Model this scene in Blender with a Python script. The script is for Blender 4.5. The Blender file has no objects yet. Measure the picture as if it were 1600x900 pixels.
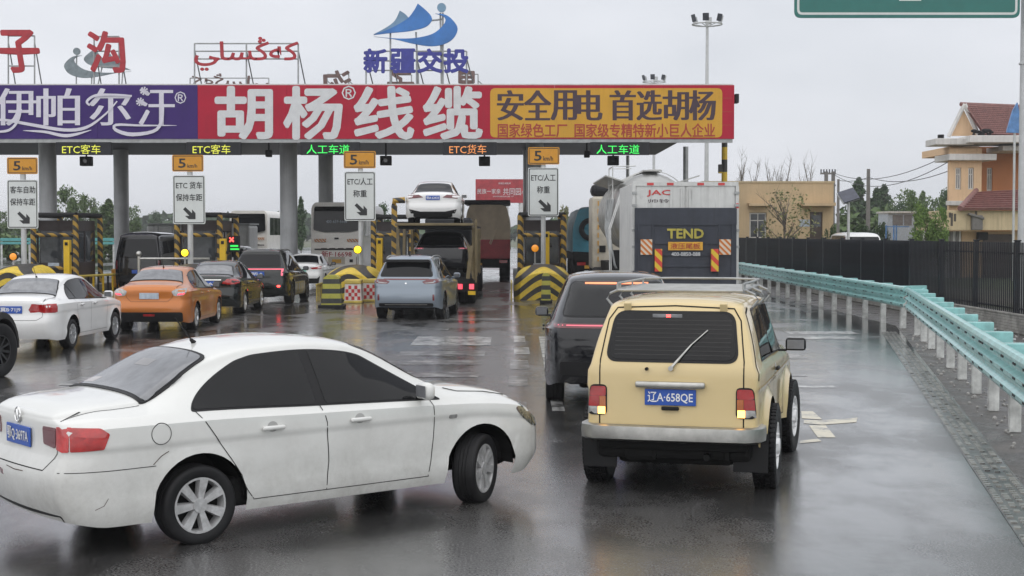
import bpy, bmesh, math, random
import numpy as np
from mathutils import Vector, Matrix
from mathutils.bvhtree import BVHTree
from mathutils.geometry import delaunay_2d_cdt

random.seed(7)
rad = math.radians
scene = bpy.context.scene
COL = scene.collection

# ------------------------------------------------------------------ camera
F_PX, W_PX, H_PX = 2300.0, 1600.0, 900.0
CAM_H = 2.25
PITCH = math.atan(85.0 / F_PX)
cam_data = bpy.data.cameras.new('camera')
cam_data.sensor_width = 36.0
cam_data.lens = 36.0 * F_PX / W_PX
cam_data.clip_start = 0.1
cam_data.clip_end = 5000
cam = bpy.data.objects.new('camera', cam_data)
cam.location = (0, 0, CAM_H)
cam.rotation_euler = (rad(90) - PITCH, 0, 0)
COL.objects.link(cam)
scene.camera = cam

# ------------------------------------------------------------------ overcast sky
SUN_EL, SUN_AZ = rad(56), rad(195)      # azimuth clockwise from +Y
world = bpy.data.worlds.new('World')
scene.world = world
world.use_nodes = True
wn, wl = world.node_tree.nodes, world.node_tree.links
wn.clear()
w_out = wn.new('ShaderNodeOutputWorld')
w_bg = wn.new('ShaderNodeBackground')
w_bg.inputs['Strength'].default_value = 0.1
w_sky = wn.new('ShaderNodeTexSky')
w_sky.sky_type = 'NISHITA'
w_sky.sun_disc = False
w_sky.sun_elevation = SUN_EL
w_sky.sun_rotation = SUN_AZ
w_sky.air_density = 1.0
w_sky.dust_density = 4.0
w_tc = wn.new('ShaderNodeTexCoord')
w_map = wn.new('ShaderNodeMapping')
w_map.inputs['Scale'].default_value = (1.6, 1.6, 4.5)
w_noise = wn.new('ShaderNodeTexNoise')
w_noise.inputs['Scale'].default_value = 1.7
w_noise.inputs['Detail'].default_value = 5
w_noise.inputs['Roughness'].default_value = 0.55
w_ramp = wn.new('ShaderNodeValToRGB')
w_ramp.color_ramp.elements[0].position = 0.30
w_ramp.color_ramp.elements[1].position = 0.66
w_ramp.color_ramp.elements[0].color = (5.9, 6.15, 6.6, 1)
w_ramp.color_ramp.elements[1].color = (7.35, 7.5, 7.95, 1)
w_mix = wn.new('ShaderNodeMixRGB')
w_mix.inputs['Fac'].default_value = 0.93
wl.new(w_tc.outputs['Generated'], w_map.inputs['Vector'])
wl.new(w_map.outputs['Vector'], w_noise.inputs['Vector'])
wl.new(w_noise.outputs['Fac'], w_ramp.inputs['Fac'])
wl.new(w_sky.outputs['Color'], w_mix.inputs['Color1'])
wl.new(w_ramp.outputs['Color'], w_mix.inputs['Color2'])
wl.new(w_mix.outputs['Color'], w_bg.inputs['Color'])
wl.new(w_bg.outputs['Background'], w_out.inputs['Surface'])

sun_data = bpy.data.lights.new('sun', 'SUN')
sun_data.energy = 1.5
sun_data.angle = rad(140)
sun_data.color = (1.0, 0.98, 0.95)
sun = bpy.data.objects.new('sun', sun_data)
sun_dir = Vector((math.sin(SUN_AZ) * math.cos(SUN_EL), math.cos(SUN_AZ) * math.cos(SUN_EL), math.sin(SUN_EL)))
sun.rotation_euler = sun_dir.to_track_quat('Z', 'Y').to_euler()
sun.location = (0, -20, 40)
COL.objects.link(sun)

vs = scene.view_settings
vs.view_transform = 'Standard'
vs.look = 'None'
vs.exposure = 0.3
vs.gamma = 1.0
vs.use_curve_mapping = False
scene.cycles.max_bounces = 6
scene.cycles.volume_bounces = 0

# ------------------------------------------------------------------ helpers
SP, CP = math.sin(PITCH), math.cos(PITCH)
def at(px, py, d):
    """photograph pixel -> place d metres down the road"""
    u, v = (px - 800) / F_PX, (450 - py) / F_PX
    fy, fz = CP + v * SP, -SP + v * CP
    k = d / fy
    return Vector((u * k, d, CAM_H + fz * k))
def gnd(px, py):
    u, v = (px - 800) / F_PX, (450 - py) / F_PX
    fy, fz = CP + v * SP, -SP + v * CP
    k = -CAM_H / fz
    return Vector((u * k, fy * k, 0.0))

def pchip(keys):
    xs = np.array([k[0] for k in keys], float); ys = np.array([k[1] for k in keys], float)
    n = len(xs)
    if n == 1: return lambda x: float(ys[0])
    h = np.diff(xs); dl = np.diff(ys) / h
    m = np.zeros(n)
    m[0], m[-1] = dl[0], dl[-1]
    for i in range(1, n - 1):
        if dl[i-1] * dl[i] <= 0: m[i] = 0
        else:
            w1, w2 = 2*h[i] + h[i-1], h[i] + 2*h[i-1]
            m[i] = (w1 + w2) / (w1/dl[i-1] + w2/dl[i])
    def f(x):
        if x <= xs[0]: return float(ys[0])
        if x >= xs[-1]: return float(ys[-1])
        i = int(np.searchsorted(xs, x) - 1); i = max(0, min(n-2, i))
        t = (x - xs[i]) / h[i]
        return float((2*t**3-3*t**2+1)*ys[i] + (t**3-2*t**2+t)*h[i]*m[i] + (-2*t**3+3*t**2)*ys[i+1] + (t**3-t**2)*h[i]*m[i+1])
    return f

MW = {}
def mw(parent):
    return MW.get(parent.name, Matrix.Identity(4)) if parent else Matrix.Identity(4)
def thing(name, label, cat, loc=(0, 0, 0), rotz=0.0, group=None):
    o = bpy.data.objects.new(name, None); COL.objects.link(o)
    o.empty_display_size = 0.2
    o.location = loc; o.rotation_euler = (0, 0, rotz)
    o['label'] = label; o['category'] = cat
    if group: o['group'] = group
    MW[o.name] = Matrix.Translation(Vector(loc)) @ Matrix.Rotation(rotz, 4, 'Z')
    return o
def tag(o, label=None, cat=None, group=None, kind=None):
    if label: o['label'] = label
    if cat: o['category'] = cat
    if group: o['group'] = group
    if kind: o['kind'] = kind
    return o
def link_mesh(name, me, mat, parent=None, world=False):
    o = bpy.data.objects.new(name, me); COL.objects.link(o)
    if mat is not None:
        if not me.materials: me.materials.append(mat)
    if parent is not None:
        o.parent = parent
        MW[o.name] = mw(parent)
        if world and MW[o.name] != Matrix.Identity(4):
            me.transform(MW[o.name].inverted())
    return o

class MB:
    """collects shapes and links them as ONE mesh object"""
    def __init__(self): self.bm = bmesh.new()
    def box(self, c, s, bevel=0.0, rz=0.0, rx=0.0, ry=0.0):
        r = bmesh.ops.create_cube(self.bm, size=1.0)
        vsx = r['verts']
        M = Matrix.Translation(Vector(c)) @ Matrix.Rotation(rz, 4, 'Z') @ Matrix.Rotation(ry, 4, 'Y') @ Matrix.Rotation(rx, 4, 'X') @ Matrix.Diagonal((s[0], s[1], s[2], 1))
        bmesh.ops.transform(self.bm, matrix=M, verts=vsx)
        if bevel > 0:
            es = list({e for v in vsx for e in v.link_edges})
            bmesh.ops.bevel(self.bm, geom=es, offset=min(bevel, min(s)*0.45), segments=2, affect='EDGES', profile=0.5)
        return self
    def span(self, a, b, bevel=0.0):
        a, b = Vector(a), Vector(b)
        return self.box((a + b) / 2, [max(abs(b[i] - a[i]), 1e-4) for i in range(3)], bevel)
    def cyl(self, a, b, r1, r2=None, n=16, caps=True):
        a, b = Vector(a), Vector(b); d = b - a
        r2 = r1 if r2 is None else r2
        q = d.to_track_quat('Z', 'Y').to_matrix().to_4x4()
        M = Matrix.Translation((a + b) / 2) @ q
        bmesh.ops.create_cone(self.bm, cap_ends=caps, cap_tris=False, segments=n, radius1=r1, radius2=r2, depth=d.length, matrix=M)
        return self
    def tube(self, pts, r, n=8):
        pts = [Vector(p) for p in pts]
        rings = []
        up = Vector((0, 0, 1))
        for i, p in enumerate(pts):
            t = (pts[min(i+1, len(pts)-1)] - pts[max(i-1, 0)]).normalized()
            s = t.cross(up)
            if s.length < 1e-3: s = t.cross(Vector((0, 1, 0)))
            s.normalize(); u = s.cross(t).normalized()
            rr = r[i] if isinstance(r, (list, tuple)) else r
            rings.append([self.bm.verts.new(p + rr * (math.cos(2*math.pi*k/n) * s + math.sin(2*math.pi*k/n) * u)) for k in range(n)])
        for a, b in zip(rings, rings[1:]):
            for k in range(n): self.bm.faces.new((a[k], a[(k+1) % n], b[(k+1) % n], b[k]))
        self.bm.faces.new(rings[0][::-1]); self.bm.faces.new(rings[-1])
        return self
    def prism(self, poly, axis, lo, hi):
        """2-D polygon pushed along an axis. axis 'y': poly is (x,z); 'x': (y,z); 'z': (x,y)"""
        def p3(p, k):
            if axis == 'y': return (p[0], k, p[1])
            if axis == 'x': return (k, p[0], p[1])
            return (p[0], p[1], k)
        A = [self.bm.verts.new(p3(p, lo)) for p in poly]; B = [self.bm.verts.new(p3(p, hi)) for p in poly]
        n = len(poly)
        self.bm.faces.new(A[::-1]); self.bm.faces.new(B)
        for i in range(n): self.bm.faces.new((A[i], A[(i+1) % n], B[(i+1) % n], B[i]))
        return self
    def lathe(self, prof, n=32, M=None, closed=False):
        """prof: (radius, axial) revolved about local Y"""
        rings = []
        for r, a in prof:
            rings.append([self.bm.verts.new((r*math.cos(2*math.pi*k/n), a, r*math.sin(2*math.pi*k/n))) for k in range(n)])
        prs = list(zip(rings, rings[1:])) + ([(rings[-1], rings[0])] if closed else [])
        for a, b in prs:
            for k in range(n): self.bm.faces.new((a[k], a[(k+1) % n], b[(k+1) % n], b[k]))
        if M is not None: bmesh.ops.transform(self.bm, matrix=M, verts=[v for rg in rings for v in rg])
        return self
    def quad(self, *p):
        self.bm.faces.new([self.bm.verts.new(q) for q in p]); return self
    def ball(self, c, r, seg=16, ring=10, s=(1, 1, 1)):
        M = Matrix.Translation(Vector(c)) @ Matrix.Diagonal((s[0], s[1], s[2], 1))
        bmesh.ops.create_uvsphere(self.bm, u_segments=seg, v_segments=ring, radius=r, matrix=M); return self
    def mesh(self, name, smooth=False, angle=35):
        bm = self.bm
        bmesh.ops.recalc_face_normals(bm, faces=bm.faces)
        if smooth:
            ca = rad(angle)
            for f in bm.faces: f.smooth = True
            for e in bm.edges:
                if len(e.link_faces) == 2 and e.calc_face_angle(0) > ca: e.smooth = False
        me = bpy.data.meshes.new(name); bm.to_mesh(me); bm.free()
        return me
    def build(self, name, mat, parent=None, world=True, smooth=False, angle=35):
        return link_mesh(name, self.mesh(name, smooth, angle), mat, parent, world)

def round_poly(pts, r=0.03, seg=4):
    out = []; n = len(pts)
    for i in range(n):
        p0, p1, p2 = Vector(pts[i-1]), Vector(pts[i]), Vector(pts[(i+1) % n])
        a, b = (p0 - p1), (p2 - p1)
        k = min(r, a.length*0.45, b.length*0.45)
        A, B = p1 + a.normalized()*k, p1 + b.normalized()*k
        for j in range(seg + 1):
            t = j/seg
            out.append(tuple((1-t)**2*A + 2*t*(1-t)*p1 + t*t*B))
    return out
def rect(x0, x1, y0, y1, r=0.0, seg=4):
    p = [(x0, y0), (x1, y0), (x1, y1), (x0, y1)]
    return round_poly(p, r, seg) if r > 0 else p

# ------------------------------------------------------------------ lettering
_tc = {}
def text_mesh(s, bold=0.0, res=2):
    key = (s, bold)
    if key in _tc: return _tc[key]
    c = bpy.data.curves.new('lettering', 'FONT'); c.body = s; c.resolution_u = res; c.offset = bold
    o = bpy.data.objects.new('lettering', c); COL.objects.link(o)
    bpy.context.view_layer.update()
    dg = bpy.context.evaluated_depsgraph_get()
    me = bpy.data.meshes.new_from_object(o.evaluated_get(dg))
    bpy.data.objects.remove(o); bpy.data.curves.remove(c)
    vs_ = [tuple(v.co[:2]) for v in me.vertices]; fs = [tuple(p.vertices) for p in me.polygons]
    bpy.data.meshes.remove(me)
    xs = [v[0] for v in vs_]; ys = [v[1] for v in vs_]
    bb = (min(xs), max(xs), min(ys), max(ys))
    _tc[key] = (vs_, fs, bb)
    return _tc[key]
def lettering(items, name, mat, parent, frame, thick=0.004, world=True):
    """items: (string, x0, x1, y0, y1, bold[, shear, mirror, song]) placed in the plane frame(x, y, lift)->3D; all one paint"""
    out = []
    for it in items:
        V, Fs = [], []
        s, x0, x1, y0, y1, bold = it[:6]
        ex = it[6] if len(it) > 6 else {}
        vs_, fs, bb = text_mesh(s, 0.0)
        hh = abs(y1 - y0); shifts = [(0.0, 0.0, 0.0)]
        if bold: shifts += [(bold*hh*math.cos(a), bold*hh*math.sin(a), .0004*(i + 1)) for i, a in enumerate(np.linspace(0, 2*math.pi, 8, endpoint=False))]
        if ex.get('song'): shifts = [(k*ex['song']*.25, 0.0, .0005*(k + 2)) for k in (-2, -1, 0, 1, 2)]
        for sh, sv, lf in shifts:
            base = len(V)
            for (x, y) in vs_:
                tx = (x - bb[0]) / max(bb[1] - bb[0], 1e-6); ty = (y - bb[2]) / max(bb[3] - bb[2], 1e-6)
                if ex.get('mirror'): tx = 1 - tx
                xx = x0 + tx*(x1 - x0) + ex.get('shear', 0)*(ty - .5)*(y1 - y0) + sh
                V.append(frame(xx, y0 + ty*(y1 - y0) + sv, thick + lf))
            Fs += [tuple(i + base for i in f) for f in fs]
        me = bpy.data.meshes.new(name); me.from_pydata([tuple(v) for v in V], [], Fs); me.update()
        out.append(link_mesh(name, me, mat, parent, world))
    return out
def front_frame(d):
    """lettering laid out by photograph pixels on an upright board d metres away"""
    def f(x, y, lift):
        p = at(x, y, d); p.y -= lift; return p
    return f
# ------------------------------------------------------------------ materials
def nodes_of(name):
    m = bpy.data.materials.new(name); m.use_nodes = True
    nt = m.node_tree; b = nt.nodes['Principled BSDF']
    return m, nt, nt.nodes, nt.links, b
def tex_noise(nt, scale, detail=3, rough=0.55, coord='Object', mapscale=None, dist=0.0):
    n, l = nt.nodes, nt.links
    tc = n.new('ShaderNodeTexCoord')
    t = n.new('ShaderNodeTexNoise'); t.inputs['Scale'].default_value = scale; t.inputs['Detail'].default_value = detail
    t.inputs['Roughness'].default_value = rough; t.inputs['Distortion'].default_value = dist
    src = tc.outputs[coord]
    if mapscale:
        mp = n.new('ShaderNodeMapping'); mp.inputs['Scale'].default_value = mapscale
        l.new(src, mp.inputs['Vector']); src = mp.outputs['Vector']
    l.new(src, t.inputs['Vector'])
    return t
def ramp(nt, src, stops):
    r = nt.nodes.new('ShaderNodeValToRGB')
    el = r.color_ramp.elements
    while len(el) < len(stops): el.new(0.5)
    for e, (p, c) in zip(el, stops):
        e.position = p
        e.color = (c, c, c, 1) if isinstance(c, (int, float)) else (*c, 1)
    nt.links.new(src, r.inputs['Fac'])
    return r
def maprange(nt, src, a, b, c, d, smooth=False):
    r = nt.nodes.new('ShaderNodeMapRange'); r.clamp = True
    if smooth: r.interpolation_type = 'SMOOTHSTEP'
    for k, v in zip(('From Min', 'From Max', 'To Min', 'To Max'), (a, b, c, d)): r.inputs[k].default_value = v
    nt.links.new(src, r.inputs['Value'])
    return r.outputs['Result']
def math_n(nt, op, a, b=None):
    r = nt.nodes.new('ShaderNodeMath'); r.operation = op
    for i, v in enumerate((a, b)):
        if v is None: continue
        if isinstance(v, (int, float)): r.inputs[i].default_value = v
        else: nt.links.new(v, r.inputs[i])
    return r.outputs[0]
def mixc(nt, fac, a, b, mode='MIX'):
    r = nt.nodes.new('ShaderNodeMixRGB'); r.blend_type = mode
    for k, v in (('Fac', fac), ('Color1', a), ('Color2', b)):
        if isinstance(v, (int, float)): r.inputs[k].default_value = v
        elif isinstance(v, tuple): r.inputs[k].default_value = (*v, 1)
        else: nt.links.new(v, r.inputs[k])
    return r.outputs['Color']

def pm(name, col, rough=0.5, metal=0.0, coat=0.0, var=0.12, scale=4.0, bump=0.0, bscale=40.0, emit=None, es=0.0, spec=0.5, rvar=0.0, streak=0.0):
    m, nt, n, l, b = nodes_of(name)
    b.inputs['Roughness'].default_value = rough; b.inputs['Metallic'].default_value = metal
    b.inputs['Coat Weight'].default_value = coat; b.inputs['Coat Roughness'].default_value = 0.06
    b.inputs['Specular IOR Level'].default_value = spec
    t = tex_noise(nt, scale, 5, 0.6)
    lo = tuple(c*(1 - var) for c in col); hi = tuple(min(1, c*(1 + var)) for c in col)
    r = ramp(nt, t.outputs['Fac'], [(0.3, lo), (0.7, hi)])
    csrc = r.outputs['Color']
    if streak:      # rain-washed grime running down the surface
        ts = tex_noise(nt, 1.0, 6, 0.7, mapscale=(9, 9, .45)); tp = tex_noise(nt, .8, 4, .6)
        k = math_n(nt, 'MULTIPLY', maprange(nt, ts.outputs['Fac'], .48, .72, 0, 1), maprange(nt, tp.outputs['Fac'], .35, .65, .15, 1))
        csrc = mixc(nt, math_n(nt, 'MULTIPLY', k, streak), csrc, tuple(c*.25 + .02 for c in col))
    l.new(csrc, b.inputs['Base Color'])
    if rvar:
        l.new(maprange(nt, t.outputs['Fac'], .3, .7, max(0, rough - rvar), min(1, rough + rvar)), b.inputs['Roughness'])
    if bump:
        t2 = tex_noise(nt, bscale, 4)
        bp = n.new('ShaderNodeBump'); bp.inputs['Strength'].default_value = bump; bp.inputs['Distance'].default_value = 0.01
        l.new(t2.outputs['Fac'], bp.inputs['Height']); l.new(bp.outputs['Normal'], b.inputs['Normal'])
    if emit:
        b.inputs['Emission Color'].default_value = (*emit, 1); b.inputs['Emission Strength'].default_value = es
    return m
def paint(name, col, metal=0.0, rough=0.28, dirt=0.35, dirtcol=(0.16, 0.14, 0.115), ztop=0.75):
    """wet car paint with road film thrown up over the lower body and beads of rain"""
    m, nt, n, l, b = nodes_of(name)
    b.inputs['Metallic'].default_value = metal; b.inputs['Specular IOR Level'].default_value = 0.08
    b.inputs['Coat Weight'].default_value = 1.0; b.inputs['Coat Roughness'].default_value = 0.05
    tc = n.new('ShaderNodeTexCoord'); sx = n.new('ShaderNodeSeparateXYZ'); l.new(tc.outputs['Object'], sx.inputs[0])
    t = tex_noise(nt, 3.0, 7, 0.65); t2 = tex_noise(nt, 26, 4, 0.7)
    h = maprange(nt, sx.outputs['Z'], 0.15, ztop, 1.0, 0.12)
    k = math_n(nt, 'MULTIPLY', h, maprange(nt, t.outputs['Fac'], .35, .72, 0.25, 1.0))
    k = math_n(nt, 'MULTIPLY', k, maprange(nt, t2.outputs['Fac'], .3, .7, 0.6, 1.0))
    k = math_n(nt, 'MULTIPLY', k, dirt)
    l.new(mixc(nt, k, col, dirtcol), b.inputs['Base Color'])
    l.new(maprange(nt, k, 0, 0.4, rough, 0.6), b.inputs['Roughness'])
    vo = n.new('ShaderNodeTexVoronoi'); vo.inputs['Scale'].default_value = 140
    l.new(tc.outputs['Object'], vo.inputs['Vector'])
    bd = maprange(nt, vo.outputs['Distance'], 0.0, 0.35, 1.0, 0.0, True)
    bd = math_n(nt, 'MULTIPLY', bd, maprange(nt, t2.outputs['Fac'], .5, .6, 0, 1))
    bp = n.new('ShaderNodeBump'); bp.inputs['Strength'].default_value = 0.12; bp.inputs['Distance'].default_value = 0.003
    l.new(bd, bp.inputs['Height']); l.new(bp.outputs['Normal'], b.inputs['Coat Normal'])
    return m
def stripes(name, ca, cb, freq, direction, rough=0.5, dirt=0.3, chevron=False, duty=0.5, coord='Object', round_=0.0):
    """painted hazard bands; direction = (x,y,z) weights; chevron folds |x|"""
    m, nt, n, l, b = nodes_of(name)
    tc = n.new('ShaderNodeTexCoord'); sx = n.new('ShaderNodeSeparateXYZ'); l.new(tc.outputs[coord], sx.inputs[0])
    X = sx.outputs['X']
    if chevron: X = math_n(nt, 'SQRT', math_n(nt, 'ADD', math_n(nt, 'MULTIPLY', X, X), round_))
    s = math_n(nt, 'ADD', math_n(nt, 'MULTIPLY', X, direction[0]), math_n(nt, 'ADD', math_n(nt, 'MULTIPLY', sx.outputs['Y'], direction[1]), math_n(nt, 'MULTIPLY', sx.outputs['Z'], direction[2])))
    fr = math_n(nt, 'FRACT', math_n(nt, 'ADD', math_n(nt, 'MULTIPLY', s, freq), 50.0))
    st = math_n(nt, 'GREATER_THAN', fr, duty)
    c = mixc(nt, st, ca, cb)
    t = tex_noise(nt, 6, 6, 0.7)
    k = maprange(nt, t.outputs['Fac'], .45, .75, 0, dirt)
    l.new(mixc(nt, k, c, (0.12, 0.10, 0.07)), b.inputs['Base Color'])
    b.inputs['Roughness'].default_value = rough
    return m

M = {}
M['asphalt_dark'] = None
M['white_paint'] = paint('white_paint', (0.72, 0.725, 0.70), dirt=0.7, ztop=0.95, dirtcol=(.24, .225, .195))
M['white_paint2'] = paint('white_pearl', (0.80, 0.80, 0.79), dirt=0.25)
M['cream'] = paint('cream_paint', (0.66, 0.52, 0.27), dirt=0.22, rough=0.3, ztop=0.7)
M['black_paint'] = paint('black_paint', (0.007, 0.0075, 0.010), dirt=0.10, rough=0.2, dirtcol=(.05, .045, .04))
M['green_black'] = paint('green_black', (0.009, 0.012, 0.0115), dirt=0.12, rough=0.2, dirtcol=(.06, .055, .045))
M['orange_paint'] = paint('orange_paint', (0.52, 0.17, 0.035), metal=0.25, dirt=0.25)
M['blue_paint'] = paint('blue_grey_paint', (0.24, 0.285, 0.335), metal=0.3, dirt=0.25)
M['grey_paint'] = paint('grey_paint', (0.06, 0.065, 0.07), metal=0.3, dirt=0.3)
M['glass'] = pm('tinted_glass', (0.004, 0.0045, 0.0055), 0.03, var=0.2, spec=0.3)
M['glass_sky'] = pm('sky_reflection_glass', (0.17, 0.175, 0.185), 0.05, var=0.25, scale=6, spec=0.9)  # pale base colour paints the sky's reflection into the glass
M['trim'] = pm('black_trim', (0.016, 0.016, 0.017), 0.45, bump=0.05, spec=0.22)
M['gap'] = pm('panel_gap', (0.012, 0.012, 0.012), 0.8, spec=0.22)
M['tyre'] = pm('tyre_rubber', (0.017, 0.017, 0.018), 0.55, bump=0.15, bscale=60, var=.3, spec=0.22)
M['under'] = pm('underbody', (0.012, 0.012, 0.012), 0.8, bump=0.1, spec=0.22)
M['alloy'] = pm('alloy', (0.62, 0.63, 0.64), 0.28, 0.85, var=0.2, scale=15)
M['alloy_dark'] = pm('dark_alloy', (0.05, 0.05, 0.052), 0.35, 0.6)
M['hubcap'] = pm('hubcap_silver', (0.5, 0.5, 0.5), 0.38, 0.35, var=.25, scale=18)
M['chrome'] = pm('chrome', (0.75, 0.75, 0.74), 0.12, 1.0)
M['steel'] = pm('brushed_steel', (0.46, 0.455, 0.43), 0.33, 0.9, var=.2, scale=7)
M['dull_steel'] = pm('galvanised_steel', (0.36, 0.37, 0.37), 0.5, 0.5, var=.2)
M['red_lens'] = pm('red_lens', (0.36, 0.012, 0.014), 0.08, coat=1, var=.25, scale=9)
M['red_lens_bright'] = pm('red_lens_bright', (0.42, 0.012, 0.012), 0.08, coat=1, var=.45, scale=7, emit=(1, .03, .02), es=0.02)
M['dark_red_lens'] = pm('dark_red_lens', (0.12, 0.006, 0.012), 0.08, coat=1)
M['amber_lens'] = pm('amber_lens', (0.45, 0.11, 0.012), 0.1, coat=1, var=.25, scale=9)
M['clear_lens'] = pm('clear_lens', (0.36, 0.36, 0.35), 0.08, 0.3, coat=1, var=.35, scale=22)
M['head_lens'] = pm('headlamp_lens', (0.20, 0.20, 0.17), 0.06, 0.5, coat=1, var=.7, scale=26)
M['lit_red'] = pm('lit_red', (0.8, 0.03, 0.03), 0.2, emit=(1, 0.05, 0.04), es=5.0)
M['lit_red_soft'] = pm('lit_red_soft', (0.6, 0.02, 0.03), 0.15, coat=1, emit=(1, 0.08, 0.12), es=1.3)
M['lit_pink'] = pm('lit_light_strip', (0.6, 0.05, 0.08), 0.15, coat=1, emit=(1, 0.16, 0.25), es=0.6)
M['lit_orange'] = pm('lit_orange_strip', (0.7, 0.15, 0.05), 0.15, emit=(1, 0.30, 0.13), es=1.0)
M['lit_amber'] = pm('lit_amber', (0.9, 0.55, 0.2), 0.2, emit=(1, 0.5, 0.10), es=3.0)
M['lit_warn'] = pm('lit_warning_lamp', (0.9, 0.6, 0.05), 0.2, emit=(1, 0.66, 0.01), es=1.6)
M['warn_off'] = pm('amber_lamp', (0.65, 0.25, 0.03), 0.2, emit=(1, 0.35, 0.02), es=0.35)
M['plate_blue'] = pm('blue_plate', (0.02, 0.085, 0.40), 0.35, var=.1)
M['plate_green'] = pm('green_plate', (0.25, 0.55, 0.45), 0.35)
M['plate_yellow'] = pm('yellow_plate', (0.62, 0.33, 0.03), 0.4, var=.2, scale=12)
M['plate_pale'] = pm('pale_plate', (0.42, 0.48, 0.55), 0.35, var=.2, scale=10)
M['plate_white'] = pm('plate_white', (0.82, 0.82, 0.82), 0.4, var=.05)
M['black_flat'] = pm('black_flat', (0.014, 0.014, 0.015), 0.6, spec=0.22)
M['white_sign'] = pm('sign_white', (0.62, 0.65, 0.64), 0.4, var=.06, scale=2)
M['sign_black'] = pm('sign_black', (0.02, 0.022, 0.024), 0.5)
M['sign_amber'] = pm('sign_amber', (0.60, 0.27, 0.015), 0.4, var=.08)
M['pole_grey'] = pm('pole_grey', (0.50, 0.51, 0.51), 0.4, 0.2, var=.1)
M['column_grey'] = pm('column_paint', (0.50, 0.51, 0.52), 0.35, 0.15, var=.14, scale=1.2, bump=.03, streak=.4)
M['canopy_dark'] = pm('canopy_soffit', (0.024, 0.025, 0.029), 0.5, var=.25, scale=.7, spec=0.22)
M['banner_red'] = pm('banner_red', (0.42, 0.014, 0.04), 0.5, var=.14, scale=.5, bump=.5, bscale=1.1, streak=.25, spec=0.22)
M['banner_purple'] = pm('banner_purple', (0.05, 0.022, 0.155), 0.5, var=.14, scale=.5, bump=.5, bscale=1.1, streak=.25, spec=0.22)
M['banner_yellow'] = pm('banner_yellow', (0.62, 0.34, 0.045), 0.55, var=.08, scale=.5, streak=.2, spec=0.22)
M['print_white'] = pm('print_white', (0.64, 0.65, 0.66), 0.55, var=.07)
M['print_violet'] = pm('print_violet_white', (0.66, 0.64, 0.72), 0.55, var=.06)
M['print_dark'] = pm('print_dark', (0.055, 0.03, 0.045), 0.55, var=.1)
M['print_rust'] = pm('print_rust', (0.38, 0.045, 0.025), 0.55, var=.1)
M['letter_red'] = pm('letter_red', (0.40, 0.018, 0.03), 0.4, var=.2)
M['letter_back'] = pm('letter_back', (0.16, 0.10, 0.09), 0.6, var=.3)
M['letter_blue'] = pm('letter_blue', (0.035, 0.04, 0.28), 0.4, var=.2)
M['logo_blue'] = pm('logo_blue', (0.035, 0.17, 0.48), 0.35, var=.3, scale=.8)
M['logo_pale'] = pm('logo_pale_blue', (0.16, 0.28, 0.40), 0.35, var=.3, scale=.8)
M['logo_back'] = pm('logo_back', (0.20, 0.24, 0.26), 0.6, var=.25)
M['led_yellow'] = pm('led_yellow', (0.5, 0.5, 0.05), 0.4, emit=(0.85, 0.9, 0.08), es=0.5)
M['led_green'] = pm('led_green', (0.05, 0.6, 0.1), 0.4, emit=(0.03, 1.0, 0.12), es=0.65)
M['led_orange'] = pm('led_orange', (0.5, 0.2, 0.05), 0.4, emit=(1.0, 0.33, 0.10), es=0.5)
M['hazard'] = stripes('hazard_post', (0.40, 0.24, 0.03), (0.02, 0.02, 0.02), 2.2, (1, 1, 1.3))
M['hazard_pole'] = stripes('hazard_pole', (0.60, 0.40, 0.02), (0.02, 0.02, 0.02), 0.9, (0, 0, 1))
M['chevron'] = stripes('chevron_nose', (0.70, 0.50, 0.04), (0.022, 0.022, 0.022), 2.5, (0.9, 0, 1.0), chevron=True, dirt=.5, round_=.10)
M['bollard'] = stripes('bollard_bands', (0.42, 0.40, 0.06), (0.03, 0.035, 0.035), 3.4, (0, 0, 1), dirt=.4)
M['arm_stripes'] = stripes('arm_bands', (0.6, 0.05, 0.04), (0.65, 0.65, 0.63), 2.0, (1, 0, 0))
M['safety_yellow'] = pm('safety_yellow', (0.66, 0.42, 0.01), 0.4, var=.1)
M['barrier_red'] = pm('barrier_red', (0.45, 0.03, 0.03), 0.5, var=.2)
M['barrier_white'] = pm('barrier_white', (0.62, 0.58, 0.54), 0.5, var=.2)
M['barrier_yellow'] = pm('barrier_yellow', (0.55, 0.42, 0.09), 0.5, var=.25)
M['concrete'] = pm('concrete', (0.30, 0.295, 0.28), 0.55, var=.25, scale=2.5, bump=.2, bscale=20)
M['booth_dark'] = pm('booth_cladding', (0.045, 0.036, 0.036), 0.4, var=.3, scale=1, spec=0.22)
M['booth_grey'] = pm('booth_grey', (0.15, 0.15, 0.16), 0.35, var=.2)
M['booth_glass'] = pm('booth_glass', (0.035, 0.04, 0.045), 0.05, var=.5, scale=2, spec=.7)
M['teal_rail'] = pm('teal_guardrail', (0.29, 0.58, 0.57), 0.34, 0.1, coat=.4, var=.22, scale=5, bump=.08, bscale=9, streak=.35)
M['post_white'] = pm('post_white', (0.55, 0.56, 0.54), 0.5, var=.35, scale=6, bump=.05, streak=.5)
M['fence_black'] = pm('fence_black', (0.016, 0.017, 0.022), 0.42, var=.3, coat=.2, spec=0.22)
M['fence_sheet'] = pm('fence_sheet', (0.018, 0.019, 0.026), 0.5, var=.25, spec=0.22)
M['plinth'] = pm('plinth_paint', (0.30, 0.29, 0.27), 0.7, var=.35, scale=3, bump=.2)
M['mortar'] = pm('mortar', (0.14, 0.13, 0.12), 0.85, var=.3)
M['wall_tan'] = pm('wall_tan', (0.56, 0.42, 0.255), 0.8, var=.1, scale=.8, bump=.05, streak=.3)
M['wall_orange'] = pm('wall_orange', (0.68, 0.47, 0.29), 0.8, var=.1, scale=.8, bump=.05, streak=.3)
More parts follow.
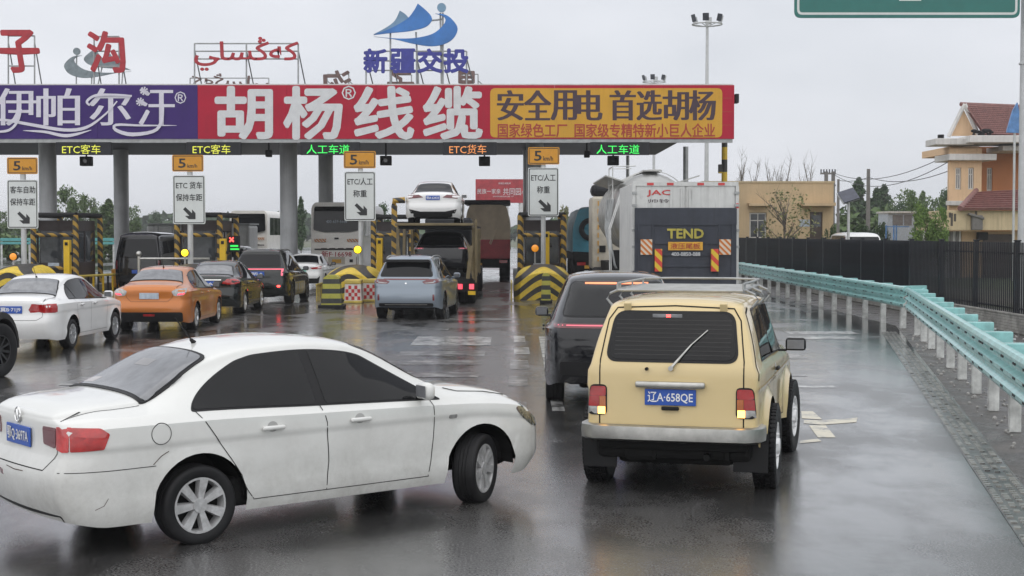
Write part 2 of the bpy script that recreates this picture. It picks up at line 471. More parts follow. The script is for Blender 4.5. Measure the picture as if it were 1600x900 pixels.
M['wall_orange_deep'] = pm('wall_orange_deep', (0.50, 0.20, 0.085), 0.8, var=.1, scale=.8)
M['wall_cream'] = pm('wall_cream', (0.56, 0.45, 0.28), 0.8, var=.12, scale=1.2, bump=.08, streak=.6)
M['band_white'] = pm('white_band', (0.60, 0.59, 0.57), 0.7, var=.12, scale=1.2, streak=.5)
M['roof_tile'] = pm('roof_tile', (0.21, 0.095, 0.085), 0.5, var=.25, scale=5)
M['window_frame'] = pm('window_frame_white', (0.55, 0.53, 0.50), 0.5)
M['door_brown'] = pm('door_brown', (0.06, 0.04, 0.03), 0.5, var=.3)
M['tarp_teal'] = pm('tarp_teal', (0.035, 0.20, 0.27), 0.45, var=.35, scale=1.2, bump=.35, bscale=5)
M['tarp_beige'] = pm('tarp_beige', (0.52, 0.42, 0.30), 0.55, var=.18, scale=1.2, bump=.35, bscale=5)
M['truck_red'] = pm('truck_red', (0.36, 0.035, 0.045), 0.45, var=.3, scale=2)
M['truck_white'] = pm('truck_white', (0.60, 0.605, 0.59), 0.42, var=.1, scale=2, streak=.5)
M['truck_cream'] = pm('truck_cream', (0.50, 0.46, 0.38), 0.42, var=.16, scale=3)
M['lift_grey'] = pm('tail_lift_grey', (0.047, 0.052, 0.066), 0.4, var=.2, scale=2, streak=.6, spec=0.22)
M['bus_white'] = pm('bus_white', (0.84, 0.81, 0.75), 0.35, coat=.4, var=.1, scale=1.5)
M['tank_grey'] = pm('tank_metal', (0.40, 0.40, 0.385), 0.4, 0.3, var=.16, scale=2)
M['reflect_red'] = pm('reflective_red', (0.55, 0.05, 0.05), 0.35)
M['carrier_yellow'] = pm('carrier_yellow', (0.15, 0.115, 0.055), 0.5, var=.3, scale=3)
M['sign_green'] = pm('road_sign_green', (0.02, 0.155, 0.135), 0.4, var=.06)
M['solar'] = pm('solar_panel', (0.045, 0.05, 0.075), 0.15, var=.3)
M['wood_pole'] = pm('timber_pole', (0.16, 0.15, 0.14), 0.8, var=.2)
M['cable'] = pm('cable', (0.05, 0.05, 0.055), 0.6)
M['bark'] = pm('bark', (0.13, 0.11, 0.09), 0.9, var=.3, scale=8)
M['teal_far'] = pm('teal_railing', (0.10, 0.36, 0.36), 0.5)
M['box_blue'] = pm('logo_sign_blue', (0.09, 0.22, 0.47), 0.4, var=.3)

def foliage(name, lo, hi):
    m, nt, n, l, b = nodes_of(name)
    g = n.new('ShaderNodeNewGeometry')
    t = tex_noise(nt, 0.9, 3)
    mix = math_n(nt, 'ADD', math_n(nt, 'MULTIPLY', g.outputs['Random Per Island'], .55), math_n(nt, 'MULTIPLY', t.outputs['Fac'], .5))
    r = ramp(nt, mix, [(.25, lo), (.8, hi)])
    l.new(r.outputs['Color'], b.inputs['Base Color']); b.inputs['Roughness'].default_value = .65
    b.inputs['Specular IOR Level'].default_value = .25
    return m
M['leaf_dark'] = foliage('leaves_dark', (0.030, 0.060, 0.028), (0.075, 0.125, 0.05))
M['leaf_mid'] = foliage('leaves_mid', (0.055, 0.095, 0.035), (0.14, 0.20, 0.075))
M['leaf_bright'] = foliage('leaves_bright', (0.07, 0.13, 0.03), (0.18, 0.27, 0.07))
M['leaf_pale'] = foliage('leaves_pale', (0.12, 0.14, 0.055), (0.26, 0.25, 0.11))

# wet asphalt: dark aggregate with glints painted as pale specks, dirt film, water standing in shallow pools
def wet_asphalt():
    m, nt, n, l, b = nodes_of('wet_asphalt')
    big = tex_noise(nt, 0.16, 6, 0.6, mapscale=(1.0, 0.55, 1))
    mid = tex_noise(nt, 0.9, 5, 0.6, mapscale=(1.0, 0.6, 1))
    fine = tex_noise(nt, 55, 4, 0.75)
    grit = tex_noise(nt, 260, 2, 0.6)
    lane = tex_noise(nt, 1.0, 3, 0.5, mapscale=(.75, .035, 1))
    pool = math_n(nt, 'ADD', math_n(nt, 'MULTIPLY', big.outputs['Fac'], .45), math_n(nt, 'ADD', math_n(nt, 'MULTIPLY', mid.outputs['Fac'], .30), math_n(nt, 'MULTIPLY', lane.outputs['Fac'], .25)))
    wet = maprange(nt, pool, .435, .55, 0, 1, True)
    base = ramp(nt, fine.outputs['Fac'], [(.3, (.016, .016, .016)), (.50, (.042, .041, .040)), (.62, (.26, .255, .25))])  # brightest stop paints wet-stone glints into the base colour
    brown = mixc(nt, maprange(nt, mid.outputs['Fac'], .5, .7, 0, .35), base.outputs['Color'], (.085, .078, .068))
    dk = mixc(nt, math_n(nt, 'MULTIPLY', wet, .45), brown, (.02, .02, .021))
    l.new(dk, b.inputs['Base Color'])
    rg_ = math_n(nt, 'ADD', maprange(nt, wet, 0, 1, .34, .12), maprange(nt, fine.outputs['Fac'], .35, .7, -.05, .12))
    l.new(rg_, b.inputs['Roughness'])
    b.inputs['IOR'].default_value = 1.5
    l.new(maprange(nt, wet, 0, 1, .55, 1.0), b.inputs['Coat Weight']); b.inputs['Coat IOR'].default_value = 1.36
    l.new(maprange(nt, wet, 0, 1, .19, .045), b.inputs['Coat Roughness'])
    rip = tex_noise(nt, 9, 4, 0.6, mapscale=(1, .5, 1))
    bc = n.new('ShaderNodeBump'); bc.inputs['Strength'].default_value = .22; bc.inputs['Distance'].default_value = .01
    l.new(math_n(nt, 'ADD', rip.outputs['Fac'], math_n(nt, 'ADD', math_n(nt, 'MULTIPLY', grit.outputs['Fac'], .14), math_n(nt, 'MULTIPLY', fine.outputs['Fac'], .16))), bc.inputs['Height']); l.new(bc.outputs['Normal'], b.inputs['Coat Normal'])
    bp = n.new('ShaderNodeBump'); bp.inputs['Distance'].default_value = 0.004
    l.new(maprange(nt, wet, 0, 1, .9, .3), bp.inputs['Strength'])
    hgt = math_n(nt, 'ADD', math_n(nt, 'MULTIPLY', fine.outputs['Fac'], .7), math_n(nt, 'MULTIPLY', grit.outputs['Fac'], .5))
    l.new(hgt, bp.inputs['Height']); l.new(bp.outputs['Normal'], b.inputs['Normal'])
    return m
M['asphalt'] = wet_asphalt()
def worn_marking(name, col, keep):
    m, nt, n, l, b = nodes_of(name)
    t = tex_noise(nt, 3.0, 7, 0.75); t2 = tex_noise(nt, 60, 3, .7)
    k = math_n(nt, 'ADD', math_n(nt, 'MULTIPLY', t.outputs['Fac'], .75), math_n(nt, 'MULTIPLY', t2.outputs['Fac'], .25))
    k = maprange(nt, k, keep - .06, keep + .06, 0, 1)
    l.new(mixc(nt, k, (.045, .044, .043), col), b.inputs['Base Color'])
    b.inputs['Roughness'].default_value = .32; b.inputs['IOR'].default_value = 1.45
    b.inputs['Coat Weight'].default_value = .75; b.inputs['Coat Roughness'].default_value = .15; b.inputs['Coat IOR'].default_value = 1.36
    bp = n.new('ShaderNodeBump'); bp.inputs['Strength'].default_value = .2; bp.inputs['Distance'].default_value = .004
    l.new(t2.outputs['Fac'], bp.inputs['Height']); l.new(bp.outputs['Normal'], b.inputs['Normal'])
    return m
M['mark_white'] = worn_marking('marking_white', (.62, .62, .60), .50)
M['mark_faint'] = worn_marking('marking_faint', (.44, .44, .42), .535)
M['mark_yellow'] = worn_marking('marking_yellow', (.64, .56, .36), .455)
M['rumble'] = worn_marking('rumble_strip', (.30, .295, .27), .47)
M['rumble_base'] = worn_marking('rumble_base', (.15, .148, .14), .52)
def ground_mat():
    m, nt, n, l, b = nodes_of('grass_and_earth')
    t = tex_noise(nt, .05, 6); t2 = tex_noise(nt, 2.5, 5)
    c1 = ramp(nt, t2.outputs['Fac'], [(.3, (.10, .09, .07)), (.7, (.18, .165, .135))])
    c2 = ramp(nt, t2.outputs['Fac'], [(.3, (.05, .085, .03)), (.7, (.12, .14, .06))])
    l.new(mixc(nt, maprange(nt, t.outputs['Fac'], .42, .55, 0, 1), c1.outputs['Color'], c2.outputs['Color']), b.inputs['Base Color'])
    b.inputs['Roughness'].default_value = .8
    return m
M['ground'] = ground_mat()
def verge_mat():
    m, nt, n, l, b = nodes_of('wet_gravel')
    t = tex_noise(nt, 1.2, 6); t2 = tex_noise(nt, 30, 5, .7)
    c = ramp(nt, t2.outputs['Fac'], [(.25, (.025, .024, .023)), (.5, (.075, .07, .066)), (.8, (.21, .20, .19))])
    l.new(mixc(nt, maprange(nt, t.outputs['Fac'], .5, .62, 0, .6), c.outputs['Color'], (.15, .14, .13)), b.inputs['Base Color'])
    l.new(maprange(nt, t.outputs['Fac'], .35, .6, .18, .6), b.inputs['Roughness'])
    bp = n.new('ShaderNodeBump'); bp.inputs['Strength'].default_value = .6; bp.inputs['Distance'].default_value = .02
    l.new(t2.outputs['Fac'], bp.inputs['Height']); l.new(bp.outputs['Normal'], b.inputs['Normal'])
    return m
M['verge'] = verge_mat()
# ------------------------------------------------------------------ ground, road, markings
b = MB(); b.quad((-1500, -1500, -.03), (1500, -1500, -.03), (1500, 3000, -.03), (-1500, 3000, -.03))
tag(b.build('ground', M['ground']), kind='structure')
b = MB()
edge = [(3.2, -200), (3.2, 0), (3.75, 9), (4.55, 13), (9.4, 36), (9.6, 70), (9.6, 240)]
pts = [(-60, -200)] + edge + [(-60, 240)]
b.bm.faces.new([b.bm.verts.new((x, y, 0)) for x, y in pts])
road = tag(b.build('road', M['asphalt']), kind='structure')
b = MB()
vp = edge + [(11.3, 240), (11.3, -200)]
b.bm.faces.new([b.bm.verts.new((x, y, -.012)) for x, y in vp])
verge = tag(b.build('verge', M['verge']), kind='structure')

def sheet(pts, mat, z=.004, name='road_marking', parent=road):
    bb = MB(); bb.bm.faces.new([bb.bm.verts.new((p[0], p[1], z)) for p in pts]); return bb.build(name, mat, parent)
def mark_px(x0, x1, y0, y1, mat):
    a, b_, c, d = gnd(x0, y1), gnd(x1, y1), gnd(x1, y0), gnd(x0, y0)
    sheet([a, b_, (b_.x, c.y), (a.x, c.y)], mat)
# worn slow-down blocks across the approach
for x0, x1, y0, y1, k in [(803, 821, 525, 535, 0), (803, 828, 543, 553, 0), (797, 827, 563, 577, 1), (794, 825, 588, 603, 1), (786, 824, 628, 645, 1),
        (640, 766, 526, 540, 0), (620, 757, 549, 556, 1), (600, 752, 563, 570, 1), (610, 747, 582, 590, 1), (690, 738, 603, 612, 1),
        (1236, 1344, 518, 522, 0), (1240, 1336, 526, 530, 0), (1236, 1264, 553, 561, 1), (1232, 1262, 585, 588, 1), (1236, 1308, 603, 606, 0),
        (560, 640, 607, 620, 1), (330, 420, 590, 600, 1), (90, 118, 590, 602, 1), (700, 800, 497, 501, 1), (560, 700, 512, 516, 1)]:
    mark_px(x0, x1, y0, y1, M['mark_faint'] if k else M['mark_white'])
a, c = gnd(857, 575), gnd(849, 526); sheet([(a.x - .1, a.y - 6), (a.x + .06, a.y - 6), (c.x + .06, c.y), (c.x - .1, c.y)], M['mark_white'])
# yellow lane writing beside the off-roader
for P in ([(1252, 643), (1270, 643), (1285, 656), (1253, 654)], [(1256, 657), (1285, 657), (1340, 653), (1338, 660), (1285, 664), (1256, 662)],
          [(1264, 665), (1290, 665), (1306, 684), (1278, 684)], [(1250, 689), (1278, 686), (1284, 690), (1250, 693)], [(1225, 644), (1250, 646), (1250, 651), (1225, 650)]):
    sheet([gnd(*p) for p in P], M['mark_yellow'])
# raised rumble strip along the right edge
A0, A1 = Vector((2.75, 6.0)), Vector((8.45, 33.6))
dv = (A1 - A0).normalized(); nv = Vector((dv.y, -dv.x))
sheet([A0, A1, A1 + nv*.34, A0 + nv*.34], M['rumble_base'], .004, 'edge_strip')
bb = MB(); k = 0
ln = (A1 - A0).length; s = 0.0
while s < ln:
    for j in range(4):
        if random.random() < .74:
            p = A0 + dv*(s + (.05 if j % 2 else 0)) + nv*(.04 + j*.085)
            bb.box((p.x, p.y, .008), (.05, .075, .012), rz=-.21)
    s += .11
tag(bb.build('rumble_bumps', M['rumble'], road), kind='stuff')
# loose grit along the gutter
bb = MB()
for i in range(900):
    t = random.random(); p = Vector((4.6, 11)).lerp(Vector((9.3, 35)), t) + Vector((random.uniform(-.2, 3.0), 0))
    r = random.uniform(.008, .035)
    bmesh.ops.create_icosphere(bb.bm, subdivisions=1, radius=r, matrix=Matrix.Translation((p.x, p.y, .0)))
tag(bb.build('loose_stones', M['concrete'], verge), kind='stuff')

# ------------------------------------------------------------------ guardrail
W3 = [(0, .50), (.05, .485), (.075, .445), (.075, .41), (.02, .365), (0, .335), (0, .30), (.075, .265), (.075, .225), (.02, .17), (.02, .13), (.075, .09), (.075, .05), (.05, .012), (0, 0)]
def guardrail(label, path, posts, nlen):
    root = thing('guardrail', label, 'guardrail', (path[0][0], path[0][1], 0), 0, 'teal guardrails along the right edge')
    z0 = .52
    for i in range(len(path) - 1):
        a, c = Vector(path[i]), Vector(path[i+1]); t = (c - a).normalized(); n_ = Vector((-t.y, t.x))
        if n_.x > 0: n_ = -n_
        off = .003*(i % 2)
        bb = MB(); rows = []
        for p in (a - t*.03, c + t*.03):
            rows.append([bb.bm.verts.new((p.x + n_.x*(d + off), p.y + n_.y*(d + off), z0 + z)) for d, z in W3] + [bb.bm.verts.new((p.x + n_.x*(d + off - .006), p.y + n_.y*(d + off - .006), z0 + z)) for d, z in W3[::-1]])
        m = len(rows[0])
        for k in range(m): bb.bm.faces.new((rows[0][k], rows[0][(k+1) % m], rows[1][(k+1) % m], rows[1][k]))
        bb.bm.faces.new(rows[0]); bb.bm.faces.new(rows[1][::-1])
        rail = bb.build('rail_beam', M['teal_rail'], root, True, True, 25)
        bb = MB()
        for e, sg in ((a, 1), (c, -1), ((a + c)/2, 1), (a.lerp(c, .25), 1), (a.lerp(c, .75), 1)):
            for q in (.06, .17):
                for zz in (.395, .245, .07):
                    p = e + t*sg*q + n_*(.075 + off)
                    bb.box((p.x, p.y, z0 + zz), (.06, .016, .026), .004, rz=math.atan2(t.y, t.x))
        bb.build('bolts', M['sign_black'], rail)
    for (x, y, t, n_) in posts:
        bb = MB(); q = Vector((x, y)) - n_*.16; rz = math.atan2(t.y, t.x)
        bb.box((q.x, q.y, .42), (.14, .13, .86), .01, rz=rz); bb.build('post', M['post_white'], root)
        bb = MB(); q2 = Vector((x, y)) - n_*.20
        bb.box((q2.x, q2.y, .895), (.20, .36, .22), .008, rz=rz); bl = bb.build('spacer_block', M['teal_rail'], root)
        bb = MB(); q3 = Vector((x, y)) - n_*.39; bb.cyl((q3.x, q3.y, .90), (q3.x - n_.x*.03, q3.y - n_.y*.03, .90), .022, n=8); bb.build('bolt', M['dull_steel'], bl)
    return root
near = []; P0, P1 = Vector((9.05, 33.6)), Vector((5.05, 14.2)); P2 = Vector((3.55, 6.5))
def along(A, B, step, start=.3):
    t = (B - A).normalized(); n_ = Vector((-t.y, t.x)); n_ = -n_ if n_.x > 0 else n_
    out = []; s = start
    while s < (B - A).length: p = A + t*s; out.append((p.x, p.y, t, n_)); s += step
    return out
def chain(A, B, step):
    n_ = max(1, int(round((B - A).length/step))); return [tuple(A.lerp(B, i/n_)) for i in range(n_ + 1)]
guardrail('teal triple-wave guardrail running toward the viewer on the right', chain(P0, P1, 4.0) + chain(P1, P2, 4.0)[1:], along(P0, P1, 2.05, .8) + along(P1, P2, 2.05, .8), 4)
Q0, Q1 = Vector((9.16, 34.2)), Vector((9.9, 74))
guardrail('teal triple-wave guardrail running straight on beyond the bend', chain(Q0, Q1, 4.0), along(Q0, Q1, 2.05, .9), 4)
bb = MB(); bb.box((9.28, 33.6, .98), (.42, .03, .17), .004, rz=.25); bb.tube([(9.1, 33.5, .9), (9.45, 33.62, 1.0)], .015)
tag(bb.build('bent_rail_end', M['teal_rail']), 'bent teal end plate at the corner of the guardrails', 'guardrail end')

# ------------------------------------------------------------------ black fence on a brick plinth
FX = 11.5
fence = thing('black_fence', 'black steel picket fence on a low whitewashed brick plinth', 'fence', (FX, 30, 0))
SPC = 2.96; Y0 = 33.5 - SPC
pk = MB(); pk.box((0, 0, 0), (.03, .035, 1.62), .004); pk_me = pk.mesh('picket'); pk_me.materials.append(M['fence_black'])
ps = MB(); ps.box((0, 0, 0), (.11, .11, 1.78), .01); ps.box((0, 0, .90), (.14, .14, .03), .008); ps_me = ps.mesh('fence_post'); ps_me.materials.append(M['fence_black'])
def child(name, me, parent, loc, rot=(0, 0, 0)):
    o = bpy.data.objects.new(name, me); COL.objects.link(o); o.parent = parent
    o.location = mw(parent).inverted() @ Vector(loc); o.rotation_euler = rot; MW[o.name] = mw(parent); return o
NP = 15
cnt = 0; far = MB()
for i in range(NP):
    y = Y0 + i*SPC
    child('fence_post', ps_me, fence, (FX, y, 1.19))
    for zz in (.52, 1.78):
        bb = MB(); bb.span((FX - .018, y + .06, zz), (FX + .018, y + SPC - .06, zz + .04)); bb.build('rail', M['fence_black'], fence)
    if i >= 4:
        bb = MB(); bb.span((FX + .024, y + .06, .50), (FX + .03, y + SPC - .06, 1.98)); bb.build('backing_sheet', M['fence_sheet'], fence)
    n_ = 22
    for k in range(1, n_):
        yy_ = y + SPC*k/n_
        if i < 13: child('picket', pk_me, fence, (FX - .036, yy_, 1.24)); cnt += 1
        else: far.box((FX - .036, yy_, 1.24), (.03, .035, 1.62))
tag(far.build('distant_pickets', M['fence_black'], fence), kind='stuff')
bb = MB(); bb.span((FX - .10, Y0 - 1, -.05), (FX + .12, Y0 + NP*SPC, .40)); wallc = bb.build('plinth_core', M['mortar'], fence)
bb = MB(); y = Y0 - 1
row = 0
for row in range(6):
    y = Y0 - 1 + (row % 2)*.12
    while y < Y0 + 26:
        bb.box((FX - .105, y + .115, .035 + row*.066), (.03, .225, .056)); y += .24
tag(bb.build('plinth_bricks', M['plinth'], fence), kind='stuff')
bb = MB(); bb.span((FX - .14, Y0 - 1, .405), (FX + .14, Y0 + NP*SPC, .44)); bb.build('coping', M['plinth'], fence)
# ------------------------------------------------------------------ toll canopy
GD = 62.0
g0 = at(1145, 133, GD); g1 = at(1145, 217, GD)
ZT, ZB = g0.z, g1.z
XR = g0.x; XL = -30.0
canopy = thing('toll_canopy', 'wide toll canopy with purple, red and yellow banner fascia on round grey columns', 'toll canopy', (0, GD + 10, 0))
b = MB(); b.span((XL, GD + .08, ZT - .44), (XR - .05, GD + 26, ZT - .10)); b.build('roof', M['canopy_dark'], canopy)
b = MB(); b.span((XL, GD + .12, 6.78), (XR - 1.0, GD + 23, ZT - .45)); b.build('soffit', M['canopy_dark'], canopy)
b = MB(); b.span((XL, GD - .03, ZB - .16), (XR, GD + .06, ZB - .04)); b.span((XL, GD - .0, ZB - .035), (XR, GD + .06, ZB - .0)); b.build('gutter', M['dull_steel'], canopy)
b = MB(); b.span((XL, GD - .02, ZT + .0), (XR, GD + .3, ZT + .05)); b.build('coping', M['band_white'], canopy)
xp = at(309, 150, GD).x
def panels(x0, x1, mat, n_):
    for i in range(n_):
        a, c = x0 + (x1 - x0)*i/n_, x0 + (x1 - x0)*(i + 1)/n_
        bb = MB(); bb.span((a + .004, GD - .04 - .004*(i % 2), ZB), (c - .004, GD + .07, ZT - .004)); bb.build('banner_panel', mat, canopy)
panels(XL, xp, M['banner_purple'], 4); panels(xp, XR, M['banner_red'], 6)
b = MB(); b.span((XR + .002, GD - .03, ZB), (XR + .06, GD + 3.0, ZT)); b.build('end_panel', M['banner_red'], canopy)
b = MB()
for i in range(1, 4): b.span((at(1130, 0, GD).x, GD - .05, ZB + (ZT - ZB)*i/4), (XR - .02, GD - .046, ZB + (ZT - ZB)*i/4 + .03))
b.build('panel_joint', M['print_rust'], canopy)
ya, yb = at(766, 138, GD), at(1128, 215, GD)
b = MB(); b.prism(rect(ya.x, yb.x, yb.z, ya.z, .22), 'y', GD - .056, GD - .046); b.build('yellow_board', M['banner_yellow'], canopy)
fr = front_frame(GD - .047)
def ch(s, boxes, y0, y1, bold, **ex): return [(c, x0, x1, y1, y0, bold, ex) for c, (x0, x1) in zip(s, boxes)]
lettering(ch('\u80e1\u6768\u7ebf\u7f06', [(338, 424), (445, 533), (555, 645), (663, 752)], 137, 216, .034) + [('\u00ae', 534, 556, 156, 134, .008)], 'red_banner_lettering', M['print_white'], canopy, fr, .012)
fr2 = front_frame(GD - .058)
lettering(ch('\u5b89\u5168\u7528\u7535', [(778, 817), (820, 860), (862, 900), (903, 940)], 141, 188, .016, song=3.4) + ch('\u9996\u9009\u80e1\u6768', [(954, 992), (996, 1033), (1037, 1075), (1078, 1117)], 141, 188, .016, song=3.4), 'slogan_lettering', M['print_dark'], canopy, fr2, .006)
lettering([('\u56fd\u5bb6\u7eff\u8272\u5de5\u5382', 778, 886, 214, 193, .018), ('\u56fd\u5bb6\u7ea7\u4e13\u7cbe\u7279\u65b0\u5c0f\u5de8\u4eba\u4f01\u4e1a', 898, 1117, 214, 193, .018)], 'small_lettering', M['print_rust'], canopy, fr2, .006)
lettering(ch('\u4f0a\u5e15\u5c14\u6c57', [(-8, 56), (58, 124), (140, 204), (216, 272)], 138, 196, .014, song=2.5) + [('\u00ae', 273, 291, 162, 143, .006)], 'purple_banner_lettering', M['print_violet'], canopy, fr, .012)
def swoosh(pts, ws, bb, d, n_=24):
    fx = pchip([(i, p[0]) for i, p in enumerate(pts)]); 
    P = []
    m = len(pts) - 1
    def cr(t):
        i = min(int(t), m - 1); u = t - i
        p0, p1, p2, p3 = (Vector(pts[max(i-1, 0)]), Vector(pts[i]), Vector(pts[i+1]), Vector(pts[min(i+2, m)]))
        return .5*((2*p1) + (-p0 + p2)*u + (2*p0 - 5*p1 + 4*p2 - p3)*u*u + (-p0 + 3*p1 - 3*p2 + p3)*u**3)
    wf = pchip([(i*m/(len(ws) - 1), w) for i, w in enumerate(ws)])
    prev = None
    for k in range(n_ + 1):
        t = m*k/n_; p = cr(t); q = cr(min(m, t + .02)) - cr(max(0, t - .02)); q = q.normalized() if q.length > 1e-6 else Vector((1, 0)); nn = Vector((-q.y, q.x))*max(wf(t), .15)/2
        row = [bb.bm.verts.new(at(*(p + nn), d - .0004*k)), bb.bm.verts.new(at(*(p - nn), d - .0004*k))]
        if prev: bb.bm.faces.new((prev[0], prev[1], row[1], row[0]))
        prev = row
b = MB(); dd = GD - .080
for qi, (pts, ws) in enumerate((([(-40, 192), (0, 187), (50, 195), (100, 203), (135, 199), (165, 178), (183, 158)], [1, 4, 5, 5, 3, 2]),
                ([(36, 204), (70, 206), (105, 212), (143, 203)], [.5, 4, 5, .5]), ([(-20, 206), (12, 204), (27, 190), (33, 170)], [1, 4, 4, 3]),
                ([(276, 196), (220, 196), (182, 195), (181, 203), (205, 210), (240, 205), (252, 190), (254, 165)], [.6, 3, 4, 5, 6, 5, 5, 5]),
                ([(140, 165), (136, 158), (150, 149), (180, 148), (206, 150)], [2, 4, 4, 3, 3]))): swoosh(pts, ws, b, dd - .012*qi)
b.build('purple_banner_swoosh', M['print_violet'], canopy)
b = MB()
for cx, cy, r in ((225, 142, 6.5), (219, 159, 6.5)):
    for k in range(8):
        a = k*math.pi/4 + .2; swoosh([(cx + 2*math.cos(a), cy + 2*math.sin(a)), (cx + r*math.cos(a), cy + r*math.sin(a))], [1.5, 3], b, dd - .004 - .003*k, 4)
b.build('purple_banner_flowers', M['print_violet'], canopy)
# columns
for X, D in ((-21.4, 68), (-10.3, 68), (1.05, 68), (-21.2, 80), (-10.1, 80), (1.0, 80)):
    bb = MB(); bb.cyl((X, D, 0), (X, D, 6.8), .40, n=28, caps=False); bb.cyl((X, D, 3.1), (X, D, 3.13), .405, n=28); bb.build('column', M['column_grey'], canopy, True, True)
for X, D, r in ((9.3, 79, .14), (6.9, 88, .10)):
    bb = MB(); bb.cyl((X, D, 0), (X, D, 6.9), r, n=12); bb.build('edge_column', M['dull_steel'], canopy, True, True)
b = MB(); pc = at(1132, 250, 66); b.cyl((pc.x, 66, 0), (pc.x, 66, 6.4), .13, n=12); b.box((pc.x - .2, 65.9, at(0, 264, 66).z), (.18, .2, .4), .02)
tag(b.build('height_limit_post', M['hazard_pole']), 'black and yellow banded post at the right end of the toll canopy', 'post')
b = MB(); p = at(1149, 153, GD); b.box((p.x + .1, GD + .4, p.z), (.16, .5, .38), .02); tag(b.build('floodlight', M['black_flat']), 'small black floodlight on the right end of the canopy', 'floodlight')
# led lane signs
for s, x0, x1, mt, lab in (('ETC\u5ba2\u8f66', 97, 157, 'led_yellow', 'leftmost black lane board lit in yellow under the canopy'), ('ETC\u5ba2\u8f66', 301, 360, 'led_yellow', 'yellow-lit lane board second from the left under the canopy'),
        ('\u4eba\u5de5\u8f66\u9053', 479, 546, 'led_green', 'green-lit lane board over the bus lane'), ('ETC\u8d27\u8f66', 702, 760, 'led_orange', 'orange-lit lane board over the car carrier'),
        ('\u4eba\u5de5\u8f66\u9053', 932, 999, 'led_green', 'green-lit lane board over the tarpaulined trucks on the right')):
    D = GD - .25
    a, c = at(x0 - 10, 222, D), at(x1 + 16, 242, D)
    r = thing('lane_sign', lab, 'lane sign', ((a.x + c.x)/2, D, c.z), 0, 'lit lane boards under the canopy')
    bb = MB(); bb.span((a.x, D, c.z), (c.x, D + .22, a.z), .01); bb.build('housing', M['canopy_dark'], r)
    lettering([(s, x0, x1, 240.5, 226, .0)], 'led_text', M[mt], r, front_frame(D), .006)
for i, (x, y) in enumerate(((135, 252), (420, 240), (603, 251), (757, 252), (917, 241), (958, 251))):
    D = 66; p = at(x, y, D); hgt = .42 if y > 245 else .3
    r = thing('lane_camera', ['black camera box hanging below the leftmost lane board', 'small black camera box between two lane boards, left of the grey column', 'black camera box hanging beside the amber speed sign in the middle', 'black camera box under the orange-lit lane board', 'small black camera box right of the right-hand amber speed sign', 'black camera box under the right green-lit lane board'][i], 'camera', tuple(p), 0, 'camera boxes under the canopy')
    bb = MB(); bb.box(p, (.5 if y > 245 else .25, .4, hgt), .02); bb.build('housing', M['black_flat'], r)
    bb = MB(); bb.cyl(p + Vector((0, 0, hgt/2)), (p.x, D, 6.8), .04, n=8); bb.build('hanger', M['black_flat'], r)
    bb = MB(); bb.cyl(p + Vector((0, -.2, 0)), p + Vector((0, -.215, 0)), .09, n=14); bb.build('lens', M['booth_glass'], r)

# ------------------------------------------------------------------ rooftop letters and emblem
def frame_bars(root, xs, ys, d, y_base=133, r=.035, back=1.2):
    bb = MB()
    for x in xs: bb.cyl(at(x, ys[0], d), at(x, y_base + 4, d), r, n=6)
    for y in ys: bb.cyl(at(xs[0], y, d), at(xs[-1], y, d), r*.9, n=6)
    for x in xs: bb.cyl(at(x, ys[0] + 10, d), at(x + 12, y_base + 4, d + back), r*.8, n=6)
    bb.build('support_frame', M['dull_steel'], root)
def letter_thing(name, label, s, boxes, y0, y1, d, bold, mat, xs, ys, mirror_=False, song=0, cat='rooftop letter', shear=0):
    p = at((boxes[0][0] + boxes[-1][1])/2, 133, d)
    r = thing(name, label, cat, (p.x, d, ZT), 0, 'lettering on the canopy roof')
    frame_bars(r, xs, ys, d + .12)
    os_ = lettering([(c, x0, x1, y1, y0, bold, dict(mirror=mirror_, song=song, shear=shear)) for c, (x0, x1) in zip(s, boxes)], 'letter', mat, r, front_frame(d), 0)
    for o in os_: o.modifiers.new('thickness', 'SOLIDIFY').thickness = .05
    return r
RD = GD + 2
letter_thing('rooftop_letter', 'red calligraphic character on a frame at the far left of the roof', '\u5b50', [(0, 60)], 48, 112, RD, .03, M['letter_red'], (13, 54), (56, 80, 103), shear=.15)
letter_thing('rooftop_letter', 'red calligraphic character in front of the grey reversed emblem', '\u6c9f', [(138, 194)], 50, 112, RD, .03, M['letter_red'], (147, 186), (57, 80, 104), shear=.1)
# Uyghur word set in presentation forms, right to left
letter_thing('rooftop_word', 'red Uyghur script word on a long frame on the roof', ['\ufef2\ufe8e\ufeb4\ufbd5\ufeea\ufedb'], [(304, 466)], 58, 110, RD, .012, M['letter_red'], (304, 385, 466), (68, 80, 92), cat='rooftop sign')
letter_thing('rooftop_letter', 'dark reversed character just above the red banner, left one', '\u6c9f', [(506, 548)], 111, 150, RD + 22, .03, M['letter_back'], (511, 545), (116, 134), True)
letter_thing('rooftop_letter', 'brown reversed character under the blue rooftop lettering', '\u5b50', [(606, 646)], 112, 150, RD + 22, .03, M['letter_back'], (612, 643), (117, 134), True)
letter_thing('rooftop_letter', 'brown reversed character below the right end of the blue rooftop lettering', '\u679c', [(713, 745)], 112, 150, RD + 22, .03, M['letter_back'], (722, 747), (116, 134), True)
letter_thing('rooftop_word', 'grey reversed Uyghur word low behind the red one', ['\ufef2\ufe8e\ufeb4\ufbd5\ufeea\ufedb'], [(300, 420)], 115, 142, RD + 22, .012, M['letter_back'], (297, 420), (122, 133), True, cat='rooftop sign')
letter_thing('rooftop_word', 'blue rooftop lettering below the blue wave emblem', '\u65b0\u7586\u4ea4\u6295', [(569, 604), (611, 648), (653, 690), (694, 731)], 77, 113, RD, .04, M['letter_blue'], (572, 611, 651, 692, 729), (80, 95, 110), cat='rooftop sign')
